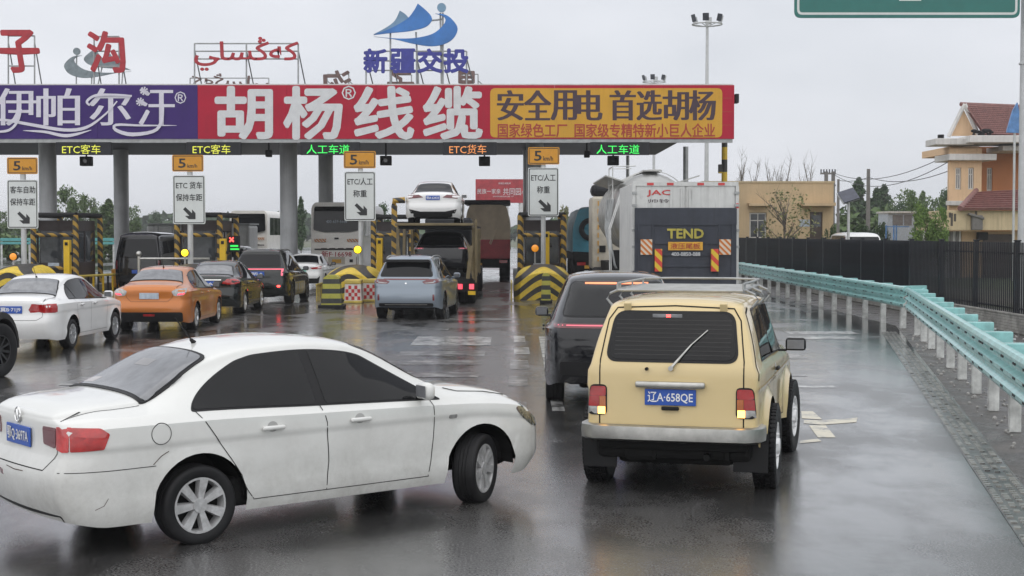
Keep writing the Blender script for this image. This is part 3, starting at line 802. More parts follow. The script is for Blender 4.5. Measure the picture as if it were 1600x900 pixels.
def emblem(label, fx, y_off, sc, d, m1, m2, poles, name='rooftop_emblem'):
    p = at(fx(655), 133, d)
    r = thing(name, label, 'rooftop emblem', (p.x, d, ZT), 0, 'emblems on the canopy roof')
    def T(q): return (fx(q[0]), y_off + q[1]*sc)
    def shape(pts, mat, dd, nm):
        bb = MB(); vs_ = [bb.bm.verts.new(at(*T(q), dd)) for q in pts]; bb.bm.faces.new(vs_)
        o = bb.build(nm, mat, r); o.modifiers.new('thickness', 'SOLIDIFY').thickness = .12
    def cat_(pts, n_=7):
        out = []; m = len(pts) - 1
        for i in range(m):
            p0, p1, p2, p3 = (Vector(pts[max(i-1, 0)]), Vector(pts[i]), Vector(pts[i+1]), Vector(pts[min(i+2, m)]))
            for k in range(n_):
                u = k/n_; out.append(tuple(.5*((2*p1) + (-p0 + p2)*u + (2*p0 - 5*p1 + 4*p2 - p3)*u*u + (-p0 + 3*p1 - 3*p2 + p3)*u**3)))
        return out + [pts[-1]]
    shape(cat_([(584, 54), (603, 44), (617, 33), (625, 17)]) + cat_([(625, 17), (634, 23), (640, 30)])[1:] + [(620, 44)], m2, d + .1, 'small_peak')
    shape(cat_([(584, 55), (608, 46), (635, 31), (647, 17), (653, 6)]) + cat_([(653, 6), (665, 16), (674, 26), (674, 34), (664, 43), (640, 49), (610, 52), (584, 55)])[1:], m1, d, 'large_peak')
    shape(cat_([(584, 57), (620, 60), (650, 59), (675, 53), (690, 42), (696, 32), (692, 25), (680, 21)]) + cat_([(680, 21), (696, 23), (708, 32), (715, 45), (708, 60), (693, 69), (672, 72), (645, 68), (615, 61), (584, 57)])[1:], m1, d - .06, 'wave')
    bb = MB(); c = at(*T((690, 12)), d); rr = (at(*T((697, 12)), d) - c).length
    bb.cyl(c - Vector((0, .06, 0)), c + Vector((0, .06, 0)), rr, n=20); bb.build('disc', m2, r)
    bb = MB()
    for q0, q1 in poles: bb.cyl(at(*T(q0), d + .15), at(q1[0], q1[1], d + .15), .04, n=6)
    bb.build('support_frame', M['dull_steel'], r)
emblem('blue mountain-and-wave emblem high above the red banner', lambda x: x, 0, 1.0, RD, M['logo_blue'], M['logo_pale'], [((610, 50), (610, 137)), ((650, 50), (654, 137)), ((692, 20), (692, 137)), ((688, 20), (690, 137)), ((674, 32), (692, 30))])
emblem('grey reversed emblem seen from behind above the purple banner', lambda x: 152 - (x - 650)*.80, 72, .69, RD + 23, M['logo_back'], M['logo_back'], [((690, 12), (119, 137)), ((640, 45), (152, 137)), ((600, 55), (190, 137)), ((660, 40), (143, 137))], 'rooftop_emblem')

# ------------------------------------------------------------------ islands, booths, signs, barriers
ISL = [(-17.3, 50.5), (-11.35, 50.0), (-5.4, 48.6), (1.08, 49.6)]
words = [('\u5ba2\u8f66\u81ea\u52a9', '\u4fdd\u6301\u8f66\u8ddd'), ('ETC \u8d27\u8f66', '\u4fdd\u6301\u8f66\u8ddd'), ('ETC/\u4eba\u5de5', '\u79f0\u91cd'), ('ETC/\u4eba\u5de5', '\u79f0\u91cd')]
sgn = [((11, 59, 246, 272), (11, 60, 281, 357), 35), ((269, 318, 242, 268), (270, 321, 274, 350), 296), ((537, 587, 236, 263), (538, 587, 268, 345), 563), ((825, 874, 230, 257), (825, 873, 262, 338), 849)]
where = ['at the left edge', 'second from the left', 'in front of the coach', 'on the right']
who = ['leftmost', 'second from the left', 'middle, in front of the coach', 'rightmost']
for i, (X, DN) in enumerate(ISL):
    # concrete island with chevron-painted rounded nose
    r = thing('toll_island', ['concrete toll island with striped nose at the left edge', 'concrete toll island with striped nose behind the orange and black cars', 'concrete toll island with striped nose left of the blue-grey SUV', 'concrete toll island with striped nose behind the black coupe SUV'][i], 'toll island', (X, DN, 0), 0, 'toll islands')
    bb = MB(); bb.span((X - 1.02, DN + 2.2, 0), (X + 1.02, DN + 34, .28), .04); bb.build('kerb_slab', M['concrete'], r)
    bb = MB(); n1, n2 = 26, 10
    rows = []
    for j in range(n2 + 1):
        v = j/n2
        row = []
        for k in range(n1 + 1):
            a = math.pi*k/n1
            # cross section: arch in x-z, closing to the front as a blunt bullet
            q = math.sin(v*math.pi/2)
            row.append(bb.bm.verts.new((X + 1.02*math.cos(a)*(.80 + .20*q), DN + 2.4*(v**1.8), (1.18*(.78 + .22*q))*max(0, math.sin(a))**.45)))
        rows.append(row)
    for A, C in zip(rows, rows[1:]):
        for k in range(n1): bb.bm.faces.new((A[k], A[k+1], C[k+1], C[k]))
    bb.bm.faces.new(rows[0]); bb.bm.faces.new(rows[-1][::-1])
    bb.build('striped_nose', M['chevron'], r, True, True, 30)
    # low railing round the nose
    bb = MB()
    for s in (-1, 1):
        for k in range(7): bb.box((X + s*1.10, DN + .4 + k*.55, .27), (.05, .05, .54))
        bb.box((X + s*1.10, DN + 2.0, .55), (.05, 3.6, .05))
    bb.build('low_railing', M['barrier_yellow'], r)
    # sign on a post
    (a0, a1, b0, b1), (c0, c1, d0, d1), pxp = sgn[i]
    D = DN + 3.2
    pp = at(pxp, 300, D); pp.z = .28
    sgt = thing('lane_sign_post', 'white arrow sign below an amber speed plate, ' + where[i], 'sign', (pp.x, D, .28), 0, 'lane signs on the islands')
    bb = MB(); bb.cyl((pp.x, D + .1, .28), (pp.x, D + .1, at(0, b0 + 6, D).z), .10 if i < 2 else .085, n=16); bb.build('post', M['pole_grey'], sgt, True, True)
    A, C = at(a0, b0, D), at(a1, b1, D)
    bb = MB(); bb.prism(rect(A.x, C.x, C.z, A.z, .06), 'y', D - .02, D + .01); am = bb.build('speed_plate', M['sign_amber'], sgt)
    bb = MB(); e = .03
    def ringp(x0, x1, z0, z1, r_, t, d):
        o_, i_ = rect(x0, x1, z0, z1, r_), rect(x0 + t, x1 - t, z0 + t, z1 - t, max(r_ - t, .01))
        vo = [bb.bm.verts.new((p[0], d, p[1])) for p in o_]; vi = [bb.bm.verts.new((p[0], d, p[1])) for p in i_]
        for k in range(len(vo)): bb.bm.faces.new((vo[k], vo[(k+1) % len(vo)], vi[(k+1) % len(vi)], vi[k]))
    ringp(A.x + e, C.x - e, C.z + e, A.z - e, .05, .025, D - .024); bb.build('border', M['sign_black'], am)
    fr_ = front_frame(D - .02)
    lettering([('5', a0 + 10, a0 + 21, b1 - 6, b0 + 6, .022), ('km/h', a0 + 24, a0 + 39, b1 - 6, b0 + 14, .01)], 'lettering', M['sign_black'], am, fr_, .006)
    A, C = at(c0, d0, D), at(c1, d1, D)
    bb = MB(); bb.prism(rect(A.x, C.x, C.z, A.z, .07), 'y', D - .02, D + .01); ws_ = bb.build('white_plate', M['white_sign'], sgt)
    bb = MB(); ringp(A.x + e, C.x - e, C.z + e, A.z - e, .06, .03, D - .024); bb.build('border', M['sign_black'], ws_)
    l1, l2 = words[i]
    w2 = (c0 + 5, c1 - 5) if len(l2) > 2 else (c0 + 14, c1 - 14)
    lettering([(l1, c0 + 5, c1 - 5, d0 + 21, d0 + 10, .012), (l2, w2[0], w2[1], d0 + 40, d0 + 29, .012)], 'lettering', M['sign_black'], ws_, fr_, .006)
    bb = MB(); cx, cy = c0 + 27, d0 + 59
    ar = [(-12, -4.5), (-8, -8.5), (1.5, .5), (1.5, -6), (8.5, 1), (8.5, 9.5), (-1, 9.5), (-7.5, 4.5), (-2.5, 4.5)]
    ar = [(-11, -6), (-7.5, -9.5), (3, .2), (3, -6), (8.5, 0), (8.5, 9.5), (-2, 9.5), (-8, 4.2), (-1.2, 4.2)]
    bb.bm.faces.new([bb.bm.verts.new(at(cx + p[0], cy + p[1], D - .027)) for p in ar]); bb.build('arrow', M['sign_black'], ws_)
    # booth inside a striped guard frame
    bx0 = [-17.3, -11.75, -5.0, 1.12][i]; DB = DN + [5.2, 5.2, 13.0, 5.2][i]
    bt = thing('toll_booth', ['leftmost', 'second from left', 'middle', 'right-hand'][i] + ' dark toll booth inside a black and yellow guard frame', 'toll booth', (bx0, DB, .28), 0, 'toll booths')
    hw = .80
    bb = MB(); bb.span((bx0 - hw + .12, DB + .2, .28), (bx0 + hw - .12, DB + 3.0, 1.15)); bb.span((bx0 - hw + .12, DB + .2, 2.35), (bx0 + hw - .12, DB + 3.0, 2.75))
    for sx in (-1, 1):
        for q in (.2, 1.6, 2.92): bb.span((bx0 + sx*(hw - .12) - .06, DB + q, 1.15), (bx0 + sx*(hw - .12) + .0, DB + q + .08, 2.35))
    bb.build('cladding', M['booth_dark'], bt)
    bb = MB(); bb.span((bx0 - hw + .2, DB + .22, 1.151), (bx0 + hw - .2, DB + .25, 2.349)); bb.build('window_pane', M['booth_glass'], bt)
    for sx in (-1, 1):
        for q in (.29, 1.69):
            bb = MB(); bb.span((bx0 + sx*(hw - .15) - .01, DB + q, 1.151), (bx0 + sx*(hw - .15) + .01, DB + q + 1.22, 2.349)); bb.build('window_pane', M['booth_glass'], bt)
    bb = MB(); bb.span((bx0 - .32, DB + .19, .98), (bx0 + .1, DB + .205, 1.14)); bb.build('notice', M['plate_pale'], bt)
    for sx in (-1, 1):
        for q in (0, 3.3):
            bb = MB(); bb.cyl((bx0 + sx*hw, DB + q, .28), (bx0 + sx*hw, DB + q, 2.95), .11, n=12); bb.build('guard_post', M['hazard'], bt, True, True)
        bb = MB(); bb.tube([(bx0 + sx*hw, DB, 2.95), (bx0 + sx*hw, DB + 3.3, 2.95)], .10, 10); bb.build('guard_rail', M['black_flat'], bt)
    for zz, mt in ((2.95, 'black_flat'), (2.2, 'hazard'), (.95, 'hazard')):
        bb = MB(); bb.tube([(bx0 - hw, DB, zz), (bx0 + hw, DB, zz)], .10 if zz > 2.5 else .075, 10); bb.build('guard_rail', M[mt], bt)
    # yellow barrier machine + amber lamp
    yx = [at(101, 0, DN + 4.2).x, at(346, 0, DN + 4.2).x, at(592, 0, DN + 4.2).x, at(854, 0, DN + 4.2).x][i]; yd = DN + 4.2
    ym = thing('barrier_machine', 'tall yellow barrier machine on the toll island, ' + who[i], 'barrier machine', (yx, yd, .28), 0, 'yellow barrier machines')
    zt = at(0, [375, 373, 372, 362][i], yd).z
    bb = MB(); bb.span((yx - .11, yd - .14, .28), (yx + .11, yd + .14, zt), .015); bb.build('cabinet', M['safety_yellow'], ym)
    bb = MB(); bb.box((yx, yd - .15, zt - .14), (.11, .03, .12), .01); bb.build('lens_window', M['black_flat'], ym)
    bb = MB(); bb.cyl((yx + .12, yd, zt - .5), (yx + .2, yd, zt - .5), .06, n=10); bb.build('arm_hub', M['black_flat'], ym)
    lx, ly, on = [(21, 401, 0), (289, 395, 1), (559, 390, 1), (836, 388, 0)][i]
    ld = DN + 3.0; lp = at(lx, ly, ld)
    lt = thing('warning_lamp', 'round amber warning lamp on a thin post, ' + who[i] + ' toll island', 'warning lamp', (lp.x, ld, .28), 0, 'amber warning lamps')
    bb = MB(); bb.cyl((lp.x, ld, .28), (lp.x, ld, lp.z - .1), .03, n=8); bb.build('post', M['dull_steel'], lt)
    bb = MB(); bb.cyl((lp.x, ld - .02, lp.z), (lp.x, ld + .06, lp.z), .15, n=20); hd = bb.build('housing', M['black_flat'], lt)
    bb = MB(); bb.ball((lp.x, ld - .03, lp.z), .13, 18, 10, (1, .35, 1)); bb.build('lens', M['lit_warn'] if on else M['warn_off'], hd, True, True)

def crash_drum(x, y, w, h, label):
    r = thing('water_barrier', label, 'water barrier', (x, y, 0), 0, 'checkered water barriers before the islands')
    bb = MB(); bb.prism(round_poly([(x - w/2, .0), (x + w/2, .0), (x + w*.46, h*.8), (x - w*.46, h*.8)], .03), 'y', y - .3, y + .3); bb.build('tank', M['barrier_white'], r)
    bb = MB(); bb.box((x, y, h*.88), (w*.98, .64, h*.2), .04); bb.build('cap', M['barrier_yellow'], r)
    bb = MB(); bb.box((x, y - .01, .04), (w*1.04, .64, .08), .02); bb.build('foot', M['barrier_yellow'], r)
    bb = MB(); n_ = 5; cw = w*.86/n_; chh = h*.6/4
    for i in range(n_):
        for j in range(4):
            if (i + j) % 2 == 0: bb.span((x - w*.43 + i*cw, y - .306, h*.13 + j*chh), (x - w*.43 + (i+1)*cw, y - .302, h*.13 + (j+1)*chh))
    bb.build('red_checks', M['barrier_red'], r)
for px_, py_, lab in ((553, 473, 'red-checked water barrier left of its twin, before the middle island'), (581, 471, 'red-checked water barrier touching the blue-grey SUV on the left'), (834, 466, 'red-checked water barrier left of the banded bollard, right island'), (868, 466, 'red-checked water barrier right of the banded bollard, right island')):
    p = gnd(px_, py_); crash_drum(p.x, p.y, .56, .78, lab)
def bollard(px_, py_, w, h, label):
    p = gnd(px_, py_); r = thing('striped_bollard', label, 'bollard', (p.x, p.y, 0), 0, 'banded rubber bollards')
    bb = MB(); bb.box((p.x, p.y, .05), (w*1.25, w*1.1, .10), .02); bb.build('base', M['tyre'], r)
    bb = MB(); n_ = 5
    bb.prism(round_poly([(p.x - w/2, .101), (p.x + w/2, .101), (p.x + w*.38, h*.92), (p.x + w*.2, h), (p.x - w*.2, h), (p.x - w*.38, h*.92)], .03), 'y', p.y - w*.4, p.y + w*.4); bb.build('banded_body', M['bollard'], r)
bollard(519, 481, .62, 1.0, 'wide black and yellow banded bollard left of the checkered barriers')
bollard(853, 474, .32, .98, 'slim black and yellow banded bollard in front of the right island')

# lane entry light panel, left lane
p = at(366, 381, 56); r = thing('lane_light', 'small black lane light with a red cross and green bars', 'traffic light', (p.x, 56, 0), 0)
b = MB(); b.box((p.x, 56, p.z), (.42, .2, .62), .02); b.cyl((p.x, 56.05, 0), (p.x, 56.05, p.z), .05, n=8); b.build('housing', M['black_flat'], r)
b = MB(); q = p + Vector((-.08, -.11, .16))
for s in (-1, 1): b.box(q, (.22, .01, .04), ry=s*.8)
b.build('red_cross', M['lit_red'], r)
b = MB(); b.box(p + Vector((.02, -.11, -.08)), (.3, .01, .07)); b.box(p + Vector((.04, -.11, -.2)), (.34, .01, .06)); b.build('green_bars', M['led_green'], r)
# yellow-striped rail beside the left islands
p0, p1 = gnd(90, 460), gnd(205, 452)
r = thing('striped_railing', 'low yellow and black striped railing behind the white and orange cars', 'railing', tuple((p0 + p1)/2), 0)
n_ = 16
for k in range(n_):
    q = p0.lerp(p1, k/(n_ - 1)); bb = MB(); bb.box((q.x, q.y, .32), (.07, .05, .62)); bb.build('paling', M['safety_yellow'] if k % 2 else M['black_flat'], r)
bb = MB(); bb.tube([(p0.x, p0.y, .63), (p1.x, p1.y, .63)], .05); bb.build('top_rail', M['barrier_yellow'], r)
q = gnd(188, 452); bb = MB(); bb.box((q.x, q.y, .45), (.62, .4, .75), .03); tag(bb.build('yellow_cabinet', M['sign_amber']), 'squat yellow cabinet behind the orange car', 'cabinet')
p = at(217, 400, 55); r = thing('handrail', 'steel handrail with a ball-topped post in front of the dark van', 'handrail', (p.x, 55, 0), 0)
b = MB(); b.cyl((p.x, 55, 0), (p.x, 55, p.z), .06, n=10); b.ball((p.x, 55, p.z + .08), .11); b.build('post', M['steel'], r, True, True)
b = MB(); b.tube([(p.x, 55, p.z - .1), (p.x + 2.6, 55.2, p.z - .1)], .045); b.build('rail', M['steel'], r)
# ------------------------------------------------------------------ vehicles: bodies lofted from sections, details laid onto the body surface
class Body:
    def __init__(self, sp):
        self.sp = sp
        L = sp['L']
        zc, zb, ze, wm, wb, wt = (pchip(sp[k]) for k in ('zc', 'zb', 'ze', 'wm', 'wb', 'wt'))
        self.zc, self.zb, self.ze = zc, zb, ze
        tail, nose = pchip(sp['tail']), pchip(sp['nose'])
        sill = pchip(sp.get('sill', [(0, .24), (.3, .2), (L - .3, .2), (L, .24)]))
        Ra, zw = sp['Ra'], sp['R']
        arches = [sp['rw'], sp['fw']]
        st = set(np.linspace(0, L, 64).tolist())
        for k in range(1, 8):
            e = sp.get('cr', .35) * (1 - math.cos(k/8*math.pi/2)); st.add(e); st.add(L - e)
        for xw in arches:
            for k in range(0, 19): st.add(xw + Ra*math.cos(math.pi*k/18))
            st.add(xw - Ra - .004); st.add(xw + Ra + .004)
        st = sorted(st); ss = [st[0]]
        for s in st[1:]:
            if s - ss[-1] > .0035: ss.append(s)
        ss[-1] = L
        NS, NG, NR = 15, 8, 9
        ca, cr = sp.get('ca', .2), sp.get('cr', .35)
        caf = sp.get('caf', ca)
        fl = sp.get('flare', .012)
        ft, fn = sp.get('ft', 1.0), sp.get('fn', .9)
        bm = bmesh.new()
        rings = []
        for s in ss:
            f = 1.0
            if s < cr: f -= ca*(1 - math.sqrt(max(0, 1 - (1 - s/cr)**2)))
            if L - s < cr: f -= caf*(1 - math.sqrt(max(0, 1 - (1 - (L - s)/cr)**2)))
            z0 = sill(s)
            for xw in arches:
                if abs(s - xw) <= Ra + 1e-6: z0 = max(z0, zw + math.sqrt(max(0, Ra*Ra - (s - xw)**2)))
            B, E, Cc = zb(s), ze(s), zc(s)
            E = max(E, B + .004); Cc = max(Cc, E + .004)
            w, b_, t_ = wm(s), wb(s), wt(s)
            z0 = min(z0, B - .02); zcr = min(sp.get('crease', .78), B - .11); zm = min(zw + Ra + .02, zcr - .06)
            zlev = [z0 + (zm - z0)*k/5 for k in range(5)] + [zm + (zcr - .035 - zm)*k/3 for k in range(3)] + [zcr - .035, zcr - .015, zcr + .004, zcr + .02] + [zcr + .02 + (B - zcr - .02)*k/3 for k in (1, 2, 3)]
            prof = pchip([(.1, w - .075), (.22, w - .040), (.34, w - .004), (.41, w - .020), (.58, w - .008), (zcr - .035, w - .011), (zcr + .004, w), (max(B - .035, zcr + .02), w - .006), (max(B, zcr + .05), b_)])
            pts = []
            for k in range(NS):
                z = zlev[k]
                y = prof(z)
                for xw in arches:
                    r = math.hypot(s - xw, z - zw)
                    if Ra - .01 <= r < Ra + .09 and z > zw*.6: y += fl*(1 - max(0, r - Ra)/.09)**1.0
                pts.append((y, z))
            for k in range(1, NG + 1):
                t = k/NG
                pts.append((b_ + (t_ - b_)*t + .012*math.sin(math.pi*t), B + (E - B)*t))
            for k in range(1, NR + 1):
                ph = math.pi/2*k/NR; q = 2/2.4
                pts.append((t_*max(0, math.cos(ph))**q if k < NR else 0.0, E + (Cc - E)*math.sin(ph)**q))
            ring = []
            n = len(pts)
            for side in (-1, 1):
                row = []
                for (y, z) in pts:
                    x = s
                    if s < ft: x += tail(z)*(1 - s/ft)**2
                    if L - s < fn: x -= nose(z)*(1 - (L - s)/fn)**2
                    row.append((x - L/2, side*y*f, z))
                ring.append(row)
            vr = [bm.verts.new(p) for p in ring[0]]
            vl = [bm.verts.new(p) for p in ring[1][:-1]]
            rings.append((vr, vl + [vr[-1]]))
        for (ar, al), (br, bl) in zip(rings, rings[1:]):
            for A, Bq in ((ar, br), (al, bl)):
                for i in range(len(A) - 1):
                    try: bm.faces.new((A[i], A[i+1], Bq[i+1], Bq[i]))
                    except ValueError: pass
        for (vr, vl), sg, bulge in ((rings[0], -1, sp.get('bulge', .05)), (rings[-1], 1, sp.get('bulgef', .09))):
            n = len(vr); K = 12
            rows = []
            for i in range(n - 1):
                a, b2 = vr[i].co, vl[i].co
                row = [vr[i]]
                for k in range(1, K):
                    t = k/K; p = a.lerp(b2, t); p.x += sg*bulge*(1 - (2*t - 1)**2)*abs(a.y)/.8
                    row.append(bm.verts.new(p))
                row.append(vl[i]); rows.append(row)
            for r0, r1 in zip(rows, rows[1:]):
                for k in range(K): bm.faces.new((r0[k], r0[k+1], r1[k+1], r1[k]))
            top = vr[-1]
            for k in range(K):
                try: bm.faces.new((rows[-1][k], rows[-1][k+1], top))
                except ValueError: pass
        bmesh.ops.remove_doubles(bm, verts=bm.verts, dist=.0008)
        bmesh.ops.recalc_face_normals(bm, faces=bm.faces)
        for f in bm.faces: f.smooth = True
        for e in bm.edges:
            if len(e.link_faces) == 2 and e.calc_face_angle(0) > rad(38): e.smooth = False
        self.bvh = BVHTree.FromBMesh(bm)
        me = bpy.data.meshes.new('body'); bm.to_mesh(me); bm.free()
        self.me = me
    DIRS = {'R': Vector((0, 1, 0)), 'L': Vector((0, -1, 0)), 'B': Vector((1, 0, 0)), 'F': Vector((-1, 0, 0)), 'T': Vector((0, 0, -1))}
    def hit(self, view, a, b):
        d = self.DIRS[view]
        if view in 'RL': p = Vector((a, 0, b))
        elif view in 'BF': p = Vector((0, a, b))
        else: p = Vector((a, b, 0))
        o = p - d*6
        h, nrm, _, _ = self.bvh.ray_cast(o, d)
        if h is None:
            h, nrm, _, _ = self.bvh.find_nearest(p - d*2.2)
            nrm = -d
        if nrm.dot(d) > 0: nrm = -nrm
        return h, nrm
    def patch(self, view, poly, name, mat, parent, lift=.004, grid=.07, depth=.01, smooth=True):
        """a plate of its own thickness that follows the body, outlined by a 2-D polygon seen from one side"""
        P = []
        n = len(poly)
        for i in range(n):
            a, b = Vector(poly[i]), Vector(poly[(i+1) % n])
            m = max(1, int((b - a).length/grid))
            for k in range(m): P.append(a.lerp(b, k/m))
        nb = len(P)
        xs = [p.x for p in P]; ys = [p.y for p in P]
        def inside(q):
            c = False
            for i in range(nb):
                a, b = P[i], P[(i+1) % nb]
                if (a.y > q.y) != (b.y > q.y) and q.x < (b.x - a.x)*(q.y - a.y)/(b.y - a.y) + a.x: c = not c
            return c
        pts = list(P)
        nx = int((max(xs) - min(xs))/grid); ny = int((max(ys) - min(ys))/grid)
        for i in range(1, nx + 1):
            for j in range(1, ny + 1):
                q = Vector((min(xs) + (i - .5)*(max(xs) - min(xs))/max(nx, 1), min(ys) + (j - .5)*(max(ys) - min(ys))/max(ny, 1)))
                if inside(q) and min((q - p).length for p in P) > grid*.3: pts.append(q)
        ed = [(i, (i+1) % nb) for i in range(nb)]
        v2, e2, f2, ov, oe, of = delaunay_2d_cdt(pts, ed, [], 1, 1e-5)
        bm = bmesh.new()
        top = []; low = {}
        H = []
        for v in v2:
            h, nr = self.hit(view, v.x, v.y)
            H.append((h, nr)); top.append(bm.verts.new(h + nr*lift))
        edge_count = {}
        for f in f2:
            if len(f) != 3: continue
            c = (v2[f[0]] + v2[f[1]] + v2[f[2]])/3
            if not inside(Vector(c)): continue
            try: fc = bm.faces.new([top[i] for i in f]); fc.smooth = smooth
            except ValueError: continue
        bd = [e for e in bm.edges if len(e.link_faces) == 1]
        idx = {v: i for i, v in enumerate(top)}
        for e in bd:
            a, b = e.verts
            q = []
            for v in (a, b):
                i = idx[v]
                if i not in low: low[i] = bm.verts.new(H[i][0] - H[i][1]*depth)
                q.append(low[i])
            try: fc = bm.faces.new((a, b, q[1], q[0])); fc.smooth = False; e.smooth = False
            except ValueError: pass
        for v in list(bm.verts):
            if not v.link_faces: bm.verts.remove(v)
        bmesh.ops.recalc_face_normals(bm, faces=bm.faces)
        # outward check
        d = self.DIRS[view]
        tf = [f for f in bm.faces if f.smooth]
        if tf and sum(f.normal.dot(d)*f.calc_area() for f in tf) > 0: bmesh.ops.reverse_faces(bm, faces=bm.faces)
        me = bpy.data.meshes.new(name); bm.to_mesh(me); bm.free()
        return link_mesh(name, me, mat, parent)
    def seam(self, view, line, name, mat, parent, w=.007, lift=.0025):
        pts = [Vector(p) for p in line]
        dense = []
        for a, b in zip(pts, pts[1:]):
            m = max(1, int((b - a).length/.05))
            for k in range(m): dense.append(a.lerp(b, k/m))
        dense.append(pts[-1])
        bm = bmesh.new(); prev = None
        for i, p in enumerate(dense):
            t = (dense[min(i+1, len(dense)-1)] - dense[max(i-1, 0)]).normalized(); nn = Vector((-t.y, t.x))*w/2
            row = []
            for q in (p - nn, p + nn):
                h, nr = self.hit(view, q.x, q.y); row.append((bm.verts.new(h + nr*lift)))
            if prev: bm.faces.new((prev[0], prev[1], row[1], row[0]))
            prev = row
        me = bpy.data.meshes.new(name); bm.to_mesh(me); bm.free()
        return link_mesh(name, me, mat, parent)

def make_wheel(R, W, rimR, style, tread=False):
    """tyre mesh and rim mesh, axis along Y, the face towards -Y"""
    h = W/2
    b = MB()
    prof = [(rimR*.97, h*.72), (rimR, h*.86), (rimR*1.06, h*.93), (R*.86, h*1.0), (R*.94, h*.97), (R*.985, h*.84), (R, h*.66)]
    if not tread:
        prof += [(R, h*.36), (R*.978, h*.33), (R*.978, h*.27), (R, h*.24), (R, h*.03), (R*.978, h*.02)]
        prof = prof + [(r, -a) for r, a in prof[::-1]]
    else:
        prof += [(R*.965, h*.5)]
        prof = prof + [(r, -a) for r, a in prof[::-1]]
    b.lathe(prof, 48, closed=True)
    if tread:
        for k in range(54):
            a = 2*math.pi*k/54
            for y in (-.72, -.25, .25, .72):
                aa = a + (y*.05)
                c = (math.cos(aa)*R*.985, y*h, math.sin(aa)*R*.985)
                b.box(c, (R*.05, W*.19, R*.075), ry=-aa)
    ty = b.mesh('tyre', True, 40)
    b = MB()
    fy = -h*.62
    b.lathe([(rimR*1.0, -h*.84), (rimR*1.0, -h*.9), (rimR*.93, -h*.9), (rimR*.90, -h*.7), (rimR*.88, h*.6), (rimR*.98, h*.8)], 40)
    def spoke(a0, wi, wo, r0, r1, y0, y1, th):
        u = Vector((math.cos(a0), 0, math.sin(a0))); v = Vector((-math.sin(a0), 0, math.cos(a0)))
        vs_ = []
        for r, w_, y in ((r0, wi, y0), (r1, wo, y1)):
            for s in (-1, 1):
                for t in (0, th): vs_.append(b.bm.verts.new(u*r + v*(s*w_/2)*(1 if t else .8) + Vector((0, y + t, 0))))
        # each end: (-,0),(-,th),(+,0),(+,th)
        A = vs_[:4]; Bq = vs_[4:]
        for q in ((A[0], A[2], Bq[2], Bq[0]), (A[1], Bq[1], Bq[3], A[3]), (A[0], Bq[0], Bq[1], A[1]), (A[2], A[3], Bq[3], Bq[2]), (A[0], A[1], A[3], A[2]), (Bq[0], Bq[2], Bq[3], Bq[1])):
            b.bm.faces.new(q)
    if style == 'cap7':
        for k in range(7): spoke(2*math.pi*k/7 + .2, .05*R/.3, .088*R/.3, rimR*.2, rimR*.95, fy - .018, fy - .03, .05)
        b.cyl((0, fy - .03, 0), (0, fy + .04, 0), rimR*.26, n=24)
    elif style == 'twin5':
        for k in range(5):
            for o in (-.16, .16): spoke(2*math.pi*k/5 + .3 + o, .05, .055, rimR*.18, rimR*.95, fy - .01, fy - .04, .05)
        b.cyl((0, fy - .02, 0), (0, fy + .05, 0), rimR*.24, n=24)
    elif style == 'five':
        for k in range(5): spoke(2*math.pi*k/5 + .3, .13, .085, rimR*.15, rimR*.95, fy - .005, fy - .04, .06)
        b.cyl((0, fy - .02, 0), (0, fy + .05, 0), rimR*.25, n=24)
    elif style == 'ten':
        for k in range(10): spoke(2*math.pi*k/10 + .1, .035, .05, rimR*.18, rimR*.95, fy - .005, fy - .035, .05)
        b.cyl((0, fy - .02, 0), (0, fy + .05, 0), rimR*.24, n=24)
    elif style == 'steel':
        b.lathe([(rimR*.92, fy + .02), (rimR*.72, fy + .03), (rimR*.62, fy - .02), (rimR*.35, fy - .02), (rimR*.3, fy - .05), (.001, fy - .05)], 32)
        for k in range(5):
            a = 2*math.pi*k/5; b.cyl((math.cos(a)*rimR*.48, fy - .045, math.sin(a)*rimR*.48), (math.cos(a)*rimR*.48, fy, math.sin(a)*rimR*.48), .013, n=8)
    elif style == 'truck':
        b.lathe([(rimR*.92, fy), (rimR*.7, fy + .08), (rimR*.45, fy + .08), (rimR*.4, fy - .02), (.001, fy - .02)], 24)
    rm = b.mesh('rim', True, 40)
    b = MB(); b.cyl((0, fy + .06, 0), (0, fy + .075, 0), rimR*.89, n=32); disc = b.mesh('brake_disc')
    return ty, rm, disc
_wheels = {}
def add_wheel(car, x, y, R, W, rimR, style, rim_mat, steer=0.0, tread=False):
    key = (R, W, rimR, style, rim_mat.name, tread)
    if key not in _wheels:
        ty, rm, dc = make_wheel(R, W, rimR, style, tread)
        ty.materials.append(M['tyre']); rm.materials.append(rim_mat); dc.materials.append(M['under'])
        _wheels[key] = (ty, rm, dc)
    ty, rm, dc = _wheels[key]
    w = bpy.data.objects.new('wheel', ty); COL.objects.link(w); w.parent = car
    w.location = (x, y, R - .012)
    spin = random.uniform(0, 6)
    w.rotation_euler = (Matrix.Rotation((math.pi if y > 0 else 0) + steer, 4, 'Z') @ Matrix.Rotation(spin, 4, 'Y')).to_euler()
    for nm, me in (('rim', rm), ('brake_disc', dc)):
        r = bpy.data.objects.new(nm, me); COL.objects.link(r); r.parent = w
    return w

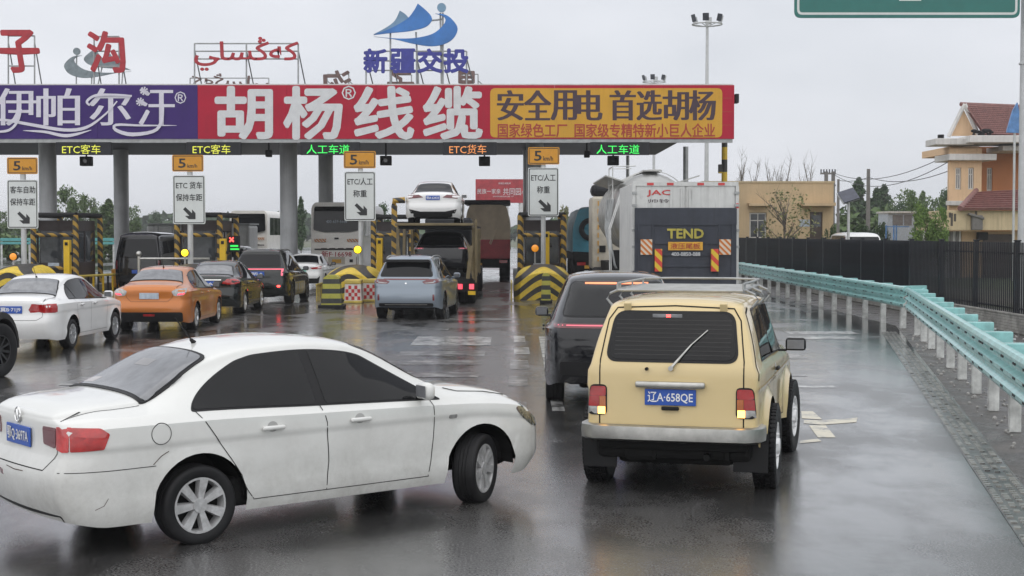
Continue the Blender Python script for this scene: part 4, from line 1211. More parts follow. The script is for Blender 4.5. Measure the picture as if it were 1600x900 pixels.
def SEDAN(**k):
    d = dict(L=4.42, R=.292, Ra=.372, rw=1.03, fw=3.63, track=.745, crease=.76,
        zc=[(0, .99), (.06, 1.035), (.3, 1.065), (.62, 1.085), (1.22, 1.345), (1.6, 1.425), (2.0, 1.445), (2.4, 1.42), (2.62, 1.37), (3.36, 1.005), (3.8, .95), (4.2, .875), (4.35, .78), (4.42, .70)],
        ze=[(0, .95), (.3, 1.0), (.62, 1.02), (1.2, 1.25), (1.6, 1.345), (2.0, 1.365), (2.4, 1.335), (2.62, 1.28), (3.36, .95), (3.8, .90), (4.2, .83), (4.42, .67)],
        zb=[(0, .92), (.4, .955), (1.0, .955), (2.0, .925), (3.2, .885), (3.8, .85), (4.2, .79), (4.42, .62)],
        wm=[(0, .83), (.5, .85), (2.2, .855), (3.6, .85), (4.2, .82), (4.42, .76)],
        wb=[(0, .77), (.6, .79), (2.2, .80), (3.3, .79), (4.2, .74), (4.42, .68)],
        wt=[(0, .64), (.62, .62), (1.2, .545), (2.0, .56), (2.6, .55), (3.36, .66), (4.2, .60), (4.42, .52)],
        tail=[(.2, .12), (.42, .02), (.58, 0), (.66, .05), (.8, .07), (.95, .06), (1.05, .10)],
        nose=[(.2, .12), (.4, .0), (.6, .02), (.75, .10), (.9, .2)], ca=.22, cr=.42, ft=.8)
    d.update(k); return d
def SUV(**k):
    d = dict(L=4.6, R=.345, Ra=.40, rw=.92, fw=3.62, track=.79, crease=.86,
        zc=[(0, 1.60), (.3, 1.645), (1.1, 1.68), (1.9, 1.68), (2.5, 1.615), (3.35, 1.13), (3.9, 1.06), (4.35, .96), (4.6, .80)],
        ze=[(0, 1.49), (.3, 1.55), (1.1, 1.59), (1.9, 1.58), (2.5, 1.51), (3.35, 1.06), (3.9, 1.0), (4.35, .9), (4.6, .74)],
        zb=[(0, 1.06), (1.0, 1.05), (2.2, 1.01), (3.3, .99), (4.0, .92), (4.6, .70)],
        wm=[(0, .885), (.6, .905), (2.2, .91), (3.6, .905), (4.3, .86), (4.6, .80)],
        wb=[(0, .83), (.6, .85), (2.2, .855), (3.3, .85), (4.3, .78), (4.6, .72)],
        wt=[(0, .60), (.6, .62), (1.5, .635), (2.5, .62), (3.35, .72), (4.3, .64), (4.6, .56)],
        tail=[(.25, .14), (.42, .03), (.55, 0), (.8, .03), (1.02, .06), (1.12, .12), (1.5, .40), (1.62, .48)],
        nose=[(.2, .14), (.45, .0), (.7, .03), (.95, .2)], ca=.17, cr=.42, ft=1.3, sill=[(0, .32), (.4, .25), (4.2, .25), (4.6, .30)])
    d.update(k); return d

def side_windows(B, root, xs, rear_cut, front_cut, mat, sides='RL', m_lo=.018, m_hi=.03, pill=.035, trim=True, curve=True):
    """daylight opening between belt and roof rail; xs = pillar positions, rear_cut/front_cut = ((x_bottom),(x_top))"""
    L = B.sp['L']
    def outline(x0b, x0t, x1b, x1t, g):
        lo, hi = [], []
        for k in range(13):
            t = k/12
            xb = x0b + (x1b - x0b)*t; lo.append((xb - L/2, B.zb(xb) + m_lo - g))
        for k in range(13):
            t = k/12
            xt = x1t + (x0t - x1t)*t; hi.append((xt - L/2, max(B.ze(xt) - m_hi + g, B.zb(xt) + m_lo + .004)))
        if curve and x0t - x0b > .2:
            zt_, zb_ = hi[-1][1], lo[0][1]
            hi.pop()
            for k in range(7, 0, -1):
                t = k/7.5; hi.append((x0b + (x0t - x0b)*t**1.45 - L/2, zb_ + (zt_ - zb_)*t**.95))
        return lo + hi
    for sd in sides:
        if trim: B.patch(sd, round_poly(outline(rear_cut[0] - .02, rear_cut[1] - .02, front_cut[0] + .03, front_cut[1] + .02, .014), .04, 3), 'window_trim', M['trim'], root, .003)
        bounds = [rear_cut] + [(x + .02, x - .02) for x in xs] + [front_cut]
        for i in range(len(bounds) - 1):
            a, b = bounds[i], bounds[i+1]
            ga = 0 if i == 0 else pill/2; gb = 0 if i == len(bounds) - 2 else pill/2
            B.patch(sd, round_poly(outline(a[0] + ga, a[1] + ga, b[0] - gb, b[1] - gb, 0), .03, 3), 'side_window', mat, root, .006)

def plate(B, root, z, text, mat=None, w=.44, h=.14, tx=None, view='B', y=0.0):
    mat = mat or M['plate_blue']; tx = tx or M['plate_white']
    p, nr = B.hit(view, y, z)
    sg = -1 if view == 'B' else 1
    b = MB(); b.box((p.x + sg*.012, y, z), (.012, w, h), .004); pl = b.build('number_plate', mat, root, False)
    def fr(u, v, lift): return Vector((p.x + sg*(.0185 + lift), y + sg*u, v))
    if text:
        lettering([(text, -w*.44, w*.44, z - h*.34, z + h*.34, .012)], 'lettering', tx, pl, fr, .001, False)
    return pl

def mirror(B, root, x, z, mat, sides='RL', s=1.0):
    L = B.sp['L']
    for sd in sides:
        p, nr = B.hit(sd, x - L/2, z)
        sg = -1 if sd == 'R' else 1
        b = MB()
        c = Vector((p.x - .02, p.y + sg*.14*s, z + .055*s))
        b.box(c, (.10*s, .20*s, .14*s), .045*s, rz=sg*.15)
        b.box((p.x + .01, p.y + sg*.04*s, z + .0), (.05*s, .11*s, .035*s), .012)
        mo = b.build('wing_mirror', mat, root, False, True, 50)
        b = MB(); b.box(c + Vector((-.051*s, 0, 0)), (.006, .155*s, .095*s), .002, rz=sg*.15); b.build('mirror_glass', M['glass_sky'], mo, False)

def handle(B, root, x, z, mat, sides='RL', w=.19):
    L = B.sp['L']
    for sd in sides:
        p, nr = B.hit(sd, x - L/2, z)
        b = MB(); b.box(p + nr*.022, (w, .03, .034), .013); b.build('door_handle', mat, root, False, True, 50)
        B.patch(sd, [(p.x + .045*math.cos(a), z + .008 + .04*math.sin(a)) for a in np.linspace(0, 2*math.pi, 16, endpoint=False)], 'handle_recess', M['recess'], root, .0015)
M['recess'] = pm('handle_recess', (0.35, 0.35, 0.34), .5)

def underbody(B, root):
    sp = B.sp; L = sp['L']
    b = MB(); b.box((0, 0, .36), (L - .5, 1.02, .26), .05)
    w = sp['track']
    b.box((0, 0, .33), (sp['fw'] - sp['rw'] - 2*sp['Ra'] - .06, 2*w + .04, .22), .04)
    b.box((-L/2 + .32, 0, .42), (.4, 1.35, .26), .05)
    b.box((L/2 - .32, 0, .42), (.4, 1.3, .26), .05)
    for xw in (sp['rw'], sp['fw']):
        b.cyl((xw - L/2, -w, sp['R']), (xw - L/2, w, sp['R']), .05, n=10)
    b.build('underbody', M['under'], root, False)
    for xw in (sp['rw'], sp['fw']):
        for s in (-1, 1):
            bb = MB(); n = 18; Ra = sp['Ra'] - .004
            outer = [bb.bm.verts.new((xw - L/2 + Ra*math.cos(math.pi*k/n), s*(w + .06), sp['R'] + Ra*math.sin(math.pi*k/n))) for k in range(n + 1)]
            inner = [bb.bm.verts.new((v.co.x, s*(w - .26), v.co.z)) for v in outer]
            for k in range(n): bb.bm.faces.new((outer[k], outer[k+1], inner[k+1], inner[k]))
            bb.bm.faces.new(inner)
            bb.build('wheel_arch_liner', M['under'], root, False)

def mir(poly): return [(-p[0], p[1]) for p in poly]
def rear_pair(B, root, poly, name, mat, lift=.006):
    B.patch('B', poly, name, mat, root, lift, .05); B.patch('B', mir(poly), name, mat, root, lift, .05)
def side_pair(B, root, poly, name, mat, lift=.006, sides='RL'):
    for s in sides: B.patch(s, [(x - B.sp['L']/2, z) for x, z in poly], name, mat, root, lift, .05)

def sedan(name, label, loc, heading, pmat, sp, o, group='cars queuing for the toll booths'):
    """o: options. Generic saloon with doors, glass, lamps, plate, wheels"""
    root = thing(name, label, 'car', loc, rad(90) - heading, group)
    B = Body(sp); L = sp['L']
    link_mesh('body', B.me, pmat, root)
    underbody(B, root)
    sides = o.get('sides', 'RL')
    g = o.get('glass', M['glass'])
    suv = o.get('suv', False)
    bx = o.get('bx', 2.05)
    if suv: side_windows(B, root, o.get('px', [1.25, 2.05]), o.get('rc', (.62, .85)), o.get('fc', (3.18, 2.5)), g, sides)
    else: side_windows(B, root, o.get('px', [1.30, 2.08]), o.get('rc', (.98, 1.40)), o.get('fc', (3.22, 2.56)), g, sides, pill=o.get('pill', .035))
    gl = o['rear_glass']      # (z0, half0, z1, half1)
    if not suv:
        x0, h0, x1, h1 = o.get('rgt', (.68, .62, 1.24, .475))
        q = [(x0 - L/2, -h0), (x0 - L/2, h0), (x1 - L/2, h1), (x1 - L/2, -h1)]
        q2 = [(x0 - .03 - L/2, -h0 - .02), (x0 - .03 - L/2, h0 + .02), (x1 + .03 - L/2, h1 + .02), (x1 + .03 - L/2, -h1 - .02)]
        B.patch('T', round_poly(q2, .06), 'window_seal', M['trim'], root, .010, .04)
        B.patch('T', round_poly(q, .05), 'rear_window', o.get('rg', g), root, .015, .04)
        for s_ in (-1, 1): B.seam('T', [(x0 - .03 - L/2, s_*(h0 + .02)), (x0 - .25 - L/2, s_*(h0 + .025)), (.10 - L/2, s_*.60)], 'boot_gap', M['gap'], root, .006)
    if suv: B.patch('B', round_poly([(-gl[1] - .02, gl[0] - .015), (gl[1] + .02, gl[0] - .015), (gl[3] + .02, gl[2] + .012), (-gl[3] - .02, gl[2] + .012)], .07), 'window_seal', M['trim'], root, .003)
    if suv: B.patch('B', round_poly([(-gl[1], gl[0]), (gl[1], gl[0]), (gl[3], gl[2]), (-gl[3], gl[2])], .06), 'rear_window', o.get('rg', g), root, .006, .06)
    fg = o.get('front_glass', (1.05, .62, 1.36, .5) if not suv else (1.17, .68, 1.56, .57))
    B.patch('F', round_poly([(-fg[1], fg[0]), (fg[1], fg[0]), (fg[3], fg[2]), (-fg[3], fg[2])], .06), 'windscreen', M['glass'], root, .005)
    w = o.get('wheel', dict(style='twin5', rim=M['alloy']))
    tw = w.get('w', .205)
    for i, xw in enumerate((sp['rw'], sp['fw'])):
        for s in (-1, 1):
            add_wheel(root, xw - L/2, s*(sp['track'] - .0), sp['R'], tw, sp['R']*w.get('rr', .68), w['style'], w['rim'], o.get('steer', 0) if i else 0)
    # door seams
    sm = M['gap']; zs = .28
    for sd in sides:
        for xd, lean in o.get('doors', [(1.38, .35), (2.1, .03), (3.08, -.10)]):
            if isinstance(lean, list): B.seam(sd, [(a - L/2, z) for a, z in lean], 'panel_gap', sm, root); continue
            B.seam(sd, [(xd - L/2, zs), (xd - L/2 - .01, .5), (xd - L/2 - lean*.45, B.zb(xd) + .01)], 'panel_gap', sm, root)
        B.seam(sd, [(o.get('doors', [(1.38, 0)])[0][0] - L/2, zs), (o.get('doors', [(0, 0), (0, 0), (3.08, 0)])[-1][0] - L/2, zs)], 'panel_gap', sm, root, .006)
    hz = o.get('hz', .84 if not suv else .93)
    for hx in o.get('handles', (1.52, 2.30)): handle(B, root, hx, hz, o.get('handle_mat', pmat), sides)
    mirror(B, root, o.get('mx', 3.02), o.get('mz', .93 if not suv else 1.03), o.get('mirror_mat', pmat), sides, o.get('ms', 1.0))
    for poly, nm, mt in o.get('rear', []): rear_pair(B, root, poly, nm, mt)
    for poly, nm, mt in o.get('rear1', []): B.patch('B', poly, nm, mt, root, .007, .05)
    for poly, nm, mt in o.get('side', []): side_pair(B, root, poly, nm, mt, sides=sides)
    for ln in o.get('rear_seams', []):
        B.seam('B', ln, 'panel_gap', sm, root); 
    if 'plate' in o: plate(B, root, o['plate_z'], o['plate'], o.get('plate_mat'))
    # headlamps
    hl = o.get('head', rect(.42, .70, .62, .74, .03) if not suv else rect(.48, .78, .74, .86, .03))
    for q in (hl, mir(hl)): B.patch('F', q, 'headlamp', M['head_lens'], root, .006)
    B.patch('F', rect(-.5, .5, .36, .52, .04), 'grille', M['trim'], root, .005)
    if o.get('antenna'):
        p, nr = B.hit('T', o['antenna'] - L/2, 0)
        b = MB(); b.cyl(p, p + Vector((-.03, 0, .03)), .022, .012, 10); b.tube([p + Vector((-.02, 0, .02)), p + Vector((-.16, 0, .20))], .005, 6); b.build('antenna', M['trim'], root, False)
    if o.get('fin'):
        p, nr = B.hit('T', o['fin'] - L/2, 0)
        b = MB(); b.prism([(p.x - .12, p.z - .005), (p.x + .06, p.z - .005), (p.x - .09, p.z + .075), (p.x - .115, p.z + .07)], 'y', -.015, .015); b.build('roof_fin', o.get('fin_mat', M['trim']), root, False)
    if o.get('rails'):
        for s in (-1, 1):
            b = MB(); pts = []
            for x in np.linspace(.55, 2.4, 8):
                p, nr = B.hit('T', x - L/2, s*.60); pts.append(p + Vector((0, 0, .03)))
            b.tube(pts, .016, 8); b.build('roof_rail', o['rails'], root, False)
    if o.get('exhaust'):
        b = MB(); b.cyl((-L/2 - .0, -.5, .27), (-L/2 + .3, -.5, .27), .035, n=12); b.build('exhaust_pipe', M['steel'], root, False)
    return root, B

# ---- the white saloon turning across in the foreground
spj = SEDAN()
doors = [(1.46, [(1.01, .97), (1.16, .76), (1.36, .47), (1.40, .36), (1.46, .285)]), (2.1, [(2.06, .945), (2.10, .80), (2.12, .5), (2.10, .285)]), (3.08, [(3.12, .90), (3.13, .7), (3.10, .4), (3.07, .285)])]
jroot, JB = sedan('white_saloon_car', 'dirty white saloon cutting across the front with its front wheel turned', (0, 0, 0), 0, M['white_paint'], spj, dict(
    rear_glass=(1.10, .60, 1.395, .47), rg=M['glass_sky'], wheel=dict(style='cap7', rim=M['hubcap'], w=.20, rr=.70), steer=rad(30), antenna=1.42, pill=.085, px=[2.06], rc=(1.0, 1.52),
    plate='\u9102Q\u00b73697A', plate_z=.80, handles=(1.62, 2.40), hz=.80, mx=3.02,
    rear=[(round_poly([(.40, .90), (.40, .775), (.57, .755), (.585, .90)], .02), 'tail_light_inner', M['dark_red_lens']),
          (round_poly([(.592, .91), (.585, .75), (.66, .735), (.715, .74), (.715, .91)], .012), 'tail_light', M['red_lens_bright'])],
    side=[(round_poly([(.10, .742), (.30, .755), (.34, .86), (.28, .90), (.10, .908)], .012), 'tail_light_side', M['red_lens_bright']),
          (round_poly([(.12, .80), (.22, .80), (.24, .84), (.12, .85)], .01), 'lamp_reflector', M['red_lens']),
          (round_poly([(4.00, .77), (4.06, .70), (4.22, .60), (4.35, .57), (4.33, .74), (4.15, .80)], .03), 'headlamp_side', M['head_lens'])],
    rear_seams=[[(-.60, 1.0), (-.60, .72), (-.50, .60), (.50, .60), (.60, .72), (.60, 1.0)]],
    doors=doors), group='cars turning and queuing ahead')
def place(root, loc, heading):
    root.location = loc; root.rotation_euler = (0, 0, rad(90) - heading)
place(jroot, (-1.88, 12.0, 0), rad(50.4))
L = spj['L']
for sd in 'R':
    # filler flap, sill line, wheel arch lip, scrapes, side repeater
    c = (.72 - L/2, .83)
    JB.seam('R', [(c[0] + .075*math.cos(a), c[1] + .075*math.sin(a)) for a in np.linspace(0, 2*math.pi, 25)], 'fuel_flap', M['gap'], jroot, .005)
    JB.seam('R', [(.02 - L/2, .60), (.68 - L/2, .605)], 'bumper_gap', M['gap'], jroot, .005)
    JB.seam('R', [(3.36 - L/2, .965), (3.5 - L/2, .93), (3.8 - L/2, .905), (4.15 - L/2, .84)], 'bonnet_gap', M['gap'], jroot, .006)
    JB.patch('R', rect(3.28 - L/2, 3.36 - L/2, .735, .765, .012), 'side_repeater', M['clear_lens'], jroot, .006)
b = MB()
p, _ = JB.hit('B', 0, .945)
b.lathe([(.052, 0), (.060, -.006), (.052, -.012), (.044, -.006), (.052, 0)], 28, Matrix.Translation((p.x - .008, 0, .945)) @ Matrix.Rotation(rad(-90), 4, 'Z'))
for s in (-1, 1):
    b.prism([(s*.006, .90), (s*.0, .905), (s*.028, .985), (s*.036, .98)], 'x', p.x - .018, p.x - .008)
    b.prism([(s*.036, .93), (s*.028, .945), (s*.016, .905), (s*.022, .90)], 'x', p.x - .018, p.x - .008)
b.build('badge', M['chrome'], jroot, False)
M['sticker_plate_white'] = pm('sticker_white', (.42, .39, .38), .15)
M['sticker_plate_pale'] = pm('sticker_pale', (.24, .235, .235), .12)
M['scrape'] = pm('scrape', (0.10, 0.07, 0.06), .8, var=.5, scale=30)
JB.seam('B', [(-.2, .565), (-.05, .56), (.1, .57)], 'scratch', M['scrape'], jroot, .007)
JB.seam('R', [(.24 - L/2, .335), (.30 - L/2, .36), (.33 - L/2, .41)], 'scratch', M['scrape'], jroot, .004)
for q, mt in ((rect(.72 - L/2, .80 - L/2, .30, .50), 'plate_white'), (rect(.98 - L/2, 1.06 - L/2, -.1, .12), 'plate_pale')): JB.patch('T', q, 'sticker', M['sticker_' + mt], jroot, .0165, .04)
JB.patch('B', rect(-.62, .62, .235, .285, .02), 'lower_lip', M['trim'], jroot, .004)
JB.seam('R', [(.66 - L/2, .615), (.72 - L/2, .67), (.78 - L/2, .70)], 'scratch', M['scrape'], jroot, .006)
JB.patch('B', round_poly([(.18, .49), (.24, .50), (.25, .54), (.19, .53)], .01), 'touched_up_paint', M['dark_red_lens'], jroot, .002)

# ---- the cream boxy off-roader
spn = dict(L=3.66, R=.375, Ra=.43, rw=.72, fw=2.92, track=.72, crease=.93, flare=.045,
    zc=[(0, 1.65), (.15, 1.675), (.5, 1.69), (1.3, 1.70), (1.95, 1.68), (2.1, 1.64), (2.62, 1.16), (3.2, 1.12), (3.6, 1.07), (3.66, .98)],
    ze=[(0, 1.585), (.15, 1.605), (.5, 1.615), (1.3, 1.63), (1.95, 1.61), (2.1, 1.57), (2.62, 1.11), (3.2, 1.06), (3.6, 1.01), (3.66, .92)],
    zb=[(0, 1.12), (1.2, 1.11), (2.5, 1.07), (3.3, 1.0), (3.66, .86)],
    wm=[(0, .745), (.5, .765), (2.8, .77), (3.4, .76), (3.66, .75)],
    wb=[(0, .715), (.5, .735), (2.5, .735), (3.4, .72), (3.66, .71)],
    wt=[(0, .585), (.5, .595), (1.9, .60), (2.1, .60), (2.62, .68), (3.4, .69), (3.66, .68)],
    tail=[(.3, .05), (.5, .0), (1.08, .0), (1.16, .03), (1.6, .26), (1.7, .34)], nose=[(.3, .08), (.6, 0), (1.0, .06)],
    ca=.045, caf=.04, cr=.12, ft=1.1, fn=.5, bulge=.025, bulgef=.02, sill=[(0, .52), (.25, .40), (3.4, .40), (3.66, .5)])
M['heater'] = pm('heater_line', (.013, .0125, .012), .3)
nroot = thing('cream_offroader', 'cream yellow boxy off-roader with steel bumper and roof rack', 'car', (0, 0, 0), 0, 'cars turning and queuing ahead')
NB = Body(spn); L = spn['L']
link_mesh('body', NB.me, M['cream'], nroot)
underbody(NB, nroot)
place(nroot, (1.83, 14.35, 0), rad(14.8))
side_windows(NB, nroot, [1.28], (.42, .62), (2.42, 2.04), M['glass'], m_lo=.03, m_hi=.045, pill=.06)
wg = [(-.555, 1.165), (.555, 1.165), (.50, 1.55), (-.50, 1.55)]
NB.patch('B', round_poly([(x*1.045, z + (.025 if z > 1.3 else -.022)) for x, z in wg], .11, 6), 'window_seal', M['trim'], nroot, .006)
NB.patch('B', round_poly(wg, .10, 6), 'rear_window', M['glass'], nroot, .011, .06)
NB.patch('F', round_poly([(-.62, 1.2), (.62, 1.2), (.53, 1.58), (-.53, 1.58)], .06), 'windscreen', M['glass'], nroot, .006)
NB.seam('B', [(-.62, .56), (-.62, 1.16), (-.575, 1.50), (-.51, 1.60), (0, 1.62), (.51, 1.60), (.575, 1.50), (.62, 1.16), (.62, .56)], 'tailgate_gap', M['gap'], nroot, .011)
for sd in 'RL':
    NB.seam(sd, [(1.32 - L/2, .46), (1.32 - L/2, 1.1)], 'door_gap', M['gap'], nroot, .009)
    NB.seam(sd, [(2.42 - L/2, .46), (2.40 - L/2, 1.08)], 'door_gap', M['gap'], nroot, .009)
    NB.seam(sd, [(1.32 - L/2, .46), (2.42 - L/2, .46)], 'door_gap', M['gap'], nroot, .009)
    NB.seam(sd, [(.06 - L/2, .93), (3.4 - L/2, .93)], 'body_crease', M['cream'], nroot, .02, .006)
    NB.seam(sd, [(.05 - L/2, 1.0), (.08 - L/2, 1.12), (.30 - L/2, 1.56), (.45 - L/2, 1.60)], 'pillar_vent', M['gap'], nroot, .022)
handle(NB, nroot, 1.46, .99, M['black_flat'], w=.16)
for sd in 'RL':
    sg = -1 if sd == 'R' else 1
    p, _ = NB.hit(sd, 2.22 - L/2, 1.10)
    b = MB(); c = Vector((p.x, p.y + sg*.17, 1.16)); b.box(c, (.07, .20, .125), .03); b.tube([p + Vector((0, 0, 0)), p + Vector((0, sg*.07, .0)), c], .012)
    mo = b.build('wing_mirror', M['trim'], nroot, False, True, 50)
    b = MB(); b.box(c + Vector((-.037, 0, 0)), (.004, .165, .09), .001); b.build('mirror_glass', M['glass_sky'], mo, False)
for s in (-1, 1):
    def yy(*ps): return [(s*a, z) for a, z in ps]
    h0 = NB.patch('B', round_poly(yy((.555, .945), (.705, .945), (.725, .68), (.555, .68)), .045), 'tail_light', M['trim'], nroot, .006, .05)
    NB.patch('B', round_poly(yy((.565, .93), (.695, .93), (.705, .845), (.565, .845)), .02), 'brake_lens', M['red_lens'], h0, .012, .05)
    NB.patch('B', yy((.565, .843), (.62, .843), (.62, .755), (.565, .755)), 'indicator_lens', M['amber_lens'], h0, .012, .05)
    NB.patch('B', yy((.623, .843), (.705, .843), (.712, .755), (.623, .755)), 'tail_lens', M['red_lens'], h0, .0122, .05)
    NB.patch('B', yy((.635, .753), (.712, .753), (.718, .69), (.635, .69)), 'reverse_lens', M['clear_lens'], h0, .012, .05)
    NB.patch('B', yy((.57, .753), (.633, .753), (.633, .69), (.57, .69)), 'lit_lens', M['lit_amber'], h0, .0125, .05)
px, _ = NB.hit('B', 0, .93)
b = MB(); b.box((px.x - .03, 0, .958), (.05, .60, .055), .016); b.build('tailgate_handle', M['steel'], nroot, False, True, 50)
plate(NB, nroot, .85, '\u8fbdA\u00b7658QE', w=.44, h=.14)
b = MB(); b.box((px.x - .02, 0, .755), (.03, .15, .032), .008); b.build('tailgate_latch', M['black_flat'], nroot, False)
b = MB(); b.cyl((px.x - .03, -.225 + .43, 1.09), (px.x + .02, -.225 + .43, 1.09), .014, n=10); b.build('lock_button', M['black_flat'], nroot, False)
for k in range(9):
    zz = 1.205 + k*.036; NB.seam('B', [(-.50, zz), (.50, zz)], 'heater_line', M['heater'], nroot, .005, .0125)
# wiper
w0, _ = NB.hit('B', .0 - .01, 1.095); 
b = MB()
pa = NB.hit('B', -.005, 1.10)[0] + Vector((-.03, 0, 0)); pb = NB.hit('B', -.17, 1.30)[0] + Vector((-.03, 0, .0)); pc = NB.hit('B', -.30, 1.42)[0] + Vector((-.026, 0, 0))
b.tube([pa, pb], [.014, .007]); b.tube([(pa + pb)/2, pb, pc], .006); b.cyl(pa + Vector((.05, 0, 0)), pa + Vector((-.015, 0, 0)), .022, n=10)
b.build('rear_wiper', M['steel'], nroot, False)
for s in (-1, 1):
    p, _ = NB.hit('B', s*.42, 1.60)
    b = MB(); b.box((p.x - .005, s*.42, 1.61), (.05, .065, .085), .008, ry=rad(-18)); b.build('tailgate_hinge', M['cream'], nroot, False)
p, nr = NB.hit('B', .06, 1.535)
b = MB(); b.box(p + Vector((-.016, 0, 0)), (.012, .26, .032), .004); bl = b.build('high_brake_light', M['glass_sky'], nroot, False)
b = MB(); b.box(p + Vector((-.024, -.01, 0)), (.006, .035, .022)); b.build('lit_bulb', M['lit_red'], bl, False)
# bumper
b = MB()
prof = [(0, .60), (-.05, .615), (-.085, .60), (-.09, .545), (-.085, .49), (-.05, .472), (0, .485)]
path = [(.26, -.705), (.12, -.715), (.04, -.70), (-.015, -.645), (-.03, 0), (-.015, .645), (.04, .70), (.12, .715), (.26, .705)]
prev = None
for i, (x, y) in enumerate(path):
    t = Vector(path[min(i+1, len(path)-1)]) - Vector(path[max(i-1, 0)]); nrm = Vector((-t.y, t.x)).normalized()
    if nrm.x > 0 and abs(y) < .69: nrm = -nrm
    if abs(y) > .69 and nrm.y*y < 0: nrm = -nrm
    row = [b.bm.verts.new((x - L/2 - .02 + nrm.x*(-d), y + nrm.y*(-d)*1.0, z)) for d, z in prof]
    if prev:
        for k in range(len(row) - 1): b.bm.faces.new((prev[k], prev[k+1], row[k+1], row[k]))
    prev = row
b.build('rear_bumper', M['steel'], nroot, False, True, 45)
# lower tail pieces
b = MB(); b.box((-L/2 + .10, 0, .44), (.12, 1.30, .12), .03); b.tube([(-L/2 + .05, -.30, .33), (-L/2 + .6, -.28, .34)], .03); b.box((-L/2 + .25, .28, .36), (.3, .3, .18), .05); b.cyl((spn['rw'] - L/2, -.65, .37), (spn['rw'] - L/2, .65, .37), .055, n=12); b.ball((spn['rw'] - L/2, .1, .37), .14); b.box((-L/2 + .12, -.47, .36), (.05, .05, .12), .01); b.build('axle_and_exhaust', M['under'], nroot, False)
for s in (-1, 1):
    b = MB(); b.box((-L/2 + .22, s*.66, .36), (.015, .30, .34), .006); b.build('mud_flap', M['trim'], nroot, False)
for xw in (spn['rw'], spn['fw']):
    for s in (-1, 1): add_wheel(nroot, xw - L/2, s*.755, .375, .21, .21, 'steel', M['plate_white'], 0 if xw < 1 else rad(-4), True)
# roof rack
b = MB()
def zr(x, y): return NB.hit('T', x - L/2, y)[0].z
X0, X1 = .50, 1.95
for s in (-1, 1):
    b.tube([(X0 - L/2, s*.56, 1.75), (X1 - L/2, s*.56, 1.75)], .013)
    b.tube([(X0 - L/2, s*.56, 1.805), (X1 - L/2, s*.56, 1.805)], .011)
    for x in (.62, 1.25, 1.85):
        b.tube([(x - L/2, s*.63, 1.60), (x - L/2, s*.68, 1.66), (x - L/2, s*.65, 1.71), (x - L/2, s*.56, 1.75)], .012)
        b.tube([(x - L/2, s*.56, 1.75), (x - L/2, s*.56, 1.805)], .010)
for x in np.linspace(X0, X1, 6): b.tube([(x - L/2, -.56, 1.745), (x - L/2, .56, 1.745)], .012)
for x in (X1,): 
    b.tube([(x - L/2, -.56, 1.805), (x + .08 - L/2, -.3, 1.81), (x + .08 - L/2, .3, 1.81), (x - L/2, .56, 1.805)], .011)
b.tube([(X0 - L/2, .56, 1.805), (X0 - L/2, .56, 1.75)], .011); b.tube([(X0 - L/2, -.56, 1.805), (X0 - L/2, -.56, 1.75)], .011)
b.build('roof_rack', M['dull_steel'], nroot, False, True)

# ---- black coupe SUV ahead of it
spb = SUV(L=4.75, wm=[(0, .93), (.6, .955), (2.2, .96), (3.7, .95), (4.4, .90), (4.75, .84)], wb=[(0, .87), (.6, .895), (2.2, .90), (3.4, .89), (4.4, .82), (4.75, .76)],
    zc=[(0, 1.60), (.35, 1.67), (1.1, 1.72), (2.0, 1.73), (2.6, 1.66), (3.5, 1.14), (4.0, 1.06), (4.5, .96), (4.75, .80)],
    tail=[(.25, .12), (.45, .02), (.7, 0), (.95, .02), (1.08, .04), (1.16, .13), (1.5, .56), (1.62, .72)], ft=1.9, R=.365, Ra=.415, fw=3.75, rw=.95, track=.82, crease=.9, ca=.24, cr=.6, bulge=.12,
    ze=[(0, 1.53), (.3, 1.59), (1.1, 1.63), (1.9, 1.63), (2.6, 1.56), (3.5, 1.07), (4.0, 1.0), (4.5, .9), (4.75, .74)], wt=[(0, .60), (.6, .63), (1.5, .65), (2.6, .64), (3.5, .74), (4.4, .68), (4.75, .6)])
sedan('black_coupe_suv', 'black coupe SUV with full-width red light strip, ahead of the cream off-roader', (1.44, 21.3, 0), rad(1.5), M['black_paint'], spb, dict(suv=True,
    rear_glass=(1.18, .72, 1.60, .58), plate='', plate_z=.7, mx=3.15, wheel=dict(style='ten', rim=M['alloy_dark'], w=.25),
    px=[1.25, 2.1], rc=(.72, 1.1), fc=(3.3, 2.55),
    rear1=[(rect(-.84, .84, 1.03, 1.085, .02), 'light_strip', M['dark_red_lens']), (rect(-.82, .82, 1.058, 1.07), 'lit_strip', M['lit_pink']), (rect(-.42, .42, 1.575, 1.597), 'high_brake_light', M['lit_orange']),
           (rect(-.76, .76, .42, .60, .04), 'rear_diffuser', M['trim'])],
    rear=[(rect(.52, .66, 1.035, 1.055), 'tail_lamp', M['lit_red_soft']), (rect(.30, .62, .50, .53), 'reflector', M['dark_red_lens']), (rect(.2, .28, .83, .845), 'badge', M['chrome'])]), 'cars turning and queuing ahead')
# ------------------------------------------------------------------ the queue
TL = lambda y0, y1, z0, z1, r=.02: rect(y0, y1, z0, z1, r)
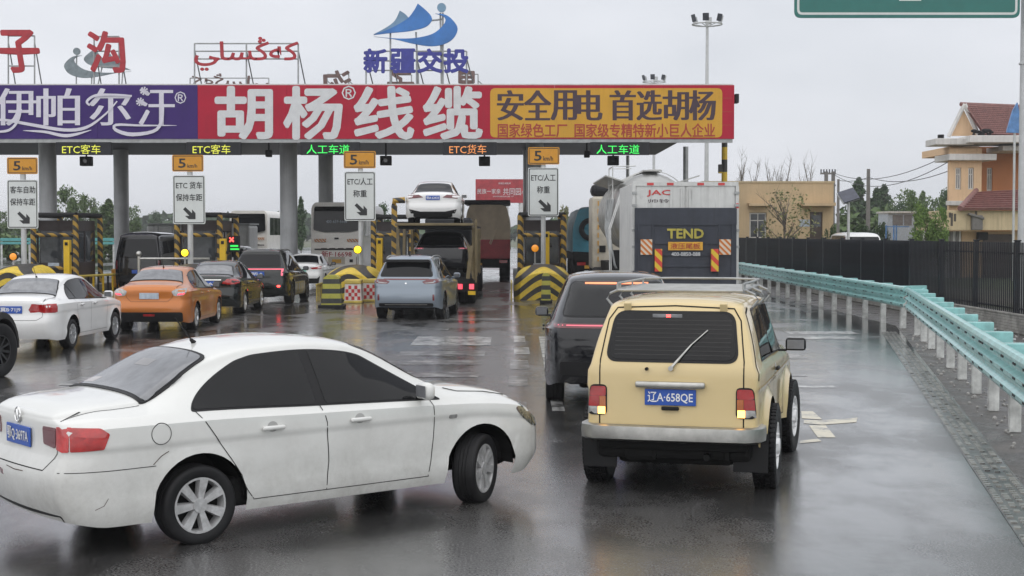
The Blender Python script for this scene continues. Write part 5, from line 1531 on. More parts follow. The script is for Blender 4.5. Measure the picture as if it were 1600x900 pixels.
# white saloon behind the dark jeep, left
sedan('white_saloon_car', 'white saloon with red tail light behind the dark jeep wheel on the left', (-9.42, 30.15, 0), rad(3.0), M['white_paint2'], SEDAN(), dict(
    rear_glass=(1.10, .60, 1.40, .48), rg=M['glass_sky'], wheel=dict(style='ten', rim=M['alloy']), antenna=1.35, plate='\u5180B\u00b771J9', plate_z=.80,
    rear=[(round_poly([(.36, .80), (.60, .74), (.60, .90), (.45, .90)], .01), 'tail_light_inner', M['red_lens']), (round_poly([(.605, .74), (.80, .74), (.80, .91), (.605, .90)], .01), 'tail_light', M['red_lens'])],
    side=[([(.04, .745), (.26, .75), (.26, .905), (.04, .91)], 'tail_light_side', M['red_lens'])],
    rear_seams=[[(-.60, 1.0), (-.60, .66), (-.50, .60), (.50, .60), (.60, .66), (.60, 1.0)]]))
# orange fastback
spo = SEDAN(L=4.6, rw=1.02, fw=3.74, R=.32, Ra=.365, track=.77, crease=.80,
    zc=[(0, 1.05), (.06, 1.08), (.25, 1.10), (.50, 1.13), (1.25, 1.40), (1.7, 1.47), (2.1, 1.48), (2.5, 1.44), (2.72, 1.385), (3.48, 1.02), (3.9, .96), (4.3, .88), (4.53, .78), (4.6, .70)],
    ze=[(0, 1.01), (.25, 1.05), (.50, 1.07), (1.25, 1.29), (1.7, 1.385), (2.1, 1.395), (2.5, 1.35), (2.72, 1.29), (3.48, .96), (3.9, .91), (4.3, .84), (4.6, .67)],
    zb=[(0, .96), (.4, .98), (1.0, .975), (2.0, .935), (3.3, .89), (3.9, .85), (4.3, .79), (4.6, .62)],
    wm=[(0, .87), (.5, .895), (2.2, .90), (3.7, .89), (4.3, .86), (4.6, .80)], wb=[(0, .80), (.6, .83), (2.2, .84), (3.4, .83), (4.3, .78), (4.6, .70)],
    wt=[(0, .66), (.5, .64), (1.2, .56), (2.0, .575), (2.7, .565), (3.48, .68), (4.3, .62), (4.6, .54)])
sedan('orange_fastback_car', 'orange metallic fastback car waiting between the white and black saloons', (-8.28, 35.75, 0), rad(-.5), M['orange_paint'], spo, dict(
    rear_glass=(1.14, .63, 1.42, .48), rg=M['glass_sky'], wheel=dict(style='twin5', rim=M['alloy'], w=.22), antenna=1.5, plate='', plate_mat=M['plate_pale'], plate_z=.83, mirror_mat=M['black_paint'], fc=(3.32, 2.66), px=[1.3, 2.15], mx=3.1,
    rear=[(round_poly([(.50, .93), (.56, .83), (.74, .83), (.82, .90), (.80, 1.0), (.60, .985)], .03), 'tail_light', M['clear_lens']), (round_poly([(.62, .84), (.76, .85), (.80, .90), (.66, .89)], .02), 'lit_indicator', M['lit_red_soft'])],
    rear1=[(rect(-.75, .75, .24, .46, .05), 'rear_valance', M['trim']), (rect(-.13, .13, .37, .42, .01), 'fog_light', M['red_lens']), (rect(-.16, .16, 1.385, 1.41, .01), 'high_brake_light', M['lit_red_soft'])],
    rear_seams=[[(-.56, 1.0), (-.52, .80), (-.42, .70), (.42, .70), (.52, .80), (.56, 1.0)]]))
# black saloon
spk = SEDAN(L=4.8, rw=1.08, fw=3.86, R=.325, Ra=.37, track=.78, crease=.80,
    zc=[(0, 1.06), (.06, 1.09), (.3, 1.105), (.70, 1.12), (1.35, 1.39), (1.8, 1.47), (2.2, 1.48), (2.6, 1.45), (2.82, 1.395), (3.58, 1.02), (4.1, .96), (4.5, .88), (4.73, .78), (4.8, .70)],
    ze=[(0, 1.02), (.3, 1.05), (.70, 1.06), (1.35, 1.29), (1.8, 1.385), (2.2, 1.40), (2.6, 1.36), (2.82, 1.30), (3.58, .96), (4.1, .91), (4.5, .84), (4.8, .67)],
    zb=[(0, .97), (.4, .985), (1.0, .98), (2.0, .94), (3.4, .89), (4.1, .85), (4.5, .79), (4.8, .62)],
    wm=[(0, .87), (.5, .905), (2.2, .91), (3.9, .90), (4.5, .86), (4.8, .80)], wb=[(0, .80), (.6, .84), (2.2, .85), (3.4, .84), (4.5, .78), (4.8, .70)])
sedan('black_saloon_car', 'black saloon with chrome boot strip, in front of the orange car', (-8.42, 42.85, 0), rad(-.3), M['green_black'], spk, dict(
    rear_glass=(1.14, .63, 1.42, .49), rg=M['glass_sky'], wheel=dict(style='twin5', rim=M['alloy'], w=.22), plate='\u65b0A', plate_z=.87, fc=(3.42, 2.76), px=[1.4, 2.3], rc=(1.05, 1.42), mx=3.2, doors=[(1.5, .35), (2.32, .03), (3.25, -.1)],
    rear=[(round_poly([(.42, .88), (.58, .85), (.82, .86), (.82, 1.0), (.56, 1.0)], .02), 'tail_light', M['red_lens'])],
    side=[([(.04, .87), (.26, .88), (.30, .98), (.04, 1.0)], 'tail_light_side', M['red_lens'])], rear1=[(rect(-.40, .40, .965, .985), 'boot_strip', M['chrome'])]))
# black-green SUV with light bar
sps = SUV(L=4.85, R=.375, Ra=.425, fw=3.85, rw=1.0, track=.83, crease=.9, wm=[(0, .93), (.6, .955), (2.2, .96), (3.7, .95), (4.5, .90), (4.85, .84)], wb=[(0, .88), (.6, .90), (2.2, .905), (3.4, .89), (4.4, .82), (4.85, .76)],
    zc=[(0, 1.68), (.3, 1.73), (1.1, 1.76), (2.0, 1.76), (2.6, 1.69), (3.5, 1.17), (4.0, 1.10), (4.5, 1.0), (4.85, .82)], ze=[(0, 1.57), (.3, 1.63), (1.1, 1.67), (2.0, 1.66), (2.6, 1.58), (3.5, 1.09), (4.0, 1.03), (4.5, .93), (4.85, .76)])
sedan('black_suv', 'big black SUV with pink light bar and one lit red fog lamp', (-7.98, 48.9, 0), rad(1.5), M['green_black'], sps, dict(suv=True,
    rear_glass=(1.20, .70, 1.58, .60), wheel=dict(style='five', rim=M['alloy_dark'], w=.25), plate='\u65b0A', plate_z=.98, rails=M['trim'], px=[1.3, 2.2], fc=(3.35, 2.6), mx=3.2, mirror_mat=M['black_flat'],
    rear=[(rect(.74, .80, .92, 1.14, .01), 'tail_light', M['lit_pink'])], rear1=[(rect(-.80, .80, 1.11, 1.14, .01), 'light_bar', M['lit_pink']), (rect(-.72, -.62, .56, .62, .02), 'lit_fog_lamp', M['lit_red']), (rect(.3, .5, .93, .95), 'badge', M['chrome'])]))
# white sporty saloon
sedan('white_sports_saloon', 'white sporty saloon with dark red tail light beside the coach', (-8.45, 61.5, 0), rad(1), M['white_paint2'], SEDAN(L=4.7, fw=3.85), dict(
    rear_glass=(1.10, .60, 1.40, .48), wheel=dict(style='five', rim=M['alloy_dark']), plate='', plate_mat=M['plate_green'], plate_z=.76, mirror_mat=M['black_flat'],
    rear=[(round_poly([(.36, .88), (.46, .82), (.80, .83), (.80, .93)], .02), 'tail_light', M['red_lens'])], rear1=[(round_poly([(-.7, .25), (.7, .25), (.76, .55), (.66, .45), (-.66, .45), (-.76, .55)], .02), 'rear_diffuser', M['trim'])]))
# white SUV roof beyond
sedan('white_suv', 'white SUV roof showing over the big black SUV', (-13.1, 70.5, 0), rad(1), M['white_paint2'], SUV(), dict(suv=True, rear_glass=(1.17, .68, 1.55, .58), fin=.8, fin_mat=M['black_flat'],
    rear=[(rect(.66, .84, .92, 1.04, .02), 'tail_light', M['red_lens'])], rear1=[(rect(-.2, .2, 1.575, 1.60), 'high_brake_light', M['lit_red_soft'])]))
# blue-grey SUV
spx = SUV(L=4.55, wm=[(0, .885), (.6, .91), (2.2, .915), (3.6, .905), (4.25, .86), (4.55, .80)], crease=.88)
broot, BB = sedan('blue_grey_suv', 'blue-grey compact SUV stopped behind the car carrier', (-2.58, 40.75, 0), rad(5), M['blue_paint'], spx, dict(suv=True,
    rear_glass=(1.13, .69, 1.50, .58), wheel=dict(style='five', rim=M['alloy_dark'], w=.22), fin=.75, rails=M['dull_steel'],
    rear=[(round_poly([(.42, .99), (.50, .93), (.80, .95), (.85, 1.06), (.60, 1.06)], .02), 'tail_light', M['dark_red_lens']), (round_poly([(.48, .965), (.54, .945), (.74, .965), (.74, .99)], .01), 'clear_lamp', M['clear_lens']),
          (rect(.70, .75, .50, .66, .01), 'reflector', M['dark_red_lens'])],
    side=[([(.06, .96), (.22, .98), (.22, 1.05), (.06, 1.06)], 'tail_light_side', M['dark_red_lens'])],
    rear1=[(rect(-.60, .60, 1.035, 1.07, .01), 'light_bar', M['dark_red_lens']), (rect(-.72, .72, .335, .43, .04), 'lower_bumper', M['trim']), (rect(-.56, .56, .385, .405, .008), 'bumper_strip', M['steel']), (rect(-.025, .025, .93, .965, .015), 'badge', M['chrome']), (round_poly([(-.33, .66), (.33, .66), (.36, .80), (-.36, .80)], .03), 'plate_recess', M['blue_paint'])]))
b = MB(); p, _ = BB.hit('B', 0, 1.53); b.prism([(-.62, p.z - .03), (.62, p.z - .03), (.56, p.z + .04), (-.56, p.z + .04)], 'x', p.x - .16, p.x + .06); b.build('roof_spoiler', M['trim'], broot, False)
# dark jeep at the very left
spq = SUV(L=4.3, R=.43, Ra=.49, rw=.75, fw=3.6, track=.84, crease=.95, flare=.0, ca=.05, cr=.15, caf=.10,
    zc=[(0, 1.80), (.3, 1.84), (2.0, 1.84), (2.3, 1.80), (2.75, 1.28), (3.4, 1.25), (4.1, 1.18), (4.3, 1.05)], ze=[(0, 1.72), (.3, 1.76), (2.0, 1.76), (2.3, 1.70), (2.75, 1.22), (3.4, 1.19), (4.1, 1.12), (4.3, .98)],
    zb=[(0, 1.22), (2.5, 1.20), (3.4, 1.14), (4.3, .92)], wm=[(0, .80), (4.3, .76)], wb=[(0, .77), (4.3, .70)], wt=[(0, .68), (2.3, .68), (2.75, .70), (4.3, .62)], nose=[(.2, .0), (1.2, .03)], tail=[(.2, .0), (1.8, .1)], sill=[(0, .5), (4.3, .5)])
jp, QB = sedan('dark_jeep', 'dark off-road jeep cut off by the left edge, only its front wheel showing', (-9.13, 21.75, 0), rad(6), M['grey_paint'], spq, dict(suv=True, rear_glass=(1.28, .6, 1.68, .6), wheel=dict(style='ten', rim=M['alloy_dark'], w=.29, rr=.56),
    px=[1.2, 1.9], rc=(.3, .35), fc=(2.55, 2.3), front_glass=(1.32, .6, 1.68, .58), mx=2.6, mz=1.2, mirror_mat=M['black_flat'], steer=rad(-10)))
for xw in (spq['rw'], spq['fw']):
    for s in (-1, 1):
        b = MB(); n_ = 14; prev = None
        for k in range(n_ + 1):
            a = math.pi*(k/n_)*1.04 - .03; row = [b.bm.verts.new((xw - 2.15 + r_*math.cos(a), s*yv, .43 + r_*math.sin(a)*.98)) for r_, yv in ((.485, .76), (.48, .97), (.50, 1.0), (.60, .98), (.63, .76))]
            if prev:
                for q in range(4): b.bm.faces.new((prev[q], prev[q+1], row[q+1], row[q]))
            prev = row
        b.build('fender_flare', M['trim'], jp, False, True, 40)
b = MB(); b.box((2.0, 0, .62), (.32, 1.75, .24), .06); b.build('front_bumper', M['trim'], jp, False, True)
b = MB()
for i in range(26): b.ball((1.35 + random.uniform(-.2, .5), random.uniform(-.6, -.3), 1.25 + random.uniform(-.02, .05)), random.uniform(.05, .11), 8, 6, (1.4, 1, .5))
b.build('bonnet_cover', M['black_flat'], jp, False, True, 60)
# vans
def van(name, label, loc, h, pmat, group='vans'):
    sp = SUV(L=5.0, R=.34, Ra=.40, rw=.95, fw=4.0, track=.82, ca=.06, cr=.2, zc=[(0, 2.20), (.2, 2.27), (1, 2.32), (3.4, 2.30), (3.7, 2.22), (4.5, 1.20), (4.9, 1.05), (5, .95)], ze=[(0, 2.06), (.2, 2.12), (1, 2.16), (3.4, 2.14), (3.7, 2.05), (4.5, 1.14), (4.9, .98), (5, .88)],
        zb=[(0, 1.22), (3.6, 1.18), (4.5, 1.06), (5, .8)], wm=[(0, .92), (4.4, .93), (5, .85)], wb=[(0, .90), (4.4, .88), (5, .8)], wt=[(0, .76), (3.6, .78), (4.5, .8), (5, .7)], tail=[(.3, .05), (.6, 0), (1.2, .02), (2.2, .16)], nose=[(.3, .1), (.5, 0), (1.1, .15)])
    return sedan(name, label, loc, h, pmat, sp, dict(suv=True, rear_glass=(1.30, .78, 2.02, .68), px=[1.6, 2.7], rc=(.4, .5), fc=(4.1, 3.5), front_glass=(1.3, .75, 2.1, .7), mx=3.9, mz=1.2, doors=[(1.6, 0), (2.7, 0), (3.9, 0)], handles=(2.5, 2.85), hz=1.05, mirror_mat=M['black_flat'],
        rear=[(rect(.80, .89, .85, 1.2, .02), 'tail_light', M['dark_red_lens'])], plate='', plate_z=.75), group)
van('black_van', 'black van in the lane between the two left toll booths', (-14.75, 60.5, 0), rad(0), M['black_paint'])
van('white_van', 'white van parked behind the black fence', (16.4, 70, 0), rad(180), M['white_paint2'])

# ------------------------------------------------------------------ lorries, coach, carrier
def truck_wheels(root, xs, D0, hw, R=.5, side=(-1, 1)):
    for d in xs:
        for s in side:
            key = ('truckwheel', R)
            if key not in _wheels:
                ty, rm, dc = make_wheel(R, .55, R*.56, 'truck'); ty.materials.append(M['tyre']); rm.materials.append(M['dull_steel']); dc.materials.append(M['under']); _wheels[key] = (ty, rm, dc)
            ty, rm, dc = _wheels[key]
            w = bpy.data.objects.new('wheel', ty); COL.objects.link(w); w.parent = root
            w.location = (s*(hw - .28), d, R); w.rotation_euler = (0, 0, rad(-90)*0 + (rad(90) if s > 0 else rad(-90)))
            r = bpy.data.objects.new('rim', rm); COL.objects.link(r); r.parent = w
def bx_(root, name, mat, *spans, bevel=0.0, smooth=False):
    b = MB()
    for a, c in spans: b.span(a, c, bevel)
    return b.build(name, mat, root, False, smooth)
# box lorry with tail lift
TD = 35.5
a, c = at(990, 284, TD), at(1152, 430, TD)
cx = (a.x + c.x)/2; hw = (c.x - a.x)/2; zt = a.z
t = thing('box_lorry', 'white box lorry with a dark grey tail lift, at the right', 'lorry', (cx, TD, 0), 0, 'lorries at the toll booths')
bx_(t, 'cargo_box', M['truck_white'], ((-hw, .06, 1.0), (hw, 4.6, zt - .02)), bevel=.02)
for x0, x1 in ((-hw + .06, -.02), (.02, hw - .06)):
    d_ = bx_(t, 'rear_door', M['truck_white'], ((x0, .025, 1.05), (x1, .058, zt - .10)), bevel=.01)
    bx_(d_, 'door_rib', M['truck_white'], ((x0 + .12, .005, 2.70), (x1 - .12, .022, 2.74)), ((x0 + .12, .005, 3.1), (x0 + .14, .022, 3.3)))
for x in (-.35, -.10, .10): bx_(t, 'lock_rod', M['truck_white'], ((x - .02, -.02, 1.05), (x + .02, .02, zt - .15)))
bx_(t, 'rear_frame', M['truck_white'], ((-hw - .02, .0, zt - .10), (hw + .02, .07, zt)), ((-hw - .03, -.005, 1.0), (-hw + .05, .07, zt - .1)), ((hw - .05, -.005, 1.0), (hw + .03, .07, zt - .1)))
for x in (-hw + .02, hw - .02):
    for z in (1.9, 2.3, 2.9, 3.2): bx_(t, 'hinge', M['dull_steel'], ((x - .06, -.03, z), (x + .06, -.006, z + .06)))
for x in (-.93, -.45, .28, .78): bx_(t, 'reflective_tape', M['reflect_red'], ((x, -.008, zt - .085), (x + .16, -.002, zt - .025)))
bx_(t, 'reflective_tape', M['reflect_red'], ((hw - .04, -.012, 2.86), (hw + .025, -.007, 2.98)))
lift = bx_(t, 'tail_lift', M['lift_grey'], ((-hw + .02, -.12, 1.02), (hw - .04, -.035, 2.87)), bevel=.015)
bx_(lift, 'lift_rib', M['lift_grey'], *[((-hw + .5, -.15, z), (hw - .5, -.121, z + .05)) for z in (1.15, 1.45, 1.72, 2.0, 2.45)], ((-hw + .1, -.145, 1.05), (-hw + .14, -.121, 2.5)), ((-hw + .44, -.145, 1.05), (-hw + .48, -.121, 2.5)), ((hw - .48, -.145, 1.05), (hw - .44, -.121, 2.5)), ((hw - .16, -.145, 1.05), (hw - .12, -.121, 2.5)), ((-hw + .02, -.135, 2.46), (hw - .04, -.122, 2.84)))
M['orange_stripes'] = stripes('orange_white_panel', (.55, .16, .02), (.62, .55, .45), 7.0, (1, 0, 1), dirt=.2)
M['red_yellow'] = stripes('red_yellow_tape', (.58, .05, .03), (.66, .45, .03), 3.6, (1, 0, 1.0), dirt=.15)
for x0 in (1001, 1124):
    A, C = at(x0, 374, TD - .16), at(x0 + 18, 398, TD - .16); bx_(t, 'warning_panel', M['orange_stripes'], ((A.x - cx, -.165, C.z), (C.x - cx, -.15, A.z)))
for x0 in (1023, 1111):
    A, C = at(x0, 389, TD - .2), at(x0 + 11, 424, TD - .2); bx_(t, 'lift_arm', M['red_yellow'], ((A.x - cx, -.28, C.z), (C.x - cx, -.16, A.z)))
frT = front_frame(TD + .02); frL = front_frame(TD - .155)
lettering([('JAC', 1011, 1048, 307, 297, .035, dict(shear=.0))], 'maker_lettering', M['reflect_red'], t, frT, .003)
lettering([('\u5e05\u94c3', 1013, 1046, 317, 311, .0)], 'model_lettering', M['print_dark'], t, frT, .003)
A, C = at(1044, 378, TD - .15), at(1098, 391, TD - .15); bp_ = bx_(t, 'lift_plate', M['plate_yellow'], ((A.x - cx, -.158, C.z), (C.x - cx, -.15, A.z)))
M['lift_text'] = pm('lift_lettering', (.42, .36, .06), .5, var=.2)
lettering([('TEND', 1043, 1099, 372, 358, .05)], 'lift_lettering', M['lift_text'], t, frL, .012)
lettering([('\u6db2\u538b\u5c3e\u677f', 1048, 1094, 389, 380, .01)], 'plate_lettering', M['print_rust'], bp_, front_frame(TD - .16), .004)
lettering([('400-0850-088', 1049, 1094, 400, 394, .008)], 'phone_lettering', M['print_white'], t, frL, .012)
bx_(t, 'chassis', M['under'], ((-.9, .3, .55), (.9, 7.3, .98)), ((-hw + .1, .1, .45), (hw - .1, .2, .98)))
truck_wheels(t, (1.6, 6.6), TD, hw, .45)
bx_(t, 'cab', M['truck_white'], ((-1.05, 5.0, .7), (1.05, 6.9, 2.5)), bevel=.12)
# bulk tanker in front of it
TK = 44.0; tx = 4.25
t = thing('bulk_tanker', 'grey bulk powder tanker with rooftop catwalk ahead of the box lorry', 'tanker', (tx, TK, 0), 0, 'lorries at the toll booths')
b = MB()
n_ = 28; prof = [(0, .25), (.25, .75), (.7, 1.05), (1.4, 1.22), (4.0, 1.25), (7.5, 1.25), (8.5, 1.1), (8.9, .6)]
rings = []
for d, r_ in prof: rings.append([b.bm.verts.new((r_*math.cos(2*math.pi*k/n_), d, 2.90 + 1.0*r_*math.sin(2*math.pi*k/n_))) for k in range(n_)])
for A_, C_ in zip(rings, rings[1:]):
    for k in range(n_): b.bm.faces.new((A_[k], A_[(k+1) % n_], C_[(k+1) % n_], C_[k]))
b.bm.faces.new(rings[0]); b.bm.faces.new(rings[-1])
b.build('tank', M['tank_grey'], t, False, True, 50)
b = MB()
for d in (1.2, 2.4, 3.6, 4.8, 6.0): b.lathe([(1.262, -.04), (1.29, 0), (1.262, .04)], 32, Matrix.Translation((0, d, 2.90)))
b.build('tank_band', M['tank_grey'], t, False, True)
b = MB()
for s in (-1, 1): b.prism([(s*.85, 3.80), (s*1.42, 3.98), (s*1.42, 4.02), (s*.85, 3.84)], 'y', .6, 7.5)
b.box((0, 4, 4.17), (.5, 6.0, .04)); b.box((.2, 2.2, 4.2), (.45, .45, .1), .03); b.build('catwalk', M['tank_grey'], t, False)
b = MB()
for y in (.7, 2.4): b.tube([(-1.2, y, 3.2), (-1.2, y, 4.28), (-.5, y, 4.30)], .02); 
b.tube([(-1.2, .7, 4.28), (-1.2, 2.4, 4.28)], .02); b.tube([(-1.2, .7, 3.75), (-1.2, 2.4, 3.75)], .02)
for s in (-.35, .1): b.tube([(-1.28 + s*.1, .15, .9), (-1.3 + s*.1, .25, 2.4), (-.9 + s*.1, .5, 3.6)], .018)
b.build('ladder_and_rails', M['truck_white'], t, False)
b = MB()
for s in range(4): b.tube([(-1.18 - .03*s, .6 + s*.5, 3.3), (-1.33, .5 + s*.5, 2.4), (-1.15, .4 + s*.4, 1.3), (-.95, .5, .9)], .035)
b.build('hoses', M['dull_steel'], t, False)
bx_(t, 'chassis', M['under'], ((-.9, .6, .6), (.9, 13.5, 1.25)), ((-1.2, .3, .5), (-.6, 1.4, 1.2)))
bx_(t, 'tractor_cab', M['truck_cream'], ((-1.24, 11.6, .9), (1.24, 13.8, 3.65)), bevel=.1)
bx_(t, 'cab_roof_fairing', M['canopy_dark'], ((-1.22, 11.8, 3.66), (1.22, 13.4, 4.15)), bevel=.2)
bx_(t, 'cab_lamp', M['black_flat'], ((-.95, 11.56, 2.5), (-.72, 11.6, 2.75)))
bx_(t, 'cab_lamp', M['black_flat'], ((-.95, 11.56, 1.55), (-.72, 11.6, 1.8)))
bx_(t, 'side_strip', M['plate_yellow'], *[((-1.02, 11.56, 1.2 + .3*k), (-.98, 11.6, 1.38 + .3*k)) for k in range(8)])
bx_(t, 'toolbox', M['black_flat'], ((-1.25, .5, 1.0), (-.75, 1.3, 1.75)), bevel=.03)
truck_wheels(t, (1.6, 2.9, 4.2, 11.0, 13.2), TK, 1.24)
# teal tarpaulined lorry
def tarp_truck(label, name, X, D, w, zt, tarp, body, red=False):
    t = thing(name, label, 'lorry', (X, D, 0), 0, 'lorries at the toll booths')
    b = MB(); n1, n2 = 26, 20
    hw = w/2; rows = []
    rnd = random.Random(3)
    ph = [rnd.uniform(0, 6) for _ in range(8)]
    for j in range(n2 + 1):
        d = .0 + 9.5*(j/n2)**1.3
        row = []
        for k in range(n1 + 1):
            u = k/n1; a = math.pi*u
            x = hw*math.cos(a); x = math.copysign(hw*abs(math.cos(a))**.45, x); z = 1.35 + (zt - 1.35)*max(0, math.sin(a))**.5
            wr = .045*math.sin(7*u + ph[0] + d) + .035*math.sin(17*u + ph[1] - 1.7*d) + .02*math.sin(29*u + 3*d)
            row.append(b.bm.verts.new((x*(1 + wr*.4), d + .06*math.sin(9*u + ph[2]) + .1*(1 - math.sin(a)), z + wr)))
        rows.append(row)
    for A_, C_ in zip(rows, rows[1:]):
        for k in range(n1): b.bm.faces.new((A_[k], A_[k+1], C_[k+1], C_[k]))
    # back sheet with folds
    prev = rows[0]; 
    for j in range(1, 6):
        f = 1 - j/6
        cur = []
        for k in range(n1 + 1):
            p = rows[0][k].co; cur.append(b.bm.verts.new((p.x*f, p.y - .03*math.sin(11*k/n1*3.1 + j*1.3) - .02*j, 1.35 + (p.z - 1.35)*f)))
        for k in range(n1): b.bm.faces.new((prev[k], prev[k+1], cur[k+1], cur[k]))
        prev = cur
    b.bm.faces.new(prev)
    b.build('tarpaulin', tarp, t, False, True, 60)
    bx_(t, 'load_bed', body, ((-hw, .05, .95), (hw, 9.3, 1.34)), bevel=.02)
    bx_(t, 'chassis', M['under'], ((-hw + .1, .15, .5), (hw - .1, 9.2, .94)))
    for s in (-1, 1): bx_(t, 'tail_light', M['red_lens'], ((s*hw*.7 - .2, -.02, .75), (s*hw*.7 + .2, .1, .9)))
    bx_(t, 'number_plate', M['plate_yellow'], ((-.22 - .5, .02, .6), (.22 - .5, .12, .75)))
    truck_wheels(t, (1.2, 2.5, 7.5), D, hw)
    return t
tt = tarp_truck('lorry under a crumpled teal tarpaulin, right of the right toll island', 'teal_tarp_lorry', 4.15, 69.5, 2.5, 3.5, M['tarp_teal'], M['under'])
b = MB(); b.lathe([(.30, 0), (.42, -.04), (.55, 0), (.42, .06), (.30, 0)], 24, Matrix.Translation((-.45, -.12, 2.45))); b.build('spare_tyre', M['tyre'], tt, False, True)
tt = tarp_truck('red lorry with a beige tarpaulined load, beyond the car carrier', 'red_tarp_lorry', -1.25, 75.0, 2.3, 3.85, M['tarp_beige'], M['truck_red'])
bx_(tt, 'tailboard', M['truck_red'], ((-1.15, -.12, 1.0), (1.15, -.06, 1.95)), bevel=.02)
bx_(tt, 'dark_cover', M['canopy_dark'], ((-1.17, -.06, 3.72), (1.17, 4.0, 3.96)), bevel=.05)
bx_(tt, 'warning_sticker', M['safety_yellow'], ((-.62, -.135, 1.28), (-.42, -.122, 1.45)))
# coach
def coach(label, X, D, scale_text, name='coach', windows=True, number=True):
    t = thing(name, label, 'coach', (X, D, 0), 0, 'coaches')
    hw = 1.26; zt = 3.75
    b = MB(); 
    sec = round_poly([(-hw, .32), (hw, .32), (hw, zt - .25), (hw - .15, zt), (-hw + .15, zt), (-hw, zt - .25)], .16, 4)
    rows = []
    for d, f, dz in ((-.0, .96, 0), (.12, .99, 0), (.4, 1, 0), (11.5, 1, 0), (11.8, .97, 0)):
        rows.append([b.bm.verts.new((x*f, d + (.22*max(0, (z - 2.2)/1.5) if d < .3 else 0), z)) for x, z in sec])
    n_ = len(sec)
    for A_, C_ in zip(rows, rows[1:]):
        for k in range(n_): b.bm.faces.new((A_[k], A_[(k+1) % n_], C_[(k+1) % n_], C_[k]))
    b.bm.faces.new(rows[0]); b.bm.faces.new(rows[-1])
    b.build('body', M['bus_white'], t, False, True, 30)
    b = MB(); lo = round_poly([(-1.12, 2.42), (-.6, 2.32), (.6, 2.32), (1.12, 2.42), (1.08, 3.55), (-1.08, 3.55)], .1)
    vs_ = [b.bm.verts.new((x, -.02 + .22*max(0, (z - 2.2)/1.5), z)) for x, z in lo]; b.bm.faces.new(vs_); rw = b.build('rear_window', M['glass'], t, False); rw.modifiers.new('thickness', 'SOLIDIFY').thickness = .02
    for s in (-1, 1):
        bx_(t, 'side_window', M['glass'], *[((s*(hw + .004) - .004, 1 + 1.7*k, 2.15), (s*(hw + .004) + .004, 2.6 + 1.7*k, 3.3)) for k in range(6)])
        bx_(t, 'tail_light', M['dark_red_lens'], ((s*1.05 - .1, -.03, .7), (s*1.05 + .1, .01, 1.15)), bevel=.02)
        bx_(t, 'warning_panel', M['orange_stripes'], ((s*.78 - .28, -.018, 1.85), (s*.78 + .28, -.002, 2.0)))
    bx_(t, 'engine_vent', M['black_flat'], ((-1.05, -.03, 1.47), (1.05, -.004, 1.53)), *[((x - .14, -.04, 1.535), (x + .14, -.004, 1.56)) for x in (-.6, -.2, .2, .6)])
    bx_(t, 'bumper', M['bus_white'], ((-1.2, -.12, .38), (1.2, .1, .72)), bevel=.06)
    pl = bx_(t, 'number_plate', M['plate_yellow'], ((-.22, -.02, .84), (.22, -.004, 1.02)))
    bx_(t, 'plate_recess', M['truck_cream'], ((-.4, -.006, .78), (.4, -.001, 1.14)))
    bx_(t, 'badge', M['black_flat'], ((-.1, -.02, 1.98), (.1, -.003, 2.06)), ((.62, -.02, .88), (.78, -.003, 1.02)))
    truck_wheels(t, (2.6, 9.5), D, hw)
    if number:
        def fb(u, v, lift): return Vector((u, -lift, v))
        lettering([('\u65b0F\u00b716698', -.72, .72, 1.13, 1.42, .008)], 'fleet_number', M['letter_red'], t, fb, .006, False)
        lettering([('400-659-6666', -.5, .5, 2.76, 2.90, .004)], 'window_lettering', M['plate_pale'], t, lambda u, v, lift: Vector((u, -.05 + .22*max(0, (v - 2.2)/1.5) - lift, v)), .006, False)
    return t
coach('cream coach with a dark rear window and red number on its back', -8.4, 70.5, 1)
coach('white coach far ahead in the left lane beyond the light panel', -17.2, 96, 1, number=False)
t = thing('white_tank_trailer', 'long white trailer behind the black van', 'trailer', (-19.6, 84, 0), 0, 'lorries at the toll booths')
bx_(t, 'cargo_box', M['truck_white'], ((-1.25, 0, 1.1), (4.6, 3, 2.75)), bevel=.15); bx_(t, 'roof_edge', M['dull_steel'], ((-1.3, -.04, 2.76), (4.65, 3.05, 2.84)))
bx_(t, 'rib', M['dull_steel'], *[((x, -.03, 1.1), (x + .05, -.002, 2.7)) for x in (-.6, .2, 1.0, 1.8, 2.6, 3.4)]); bx_(t, 'chassis', M['under'], ((-1.0, .3, .6), (4.4, 2.8, 1.09)))
truck_wheels(t, (.8, 2.2), 84, 1.25)
# car carrier
CD = 46.2; cxx = -2.42
t = thing('car_carrier', 'two-deck car carrier with yellow rear frame and red marker lights', 'car carrier', (cxx, CD, 0), 0, 'lorries at the toll booths')
bx_(t, 'upper_deck', M['under'], ((-1.15, .1, 2.40), (1.15, 14, 2.52)))
bx_(t, 'upper_rear_beam', M['carrier_yellow'], ((-1.25, -.05, 2.50), (1.22, .09, 2.58)), bevel=.01)
bx_(t, 'lower_deck', M['under'], ((-1.2, -.2, .72), (1.2, 14, .84)))
for s in (-1, 1):
    b = MB(); b.box((s*1.2, .5, 1.62), (.10, .12, 1.7), .01, rx=.12*s); b.build('deck_post', M['carrier_yellow'], t, False)
    b = MB(); b.box((s*1.22, 3.5, 1.62), (.10, .12, 1.62), .01, rx=-.2); b.box((s*1.22, 7.5, 1.62), (.10, .12, 1.62), .01); b.build('deck_post', M['carrier_yellow'], t, False)
    b = MB(); b.box((s*1.08, -.1, 1.2), (.12, .08, 1.35), .01, ry=.12*s); b.build('loading_ramp', M['carrier_yellow'], t, False)
b = MB(); b.box((1.28, .3, 1.7), (.07, .10, 2.0), .01); b.box((1.12, .2, 1.35), (.07, .10, 1.1), .01, ry=-.16); b.build('ramp_strut', M['carrier_yellow'], t, False)
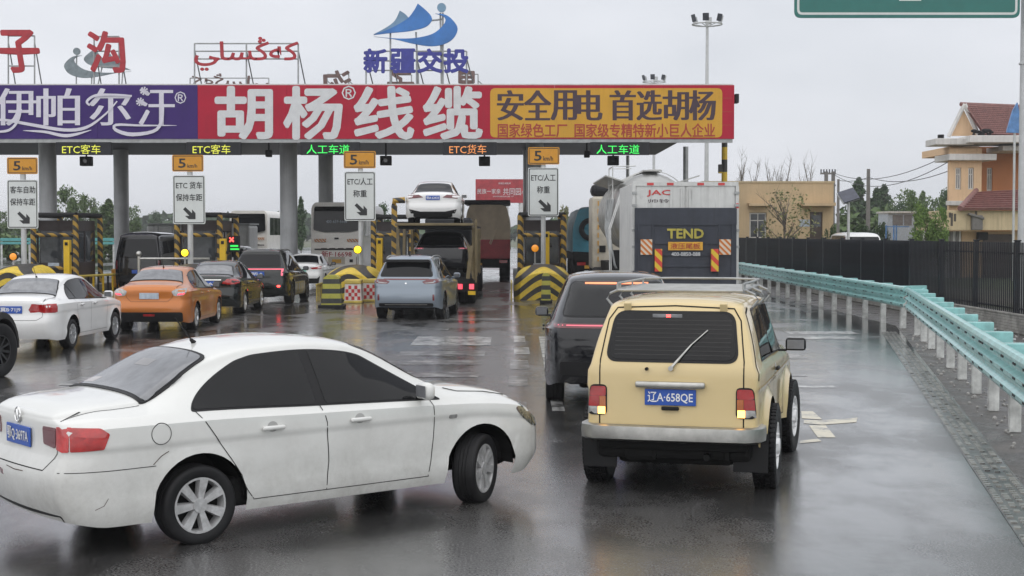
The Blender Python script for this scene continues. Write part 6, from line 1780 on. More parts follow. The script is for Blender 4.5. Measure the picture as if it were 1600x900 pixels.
b = MB(); b.box((-1.34, .9, 2.0), (.18, .14, 2.3), .02); b.tube([(-1.34, .9, 3.1), (-1.34, .9, 3.3), (-1.0, .9, 3.32)], .1); b.build('left_mast', M['hazard'], t, False)
bx_(t, 'rear_underrun', M['under'], ((-1.2, -.3, .45), (1.2, -.2, .72)), ((-.9, .2, .4), (.9, 13, .71)))
for x in (.80, 1.16): bx_(t, 'marker_light', M['lit_red_soft'], ((x - .075, -.36, .52), (x + .075, -.302, .68)))
bx_(t, 'marker_plate', M['safety_yellow'], ((1.05, -.33, .34), (1.28, -.30, .46)))
truck_wheels(t, (1.4, 2.7, 4.0, 12.5), CD, 1.25)
bx_(t, 'tractor_cab', M['canopy_dark'], ((-1.15, 14.2, .8), (.75, 16.3, 2.9)), bevel=.1)
spw = SEDAN()
rw_, WB = sedan('white_saloon_car', 'white saloon riding on the top deck of the car carrier', (cxx - .10, 49.1, 2.53), rad(0), M['white_paint2'], SEDAN(wm=[(0, .87), (.5, .90), (2.2, .905), (3.6, .89), (4.2, .86), (4.49, .8)]), dict(
    rear_glass=(1.10, .60, 1.40, .48), wheel=dict(style='five', rim=M['alloy']), plate='\u7696A\u00b763433', plate_z=.86, handles=(1.52, 2.3),
    rear=[(round_poly([(.30, .87), (.78, .83), (.80, .93), (.45, .96)], .02), 'tail_light', M['dark_red_lens']), (round_poly([(.40, .42), (.76, .50), (.70, .36), (.44, .36)], .02), 'exhaust_trim', M['trim'])],
    rear1=[(rect(-.62, .62, .20, .42, .06), 'rear_diffuser', M['trim'])]), 'cars on the carrier')
sedan('dark_suv', 'dark grey SUV riding on the lower deck of the car carrier', (cxx + .16, 49.2, .85), rad(0), M['black_paint'], SUV(zc=[(0, 1.34), (.3, 1.40), (1.1, 1.46), (1.9, 1.46), (2.5, 1.42), (3.35, 1.08), (3.9, 1.02), (4.35, .93), (4.6, .80)], ze=[(0, 1.26), (.3, 1.32), (1.1, 1.38), (1.9, 1.38), (2.5, 1.33), (3.35, 1.02), (3.9, .97), (4.35, .88), (4.6, .74)], zb=[(0, .98), (2.2, .97), (3.3, .95), (4.6, .68)], tail=[(.25, .1), (.5, 0), (.95, .02), (1.02, .12), (1.35, .7)], ft=1.9), dict(suv=True,
    rear_glass=(1.02, .70, 1.28, .58), wheel=dict(style='five', rim=M['alloy_dark']), rear=[(rect(.55, .84, .90, .96, .02), 'tail_light', M['dark_red_lens']), (rect(.60, .80, .925, .94), 'lit_strip', M['lit_pink'])], front_glass=(1.1, .65, 1.36, .56), mz=.98), 'cars on the carrier')
# ------------------------------------------------------------------ roadside sign, lamps, poles
SD = 35.0
pl = at(1241, 28, SD); pr = at(1593, 28, SD)
t = thing('road_sign', 'big green road sign with a white border, cut off by the top edge', 'road sign', (12.35, SD + .4, 0), 0)
b = MB(); b.cyl((12.32, SD + .45, 0), (12.32, SD + .45, 10.5), .15, .13, n=20); b.cyl((12.32, SD + .45, 6.3), (12.32, SD + .45, 6.34), .17, n=20); b.build('mast', M['pole_grey'], t, True, True)
b = MB()
for z in (8.2, 9.6): b.cyl((12.32, SD + .45, z), (pl.x + .3, SD + .45, z), .09, n=12)
b.build('cantilever_arm', M['pole_grey'], t, True, True)
zb_ = pl.z
b = MB(); b.prism(rect(pl.x, pr.x, zb_, zb_ + 3.4, .16), 'y', SD - .02, SD + .03); bd = b.build('sign_board', M['sign_green'], t)
b = MB()
def ring2(x0, x1, z0, z1, r_, tt_, d):
    o_, i_ = rect(x0, x1, z0, z1, r_), rect(x0 + tt_, x1 - tt_, z0 + tt_, z1 - tt_, max(r_ - tt_, .01))
    vo = [b.bm.verts.new((p[0], d, p[1])) for p in o_]; vi = [b.bm.verts.new((p[0], d, p[1])) for p in i_]
    for k in range(len(vo)): b.bm.faces.new((vo[k], vo[(k+1) % len(vo)], vi[(k+1) % len(vi)], vi[k]))
ring2(pl.x + .06, pr.x - .06, zb_ + .07, zb_ + 3.33, .13, .055, SD - .026); b.build('white_border', M['white_sign'], bd)
b = MB(); q = at(1405, 0, SD - .03); b.span((q.x, SD - .03, q.z - .02), (q.x + .52, SD - .024, q.z + .3)); b.build('white_panel', M['white_sign'], bd)

def mast_light(px, py, D, label, r=1.2):
    p = at(px, py, D); t = thing('high_mast_light', label, 'mast light', (p.x, D, 0), 0, 'high mast lights')
    b = MB(); b.cyl((p.x, D, 0), (p.x, D, p.z + .1), .22, .11, n=10); b.build('mast', M['pole_grey'], t, True, True)
    b = MB()
    ringp_ = [(p.x + r*math.cos(a), D + r*math.sin(a), p.z) for a in np.linspace(0, 2*math.pi, 21)]; b.tube(ringp_, .06, 6)
    for a in np.linspace(0, 2*math.pi, 6, endpoint=False): b.tube([(p.x, D, p.z - .2), (p.x + r*math.cos(a), D + r*math.sin(a), p.z)], .035, 5)
    b.build('crown_ring', M['pole_grey'], t)
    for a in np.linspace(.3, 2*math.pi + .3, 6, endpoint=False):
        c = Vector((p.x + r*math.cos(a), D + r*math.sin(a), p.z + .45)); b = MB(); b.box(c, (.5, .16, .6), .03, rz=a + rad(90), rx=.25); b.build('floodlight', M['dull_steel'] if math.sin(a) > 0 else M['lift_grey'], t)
mast_light(1105, 38, 120, 'tall mast with a ring of floodlights above the right end of the canopy')
mast_light(1022, 128, 170, 'farther floodlight mast peeping over the canopy fascia', 1.3)
def pole(px, y0, D, label, r=.12, arms=0):
    p = at(px, y0, D); t = thing('utility_pole', label, 'utility pole', (p.x, D, 0), 0, 'utility poles')
    b = MB(); b.cyl((p.x, D, 0), (p.x, D, p.z), r*1.2, r*.8, n=8); b.build('pole', M['wood_pole'], t)
    for k in range(arms):
        b = MB(); b.box((p.x, D, p.z - .3 - k*.5), (1.9, .1, .1)); b.build('crossarm', M['wood_pole'], t)
        b = MB()
        for q in (-.8, -.3, .3, .8): b.cyl((p.x + q, D, p.z - .25 - k*.5), (p.x + q, D, p.z - .02 - k*.5), .05, n=6)
        b.build('insulators', M['lift_grey'], t)
    return p
p1 = pole(1357, 264, 110, 'plain pale utility pole between the poplars', .16)
p2 = pole(1310, 280, 125, 'utility pole behind the tan building corner', .13)
tq = thing('transformer_pole', 'twin-pole transformer frame behind the tan building', 'utility pole', tuple(at(1297, 365, 130)), 0, 'utility poles')
b = MB(); a_, c_ = at(1291, 268, 130), at(1302, 268, 130)
for q in (a_, c_): b.cyl((q.x, 130, 0), (q.x, 130, q.z), .17, n=8)
b.build('pole', M['wood_pole'], tq)
b = MB(); b.span((at(1284, 0, 130).x, 129.9, a_.z - .25), (at(1308, 0, 130).x, 130.1, a_.z - .1)); b.build('crossarm', M['wood_pole'], tq); b = MB(); b.span((a_.x - .2, 129.8, a_.z - 1.3), (c_.x + .2, 130.2, a_.z - 1.15)); b.build('crossarm', M['wood_pole'], tq)
b = MB()
for q in np.linspace(at(1285, 0, 130).x, at(1307, 0, 130).x, 6): b.cyl((q, 130, a_.z - .1), (q, 130, a_.z + .2), .06, n=6)
b.build('insulators', M['lift_grey'], tq)
def wire(a, c, sag, label):
    b = MB(); pts = []
    for k in range(15):
        u = k/14; p = Vector(a).lerp(Vector(c), u); p.z -= sag*4*u*(1 - u); pts.append(p)
    b.tube(pts, .025, 5); tag(b.build('power_line', M['cable']), label, 'power line', 'power lines')
wire(at(1357, 277, 110), at(1490, 264, 82), .5, 'lowest power line running to the orange building')
wire(at(1357, 277, 110), at(1308, 281, 130), .2, 'short power line between the pale pole and the transformer frame')
wire(at(1302, 270, 130), at(1492, 236, 82), 1.0, 'uppermost power line running to the orange building')
wire(at(1302, 272, 130), at(1490, 248, 82), 1.3, 'middle power line running to the orange building')
# solar street lamp
D = 68; p = at(1326, 312, D)
t = thing('solar_lamp', 'solar panel on a pole behind the black fence', 'solar lamp', (p.x, D, 0), 0)
b = MB(); b.cyl((p.x, D, 0), (p.x, D, p.z), .08, .06, n=10); b.build('pole', M['pole_grey'], t)
b = MB(); b.box((p.x, D, p.z + .2), (.75, .9, .04), .005, rx=rad(35), ry=rad(-18)); b.build('panel', M['solar'], t)
b = MB(); b.box((p.x - .02, D + .06, p.z + .16), (.80, .95, .03), .005, rx=rad(35), ry=rad(-18)); b.build('panel_frame', M['dull_steel'], t)
# red hoarding far ahead
D = 140; a, c = at(743, 280, D), at(862, 317, D)
t = thing('red_hoarding', 'red roadside hoarding with white writing far beyond the booths', 'hoarding', ((a.x + c.x)/2, D, 0), 0)
b = MB(); b.span((a.x, D, c.z), (c.x, D + .4, a.z)); bd = b.build('board', M['truck_red'], t)
b = MB()
for x in (790, 815): q = at(x, 0, D); b.cyl((q.x, D + .3, 0), (q.x, D + .3, c.z), .28, n=12)
b.build('legs', M['truck_white'], t)
lettering([('\u6c11\u65cf\u4e00\u5bb6\u4eb2', 746, 782, 303, 295, .0), ('\u5171\u540c\u56ed\u5fc3', 786, 824, 305, 294, .0), ('\u65b0\u7586\u4ea4\u901a\u6295\u8d44', 779, 798, 288, 285, .0), ('\u5171\u540c\u56e2\u7ed3\u594b\u6597', 770, 803, 308, 306, .0)], 'lettering', M['print_white'], bd, front_frame(D), .03)

# ------------------------------------------------------------------ buildings
def window(root, x0, x1, z0, z1, d, axis='y', depth=.12):
    """recessed window: reveal, pane, frame bars"""
    f = MB(); tq = .07
    f.span((x0, d - .02, z0), (x0 + tq, d + .06, z1)); f.span((x1 - tq, d - .02, z0), (x1, d + .06, z1)); f.span((x0 + tq, d - .02, z1 - tq), (x1 - tq, d + .06, z1)); f.span((x0 + tq, d - .02, z0), (x1 - tq, d + .06, z0 + tq))
    f.span(((x0 + x1)/2 - .03, d - .018, z0 + tq), ((x0 + x1)/2 + .03, d + .055, z1 - tq)); f.span((x0 + tq, d - .016, z0 + (z1 - z0)*.68), ((x0 + x1)/2 - .031, d + .05, z0 + (z1 - z0)*.68 + .05)); f.span(((x0 + x1)/2 + .031, d - .016, z0 + (z1 - z0)*.68), (x1 - tq, d + .05, z0 + (z1 - z0)*.68 + .05))
    w = f.build('window', M['window_frame'], root)
    p = MB(); p.span((x0 + tq, d + .015, z0 + tq), (x1 - tq, d + .035, z1 - tq)); p.build('pane', M['booth_glass'], w)
D = 88.0
t = thing('tan_building', 'flat-roofed tan single-storey building behind the black fence', 'building', (at(1230, 0, D).x, D, 0), 0)
xa, xb = at(1100, 0, D).x, at(1305, 0, D).x; zt = at(0, 284, D).z
da, db = at(1268, 0, D).x, at(1288, 0, D).x; dz = at(0, 331, D).z
wa, wb_ = at(1173, 0, D).x, at(1200, 0, D).x; wz0, wz1 = at(0, 372, D).z, at(0, 332, D).z
b = MB()
def wall_with_holes(b, x0, x1, z0, z1, d0, d1, holes):
    xs = sorted({x0, x1, *[h[0] for h in holes], *[h[1] for h in holes]}); zs = sorted({z0, z1, *[h[2] for h in holes], *[h[3] for h in holes]})
    for i in range(len(xs) - 1):
        for j in range(len(zs) - 1):
            mx, mz = (xs[i] + xs[i+1])/2, (zs[j] + zs[j+1])/2
            if any(h[0] < mx < h[1] and h[2] < mz < h[3] for h in holes): continue
            b.span((xs[i], d0, zs[j]), (xs[i+1], d1, zs[j+1]))
    bmesh.ops.remove_doubles(b.bm, verts=b.bm.verts, dist=.0005)
wall_with_holes(b, xa, xb, 0, zt - .06, D, D + .3, [(da, db, 0, dz), (wa, wb_, wz0, wz1)])
b.span((xa, D + .3, 0), (xa + .3, D + 9, zt - .06)); b.span((xb - .3, D + .3, 0), (xb, D + 9, zt - .06)); b.span((xa, D + 8.7, 0), (xb, D + 9, zt - .06)); b.span((xa + .3, D + .3, zt - .8), (xb - .3, D + 8.7, zt - .5))
b.build('wall', M['wall_tan'], t)
b = MB(); b.span((xa - .05, D - .05, zt - .06), (xb + .05, D + 9.05, zt + .04)); b.build('parapet_cap', M['wall_cream'], t)
b = MB(); b.span((at(1253, 0, D).x, D - .9, at(0, 322, D).z), (xb - .05, D - .002, at(0, 317, D).z)); b.build('door_canopy', M['wall_tan'], t)
b = MB(); b.span((at(1170, 0, D).x, D - .6, at(0, 322, D).z), (at(1205, 0, D).x, D - .002, at(0, 317.5, D).z)); b.build('window_canopy', M['wall_tan'], t)
b = MB(); b.span((da + .02, D + .1, 0), (db - .02, D + .16, dz - .02)); dr = b.build('door', M['door_brown'], t)
b = MB(); b.span((da + .1, D + .08, dz - .9), (db - .1, D + .098, dz - .2)); b.build('pane', M['booth_glass'], dr)
window(t, wa + .02, wb_ - .02, wz0, wz1 - .02, D + .1)
b = MB(); q0, q1 = at(1249, 343, D), at(1265, 354, D); b.span((q0.x, D - .05, q1.z), (q1.x, D - .002, q0.z)); b.build('notice_board', M['plate_pale'], t)
# orange two-storey house
D = 82.0
t = thing('orange_house', 'orange two-storey building with white bands and red tiled roof', 'building', (at(1540, 0, D).x, D, 0), 0)
X = lambda x: at(x, 0, D).x
Z = lambda y: at(0, y, D).z
wins = [(X(1496), X(1505), Z(296), Z(262)), (X(1516), X(1525), Z(296), Z(262))]
b = MB(); wall_with_holes(b, X(1486), X(1537), 0, Z(232), D, D + .3, wins)
b.prism([(X(1486), D + .3), (X(1486) + .3, D + .3), (X(1486)*1.115 + .3, D*1.1), (X(1486)*1.115, D*1.1)], 'z', 0, Z(232)); b.span((X(1537) - .3, D + .3, 0), (X(1537), D + 2.5, Z(232)))
b.build('wall', M['wall_orange'], t)
for w_ in wins: window(t, w_[0] + .01, w_[1] - .01, w_[2] + .01, w_[3] - .01, D + .1)
w3 = [(X(1568), X(1577), Z(296), Z(259))]
b = MB(); wall_with_holes(b, X(1537), X(1660), 0, Z(225), D + 2.5, D + 2.8, w3); b.span((X(1537) + .01, D + 2.81, 0), (X(1660), D + 10, .3)); b.build('side_wall', M['wall_orange_deep'], t)
window(t, w3[0][0] + .01, w3[0][1] - .01, w3[0][2] + .01, w3[0][3] - .01, D + 2.6)
b = MB(); b.span((X(1482), D - .5, Z(251)), (X(1556), D + 2.4, Z(241)), .03); b.build('white_band', M['band_white'], t)
b = MB(); b.span((X(1481), D - .25, Z(321)), (X(1538), D - .003, Z(314)), .02); b.build('white_band', M['band_white'], t)
b = MB(); b.span((X(1490), D + .4, Z(239)), (X(1536), D + 6, Z(228))); b.build('attic_wall', M['wall_orange'], t)
b = MB(); b.span((X(1460), D - .6, Z(227)), (X(1520), D + 1.5, Z(217)), .03); b.build('balcony_slab', M['band_white'], t)
b = MB(); b.span((X(1506), D - 1.4, Z(225)), (X(1680), D + 2.2, Z(214)), .03); b.build('balcony_slab', M['band_white'], t)
b = MB(); b.span((X(1566), D - .4, Z(236)), (X(1680), D + 2.45, Z(228)), .03); b.build('balcony_slab', M['band_white'], t)
b = MB(); b.box((X(1469), D - .4, Z(215)), (.3, .25, .28), .02); b.build('lamp_housing', M['black_flat'], t)
b = MB()
for i in range(16): b.ball((X(1513) + random.uniform(0, 1.0), D - 1.2, Z(211) + random.uniform(-.05, .18)), random.uniform(.06, .16), 7, 5, (1.4, .8, .7))
b.build('roof_clutter', M['black_flat'], t)
# gable and tiled roof: ridge runs across the view
gx0, gx1, gz0, gz1 = X(1491), X(1535), Z(211), Z(163)
gm = X(1513)
b = MB(); b.prism([(gx0 + .15, gz0), (gx1 - .05, gz0), (gm, gz1 - .25)], 'y', D + .6, D + .8); b.build('gable', M['wall_orange'], t)
ridge_a, ridge_b = Vector((gm, D + .5, gz1)), Vector((X(1600), D + 3.0, gz1 + .05))
eave_a, eave_b = Vector((gx1, D - .6, gz0)), Vector((X(1660), D + 1.5, gz0 - .05))
b = MB(); nrm = (eave_a - ridge_a).cross(ridge_b - ridge_a).normalized()
if nrm.y > 0: nrm = -nrm
b.bm.faces.new([b.bm.verts.new(p) for p in (ridge_a - nrm*.08, ridge_b + Vector((4, 1, 0)) - nrm*.08, eave_b + Vector((2, .5, 0)) - nrm*.08, eave_a - nrm*.08)]); sl = b.build('roof_slope', M['roof_tile'], t)
rb, eb = ridge_b + Vector((4, 1, 0)), eave_b + Vector((2, .5, 0))
b = MB(); NR_, NC_ = 15, 46
for i in range(NR_):
    for j in range(NC_):
        u0, u1 = j/NC_, (j + .9)/NC_; v0, v1 = i/NR_, (i + 1.12)/NR_
        def pp_(u, v): return ridge_a.lerp(rb, u).lerp(eave_a.lerp(eb, u), min(v, 1.02))
        q = [pp_(u0, v0) + nrm*.02, pp_((u0 + u1)/2, v0) + nrm*.07, pp_(u1, v0) + nrm*.02, pp_(u1, v1) + nrm*.06, pp_((u0 + u1)/2, v1) + nrm*.13, pp_(u0, v1) + nrm*.06]
        vs_ = [b.bm.verts.new(p) for p in q]; b.bm.faces.new((vs_[0], vs_[1], vs_[4], vs_[5])); b.bm.faces.new((vs_[1], vs_[2], vs_[3], vs_[4]))
tag(b.build('roof_tiles', M['roof_tile'], sl), kind='stuff')
b = MB(); b.tube([ridge_a + Vector((-.2, 0, .05)), rb + Vector((0, 0, .05))], .12, 8); b.build('ridge', M['roof_tile'], t)
b = MB()
for P in ([(gx0 - .1, gz0 - .05), (gm, gz1 + .05)], [(gm, gz1 + .05), (gx1 + .05, gz0 - .05)]): b.tube([(P[0][0], D + .45, P[0][1]), (P[1][0], D + .45, P[1][1])], .12, 6)
b.build('bargeboard', M['band_white'], t)
# lower wing with hipped roof and cream fascia
D2 = 74.0; X2 = lambda x: at(x, 0, D2).x; Z2 = lambda y: at(0, y, D2).z
t2 = thing('cream_annex', 'low cream annex with stained fascia and red hipped roof, before the orange building', 'building', (X2(1540), D2, 0), 0)
b = MB(); b.span((X2(1478), D2, Z2(360)), (X2(1660), D2 + 5, Z2(329)), .03); b.build('fascia', M['wall_cream'], t2)
M['stain'] = pm('stain', (.10, .085, .07), .8, var=.4, scale=6)
for x, y0, y1 in ((1489, 333, 353), (1486, 332, 340), (1494, 334, 346), (1527, 330, 345), (1479, 355, 361)):
    b = MB(); b.span((X2(x), D2 - .006, Z2(y1)), (X2(x) + .12, D2 - .001, Z2(y0))); b.build('stain_streak', M['stain'], t2)
b = MB(); b.box((X2(1529), D2 - .15, Z2(348)), (.55, .25, .75), .05); b.box((X2(1527), D2 - .2, Z2(338)), (.8, .3, .12), .03, ry=.3); b.build('broken_sign_box', M['wood_pole'], t2)
b = MB(); b.span((X2(1518), D2 + 1.2, 0), (X2(1660), D2 + 4.8, Z2(361))); b.build('wall', M['wall_orange'], t2)
b = MB(); b.span((X2(1480), D2 + .7, 0), (X2(1512), D2 + 4, Z2(361))); b.build('shutter_wall', M['band_white'], t2)
for x in (1494, 1504): b = MB(); b.span((X2(x), D2 + .6, 0), (X2(x) + .15, D2 + .69, Z2(361))); b.build('pilaster', M['wood_pole'], t2)
b = MB(); b.span((X2(1552), D2 + 1.1, 0), (X2(1600), D2 + 1.19, Z2(366))); b.build('opening', M['door_brown'], t2)
b = MB(); b.box((X2(1548), D2 + .9, Z2(369)), (.5, .35, .4), .03); b.build('air_conditioner', M['black_flat'], t2)
A, Bq, C_, E_ = Vector((X2(1504), D2 - .3, Z2(329))), Vector((X2(1680), D2 - .3, Z2(328))), Vector((X2(1700), D2 + 6, Z2(290))), Vector((X2(1588), D2 + 6, Z2(296)))
b = MB(); b.bm.faces.new([b.bm.verts.new(p) for p in (A, Bq, C_, E_)]); sl = b.build('roof_slope', M['roof_tile'], t2)
b = MB()
for i in range(9):
    v = i/9; v1 = (i + 1.05)/9
    p0, p1, p2, p3 = A.lerp(E_, v), Bq.lerp(C_, v), Bq.lerp(C_, v1), A.lerp(E_, v1)
    b.quad(p0 + Vector((0, -.06, .14)), p1 + Vector((0, -.06, .14)), p2 + Vector((0, 0, .05)), p3 + Vector((0, 0, .05))); b.quad(p0 + Vector((0, -.06, .14)), p0, p1, p1 + Vector((0, -.06, .14)))
tag(b.build('roof_tiles', M['roof_tile'], sl), kind='stuff')
b = MB(); b.tube([A + Vector((-.1, 0, .1)), E_ + Vector((0, 0, .12))], .14, 8); b.build('hip_ridge', M['roof_tile'], t2)
# blue sail-shaped emblem behind the mast
p = at(1590, 190, 70); t = thing('blue_sail_sign', 'blue sail-shaped sign beside the tiled roof', 'sign', (p.x, 70, 0), 0)
b = MB(); b.prism([(at(1577, 0, 70).x, at(0, 201, 70).z), (at(1585, 0, 70).x, at(0, 172, 70).z), (at(1592, 0, 70).x, at(0, 160, 70).z), (at(1602, 0, 70).x, at(0, 208, 70).z), (at(1576, 0, 70).x, at(0, 207, 70).z)], 'y', 70, 70.15); b.build('sail', M['box_blue'], t)
b = MB(); b.cyl((p.x - .1, 70.1, 0), (p.x - .1, 70.1, at(0, 205, 70).z), .06, n=8); b.cyl((p.x + .25, 70.1, 0), (p.x + .25, 70.1, at(0, 205, 70).z), .06, n=8); b.build('support', M['pole_grey'], t)
# white guard cabin and blue railings
D3 = 92.0; X3 = lambda x: at(x, 0, D3).x; Z3 = lambda y: at(0, y, D3).z
t = thing('guard_cabin', 'small white cabin with a flat roof between the trees behind the fence', 'cabin', (X3(1412), D3, 0), 0)
b = MB(); b.span((X3(1391), D3, 0), (X3(1432), D3 + 2.5, Z3(333))); b.build('wall', M['plate_pale'], t)
b = MB(); b.span((X3(1389), D3 - .2, Z3(333)), (X3(1436), D3 + 2.7, Z3(330))); b.build('roof', M['band_white'], t)
b = MB(); b.span((X3(1398), D3 - .03, Z3(352)), (X3(1414), D3 - .002, Z3(336))); b.span((X3(1416), D3 - .03, Z3(352)), (X3(1428), D3 - .002, Z3(336))); b.build('window', M['glass_sky'], t)
t = thing('blue_railing', 'light blue gate railing in front of the white cabin', 'railing', (X3(1400), 88, 0), 0)
for x in (1388, 1400, 1404): b = MB(); b.cyl((at(x, 0, 88).x, 88, 0), (at(x, 0, 88).x, 88, at(0, 352, 88).z), .05, n=8); b.build('post', M['box_blue'], t)
b = MB(); b.span((at(1388, 0, 88).x, 87.97, at(0, 355, 88).z), (at(1424, 0, 88).x, 88.03, at(0, 353.5, 88).z)); b.build('rail', M['box_blue'], t)
# far teal railings left behind the booths
for x0, x1, y0, D, lab in ((0, 400, 372, 105, 'far teal crash railing behind the left toll lanes'), (870, 905, 380, 110, 'far teal crash railing right of the right toll booth')):
    a, c = at(x0, y0, D), at(x1, y0, D); t = thing('far_guardrail', lab, 'guardrail', ((a.x + c.x)/2, D, 0), 0, 'far guardrails')
    b = MB(); b.span((a.x, D, a.z - .45), (c.x, D + .06, a.z - .28), .02); b.span((a.x, D, a.z - .22), (c.x, D + .06, a.z), .02); b.build('beam', M['teal_far'], t)
    b = MB(); xx = a.x
    while xx < c.x: b.span((xx, D + .07, 0), (xx + .12, D + .17, a.z - .05)); xx += 2
    b.build('posts', M['post_white'], t)

# ------------------------------------------------------------------ trees
def crown_mesh(kind, seed, nleaf, h, r, leaf):
    rnd = random.Random(seed); V = []; Fs = []
    blobs = []
    if kind == 'poplar':
        for i in range(70):
            q = (i + .5)/70; z = (.1 + .88*q)*h; env = r*min(1, 2.4*(1 - q)**.75, .45 + 2*q); a = rnd.uniform(0, 6.28); rr = env*rnd.uniform(.1, .75); blobs.append((rr*math.cos(a), rr*math.sin(a), z, env*.42 + .12))
    elif kind == 'bush':
        for i in range(16): a = rnd.uniform(0, 6.28); q = r*math.sqrt(rnd.random())*.8; blobs.append((q*math.cos(a), q*math.sin(a), rnd.uniform(.25, .85)*h, r*rnd.uniform(.25, .42)))
    else:
        for i in range(24):
            a = rnd.uniform(0, 6.28); u = rnd.uniform(-1, 1); q = math.sqrt(1 - u*u)*rnd.uniform(.5, 1)
            blobs.append((r*.8*q*math.cos(a), r*.8*q*math.sin(a), h*.62 + h*.33*u, r*rnd.uniform(.22, .40)))
    for i in range(nleaf):
        bx, by, bz, br = blobs[rnd.randrange(len(blobs))]
        d = Vector((rnd.gauss(0, 1), rnd.gauss(0, 1), rnd.gauss(0, 1))).normalized()*br*rnd.uniform(.55, 1.08)
        c = Vector((bx, by, bz)) + d
        if c.z < .05*h: continue
        u = Vector((rnd.gauss(0, 1), rnd.gauss(0, 1), rnd.gauss(0, .6))).normalized(); v = u.cross(Vector((rnd.gauss(0, 1), rnd.gauss(0, 1), rnd.gauss(0, 1)))).normalized()
        s = leaf*rnd.uniform(.6, 1.3); n0 = len(V)
        V += [c - u*s - v*s*.2, c + v*s*.55, c + u*s, c - v*s*.5]; Fs.append((n0, n0+1, n0+2, n0+3))
    me = bpy.data.meshes.new('crown'); me.from_pydata([tuple(v) for v in V], [], Fs); me.update(); return me
def trunk_mesh(h, r, seed, spread=.5, bare=False, n_=7):
    rnd = random.Random(seed); b = MB()
    b.tube([(0, 0, -.05), (.02*h*rnd.uniform(-1, 1), 0, .4*h), (.03*h*rnd.uniform(-1, 1), .02*h, .8*h)], [r, r*.7, r*.25], 7)
    for i in range(n_):
        z = rnd.uniform(.2, .7)*h; a = rnd.uniform(0, 6.28); l_ = h*rnd.uniform(.2, .4)
        e = Vector((spread*l_*math.cos(a), spread*l_*math.sin(a), z + l_*.8)); b.tube([(0, 0, z), e*.5 + Vector((0, 0, z*.5)), e], [r*.4, r*.25, r*.08], 5)
        if bare:
            for k in range(5):
                u = rnd.uniform(.3, 1); s_ = Vector((0, 0, z)).lerp(e, u); b.tube([s_, s_ + Vector((rnd.uniform(-.3, .3), rnd.uniform(-.3, .3), rnd.uniform(.3, .8)))*l_*.5], [r*.12, r*.04], 4)
    return b.mesh('trunk')
_tm = {}
def tree(kind, px, ybase_D, ytop, label, mat, width=None, group='trees', variant=0, name=None):
    D = ybase_D; p = at(px, ytop, D); h = max(p.z, .8)
    key = (kind, variant, mat)
    if key not in _tm:
        H0 = 10.0; r0 = {'poplar': 1.3, 'bush': 3.6, 'broad': 4.2}[kind]
        nl = {'poplar': 3600, 'bush': 1800, 'broad': 2800}[kind]
        cm = crown_mesh(kind, 11 + variant*7 + len(kind), nl, H0, r0, .30 if kind != 'poplar' else .26); cm.materials.append(M[mat])
        tm = trunk_mesh(H0, .16, variant + 3, .55 if kind == 'broad' else .25); tm.materials.append(M['bark'])
        _tm[key] = (cm, tm, r0)
    cm, tm, r0 = _tm[key]
    root = thing(name or {'poplar': 'poplar_tree', 'bush': 'bush', 'broad': 'broadleaf_tree'}[kind], label, 'tree' if kind != 'bush' else 'bush', (p.x, D, -.03), random.uniform(0, 6), group)
    sc = h/10.0; sw = sc if width is None else (width/F_PX*D/2)/r0
    for nm, me in (('crown', cm), ('trunk', tm)):
        o = bpy.data.objects.new(nm, me); COL.objects.link(o); o.parent = root; o.scale = (sw, sw, sc)
    return root
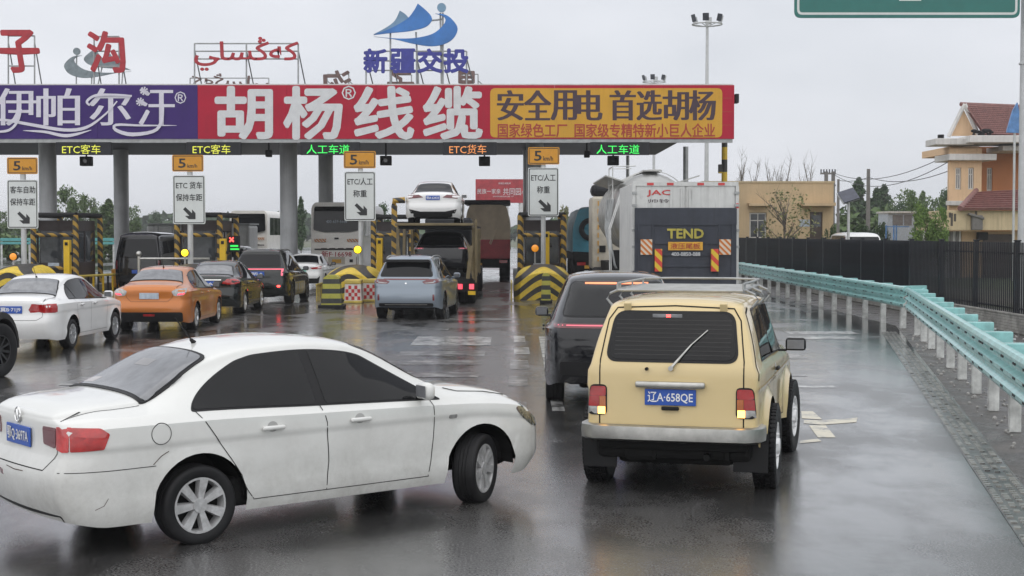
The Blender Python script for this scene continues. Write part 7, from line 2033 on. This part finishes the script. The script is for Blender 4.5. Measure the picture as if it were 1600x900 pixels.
T = [('poplar', 1357 - 15, 170, 276, 'tall dark poplar left of the pale utility pole', 'leaf_dark', 34, 0), ('poplar', 1335, 172, 300, 'lower poplar at the left of the poplar clump', 'leaf_dark', 30, 1), ('poplar', 1370, 168, 292, 'poplar right of the pale utility pole', 'leaf_dark', 32, 1), ('poplar', 1381, 172, 287, 'slim poplar at the right of the poplar clump', 'leaf_dark', 28, 2),
     ('broad', 1417, 150, 297, 'round hazy tree above the white cabin', 'leaf_mid', 60, 0), ('poplar', 1442, 160, 297, 'pointed tree between the round tree and the orange building', 'leaf_mid', 24, 0), ('broad', 1476, 150, 300, 'tall tree just left of the orange building', 'leaf_dark', 44, 1),
     ('broad', 1446, 72.5, 318, 'bright green bushy tree in front of the white cabin, left one', 'leaf_bright', 52, 2), ('broad', 1470, 72, 324, 'bright green bushy tree against the cream annex', 'leaf_bright', 40, 0), ('broad', 1428, 120, 312, 'soft green tree behind the cabin roof', 'leaf_mid', 50, 1), ('broad', 1400, 140, 318, 'low round tree left of the cabin', 'leaf_dark', 50, 2), ('broad', 1462, 128, 308, 'broad green tree beyond the two bright ones', 'leaf_mid', 50, 0),
     ('bush', 1378, 92, 340, 'dark conifer-like bush left of the blue railing', 'leaf_dark', 26, 0), ('bush', 1350, 95, 345, 'low bush right of the solar lamp', 'leaf_dark', 38, 1), ('bush', 1294, 82, 346, 'bush beside the brown door of the tan building', 'leaf_dark', 22, 2),
     ('broad', 102, 150, 296, 'tallest tree behind the left toll booth', 'leaf_mid', 56, 1), ('broad', 140, 155, 304, 'tree right of the tallest one behind the left booth', 'leaf_mid', 50, 2), ('poplar', 170, 150, 310, 'tree left of the rear left column', 'leaf_mid', 36, 1), ('broad', 205, 160, 322, 'tree right of the rear left column', 'leaf_mid', 40, 0),
     ('broad', 245, 260, 333, 'hazy far tree left of the second lane sign', 'leaf_dark', 30, 1), ('poplar', 356, 250, 330, 'far thin tree right of the second lane sign', 'leaf_dark', 12, 0), ('broad', 372, 270, 340, 'hazy far tree behind the white coach', 'leaf_dark', 36, 2), ('broad', 420, 240, 338, 'far tree left of the front grey column', 'leaf_dark', 30, 0), ('poplar', 470, 160, 306, 'tree between the grey column and the coach', 'leaf_dark', 16, 2),
     ('broad', 596, 130, 322, 'tree right of the middle lane sign', 'leaf_dark', 36, 1), ('broad', 882, 110, 322, 'pale yellow-green tree between the right lane sign and the teal lorry', 'leaf_pale', 26, 0), ('broad', 40, 165, 318, 'tree behind the leftmost lane sign', 'leaf_mid', 40, 2), ('broad', 5, 170, 330, 'tree at the left edge behind the toll lanes', 'leaf_mid', 40, 0)]
for kind, px_, D, yt, lab, mt, wd, var in T: tree(kind, px_, D, yt, lab, mt, wd, variant=var)
# hedge line and distant woods as one mass each
def mass(name, label, x0, x1, D, zt, seed, mat, n_=2600, depth=6, leaf=.5):
    rnd = random.Random(seed); V = []; Fs = []
    a, c = at(x0, 365, D).x, at(x1, 365, D).x
    ph = [rnd.uniform(0, 6.28) for _ in range(4)]
    for i in range(n_):
        x = rnd.uniform(a, c); u = (x - a)/(c - a)
        top = zt*(.62 + .2*math.sin(u*23 + ph[0]) + .12*math.sin(u*61 + ph[1]) + .08*math.sin(u*140 + ph[2]))
        p = Vector((x, D + rnd.uniform(0, depth), max(.0, top*rnd.random()**.45))); s = leaf*rnd.uniform(.6, 1.3)
        w = Vector((rnd.gauss(0, 1), rnd.gauss(0, 1), rnd.gauss(0, .7))).normalized(); v = w.cross(Vector((rnd.gauss(0, 1), rnd.gauss(0, 1), rnd.gauss(0, 1)))).normalized(); n0 = len(V)
        V += [p - w*s, p + v*s*.6, p + w*s, p - v*s*.6]; Fs.append((n0, n0+1, n0+2, n0+3))
    me = bpy.data.meshes.new(name); me.from_pydata([tuple(v) for v in V], [], Fs)
    tag(link_mesh(name, me, M[mat]), label, 'trees' if 'wood' in name else 'shrubs', kind='stuff')
mass('distant_wood', 'hazy line of woods along the horizon', -300, 1900, 420, 9, 1, 'leaf_dark', 9000, 20, 1.6)
mass('roadside_shrubs', 'shrubs behind the left toll lanes', -40, 440, 120, 2.6, 2, 'leaf_mid', 3500, 5, .4)
mass('hedge', 'dark hedge behind the black fence between the tan building and the cabin', 1308, 1395, 100, 2.6, 3, 'leaf_dark', 2200, 4, .3)
mass('green_slope', 'green shrubs rising behind the cabin', 1308, 1490, 125, 4.6, 5, 'leaf_mid', 3600, 6, .4)
# bare saplings and the half-bare tree before the tan building
def bare(px_, D, yt, label, name='bare_poplar', leaves=0, mat='leaf_pale', spread=.16, r=.1, n_=12, seed=1):
    p = at(px_, yt, D); h = p.z; root = thing(name, label, 'tree', (p.x, D, -.03), 0, 'bare and half-bare trees')
    me = trunk_mesh(h, r, seed, spread, True, n_); link_mesh('trunk', me, M['bark'], root)
    if leaves:
        cm = crown_mesh('broad', seed, leaves, h, h*.36, .10); link_mesh('crown', cm, M[mat], root)
bare(1228, 79, 295, 'half-bare young tree with small yellowing leaves before the tan building', 'half_bare_tree', 700, 'leaf_pale', .9, .09, 22, 4)
for i, (x, yt, lab) in enumerate(((1159, 232, 'first'), (1178, 250, 'second'), (1204, 246, 'third'), (1217, 252, 'fourth'), (1228, 248, 'fifth'), (1256, 256, 'sixth'), (1265, 246, 'seventh'))):
    bare(x, 150, yt, lab + ' bare treetop from the left showing over the tan building roof', 'bare_poplar', 0, 'leaf_pale', .16, .12, 14, 10 + i)
# ------------------------------------------------------------------ rain haze
b = MB(); b.span((-1600, -1600, -1.2), (1600, 3100, 24))
hz = b.build('haze', None); tag(hz, kind='stuff')
hm = bpy.data.materials.new('rain_haze'); hm.use_nodes = True
hn = hm.node_tree.nodes; hn.clear(); ho = hn.new('ShaderNodeOutputMaterial'); hv = hn.new('ShaderNodeVolumePrincipled')
hv.inputs['Color'].default_value = (.95, .96, .98, 1); hv.inputs['Density'].default_value = .0005; hv.inputs['Anisotropy'].default_value = .2
hm.node_tree.links.new(hv.outputs['Volume'], ho.inputs['Volume'])
hz.data.materials.append(hm)
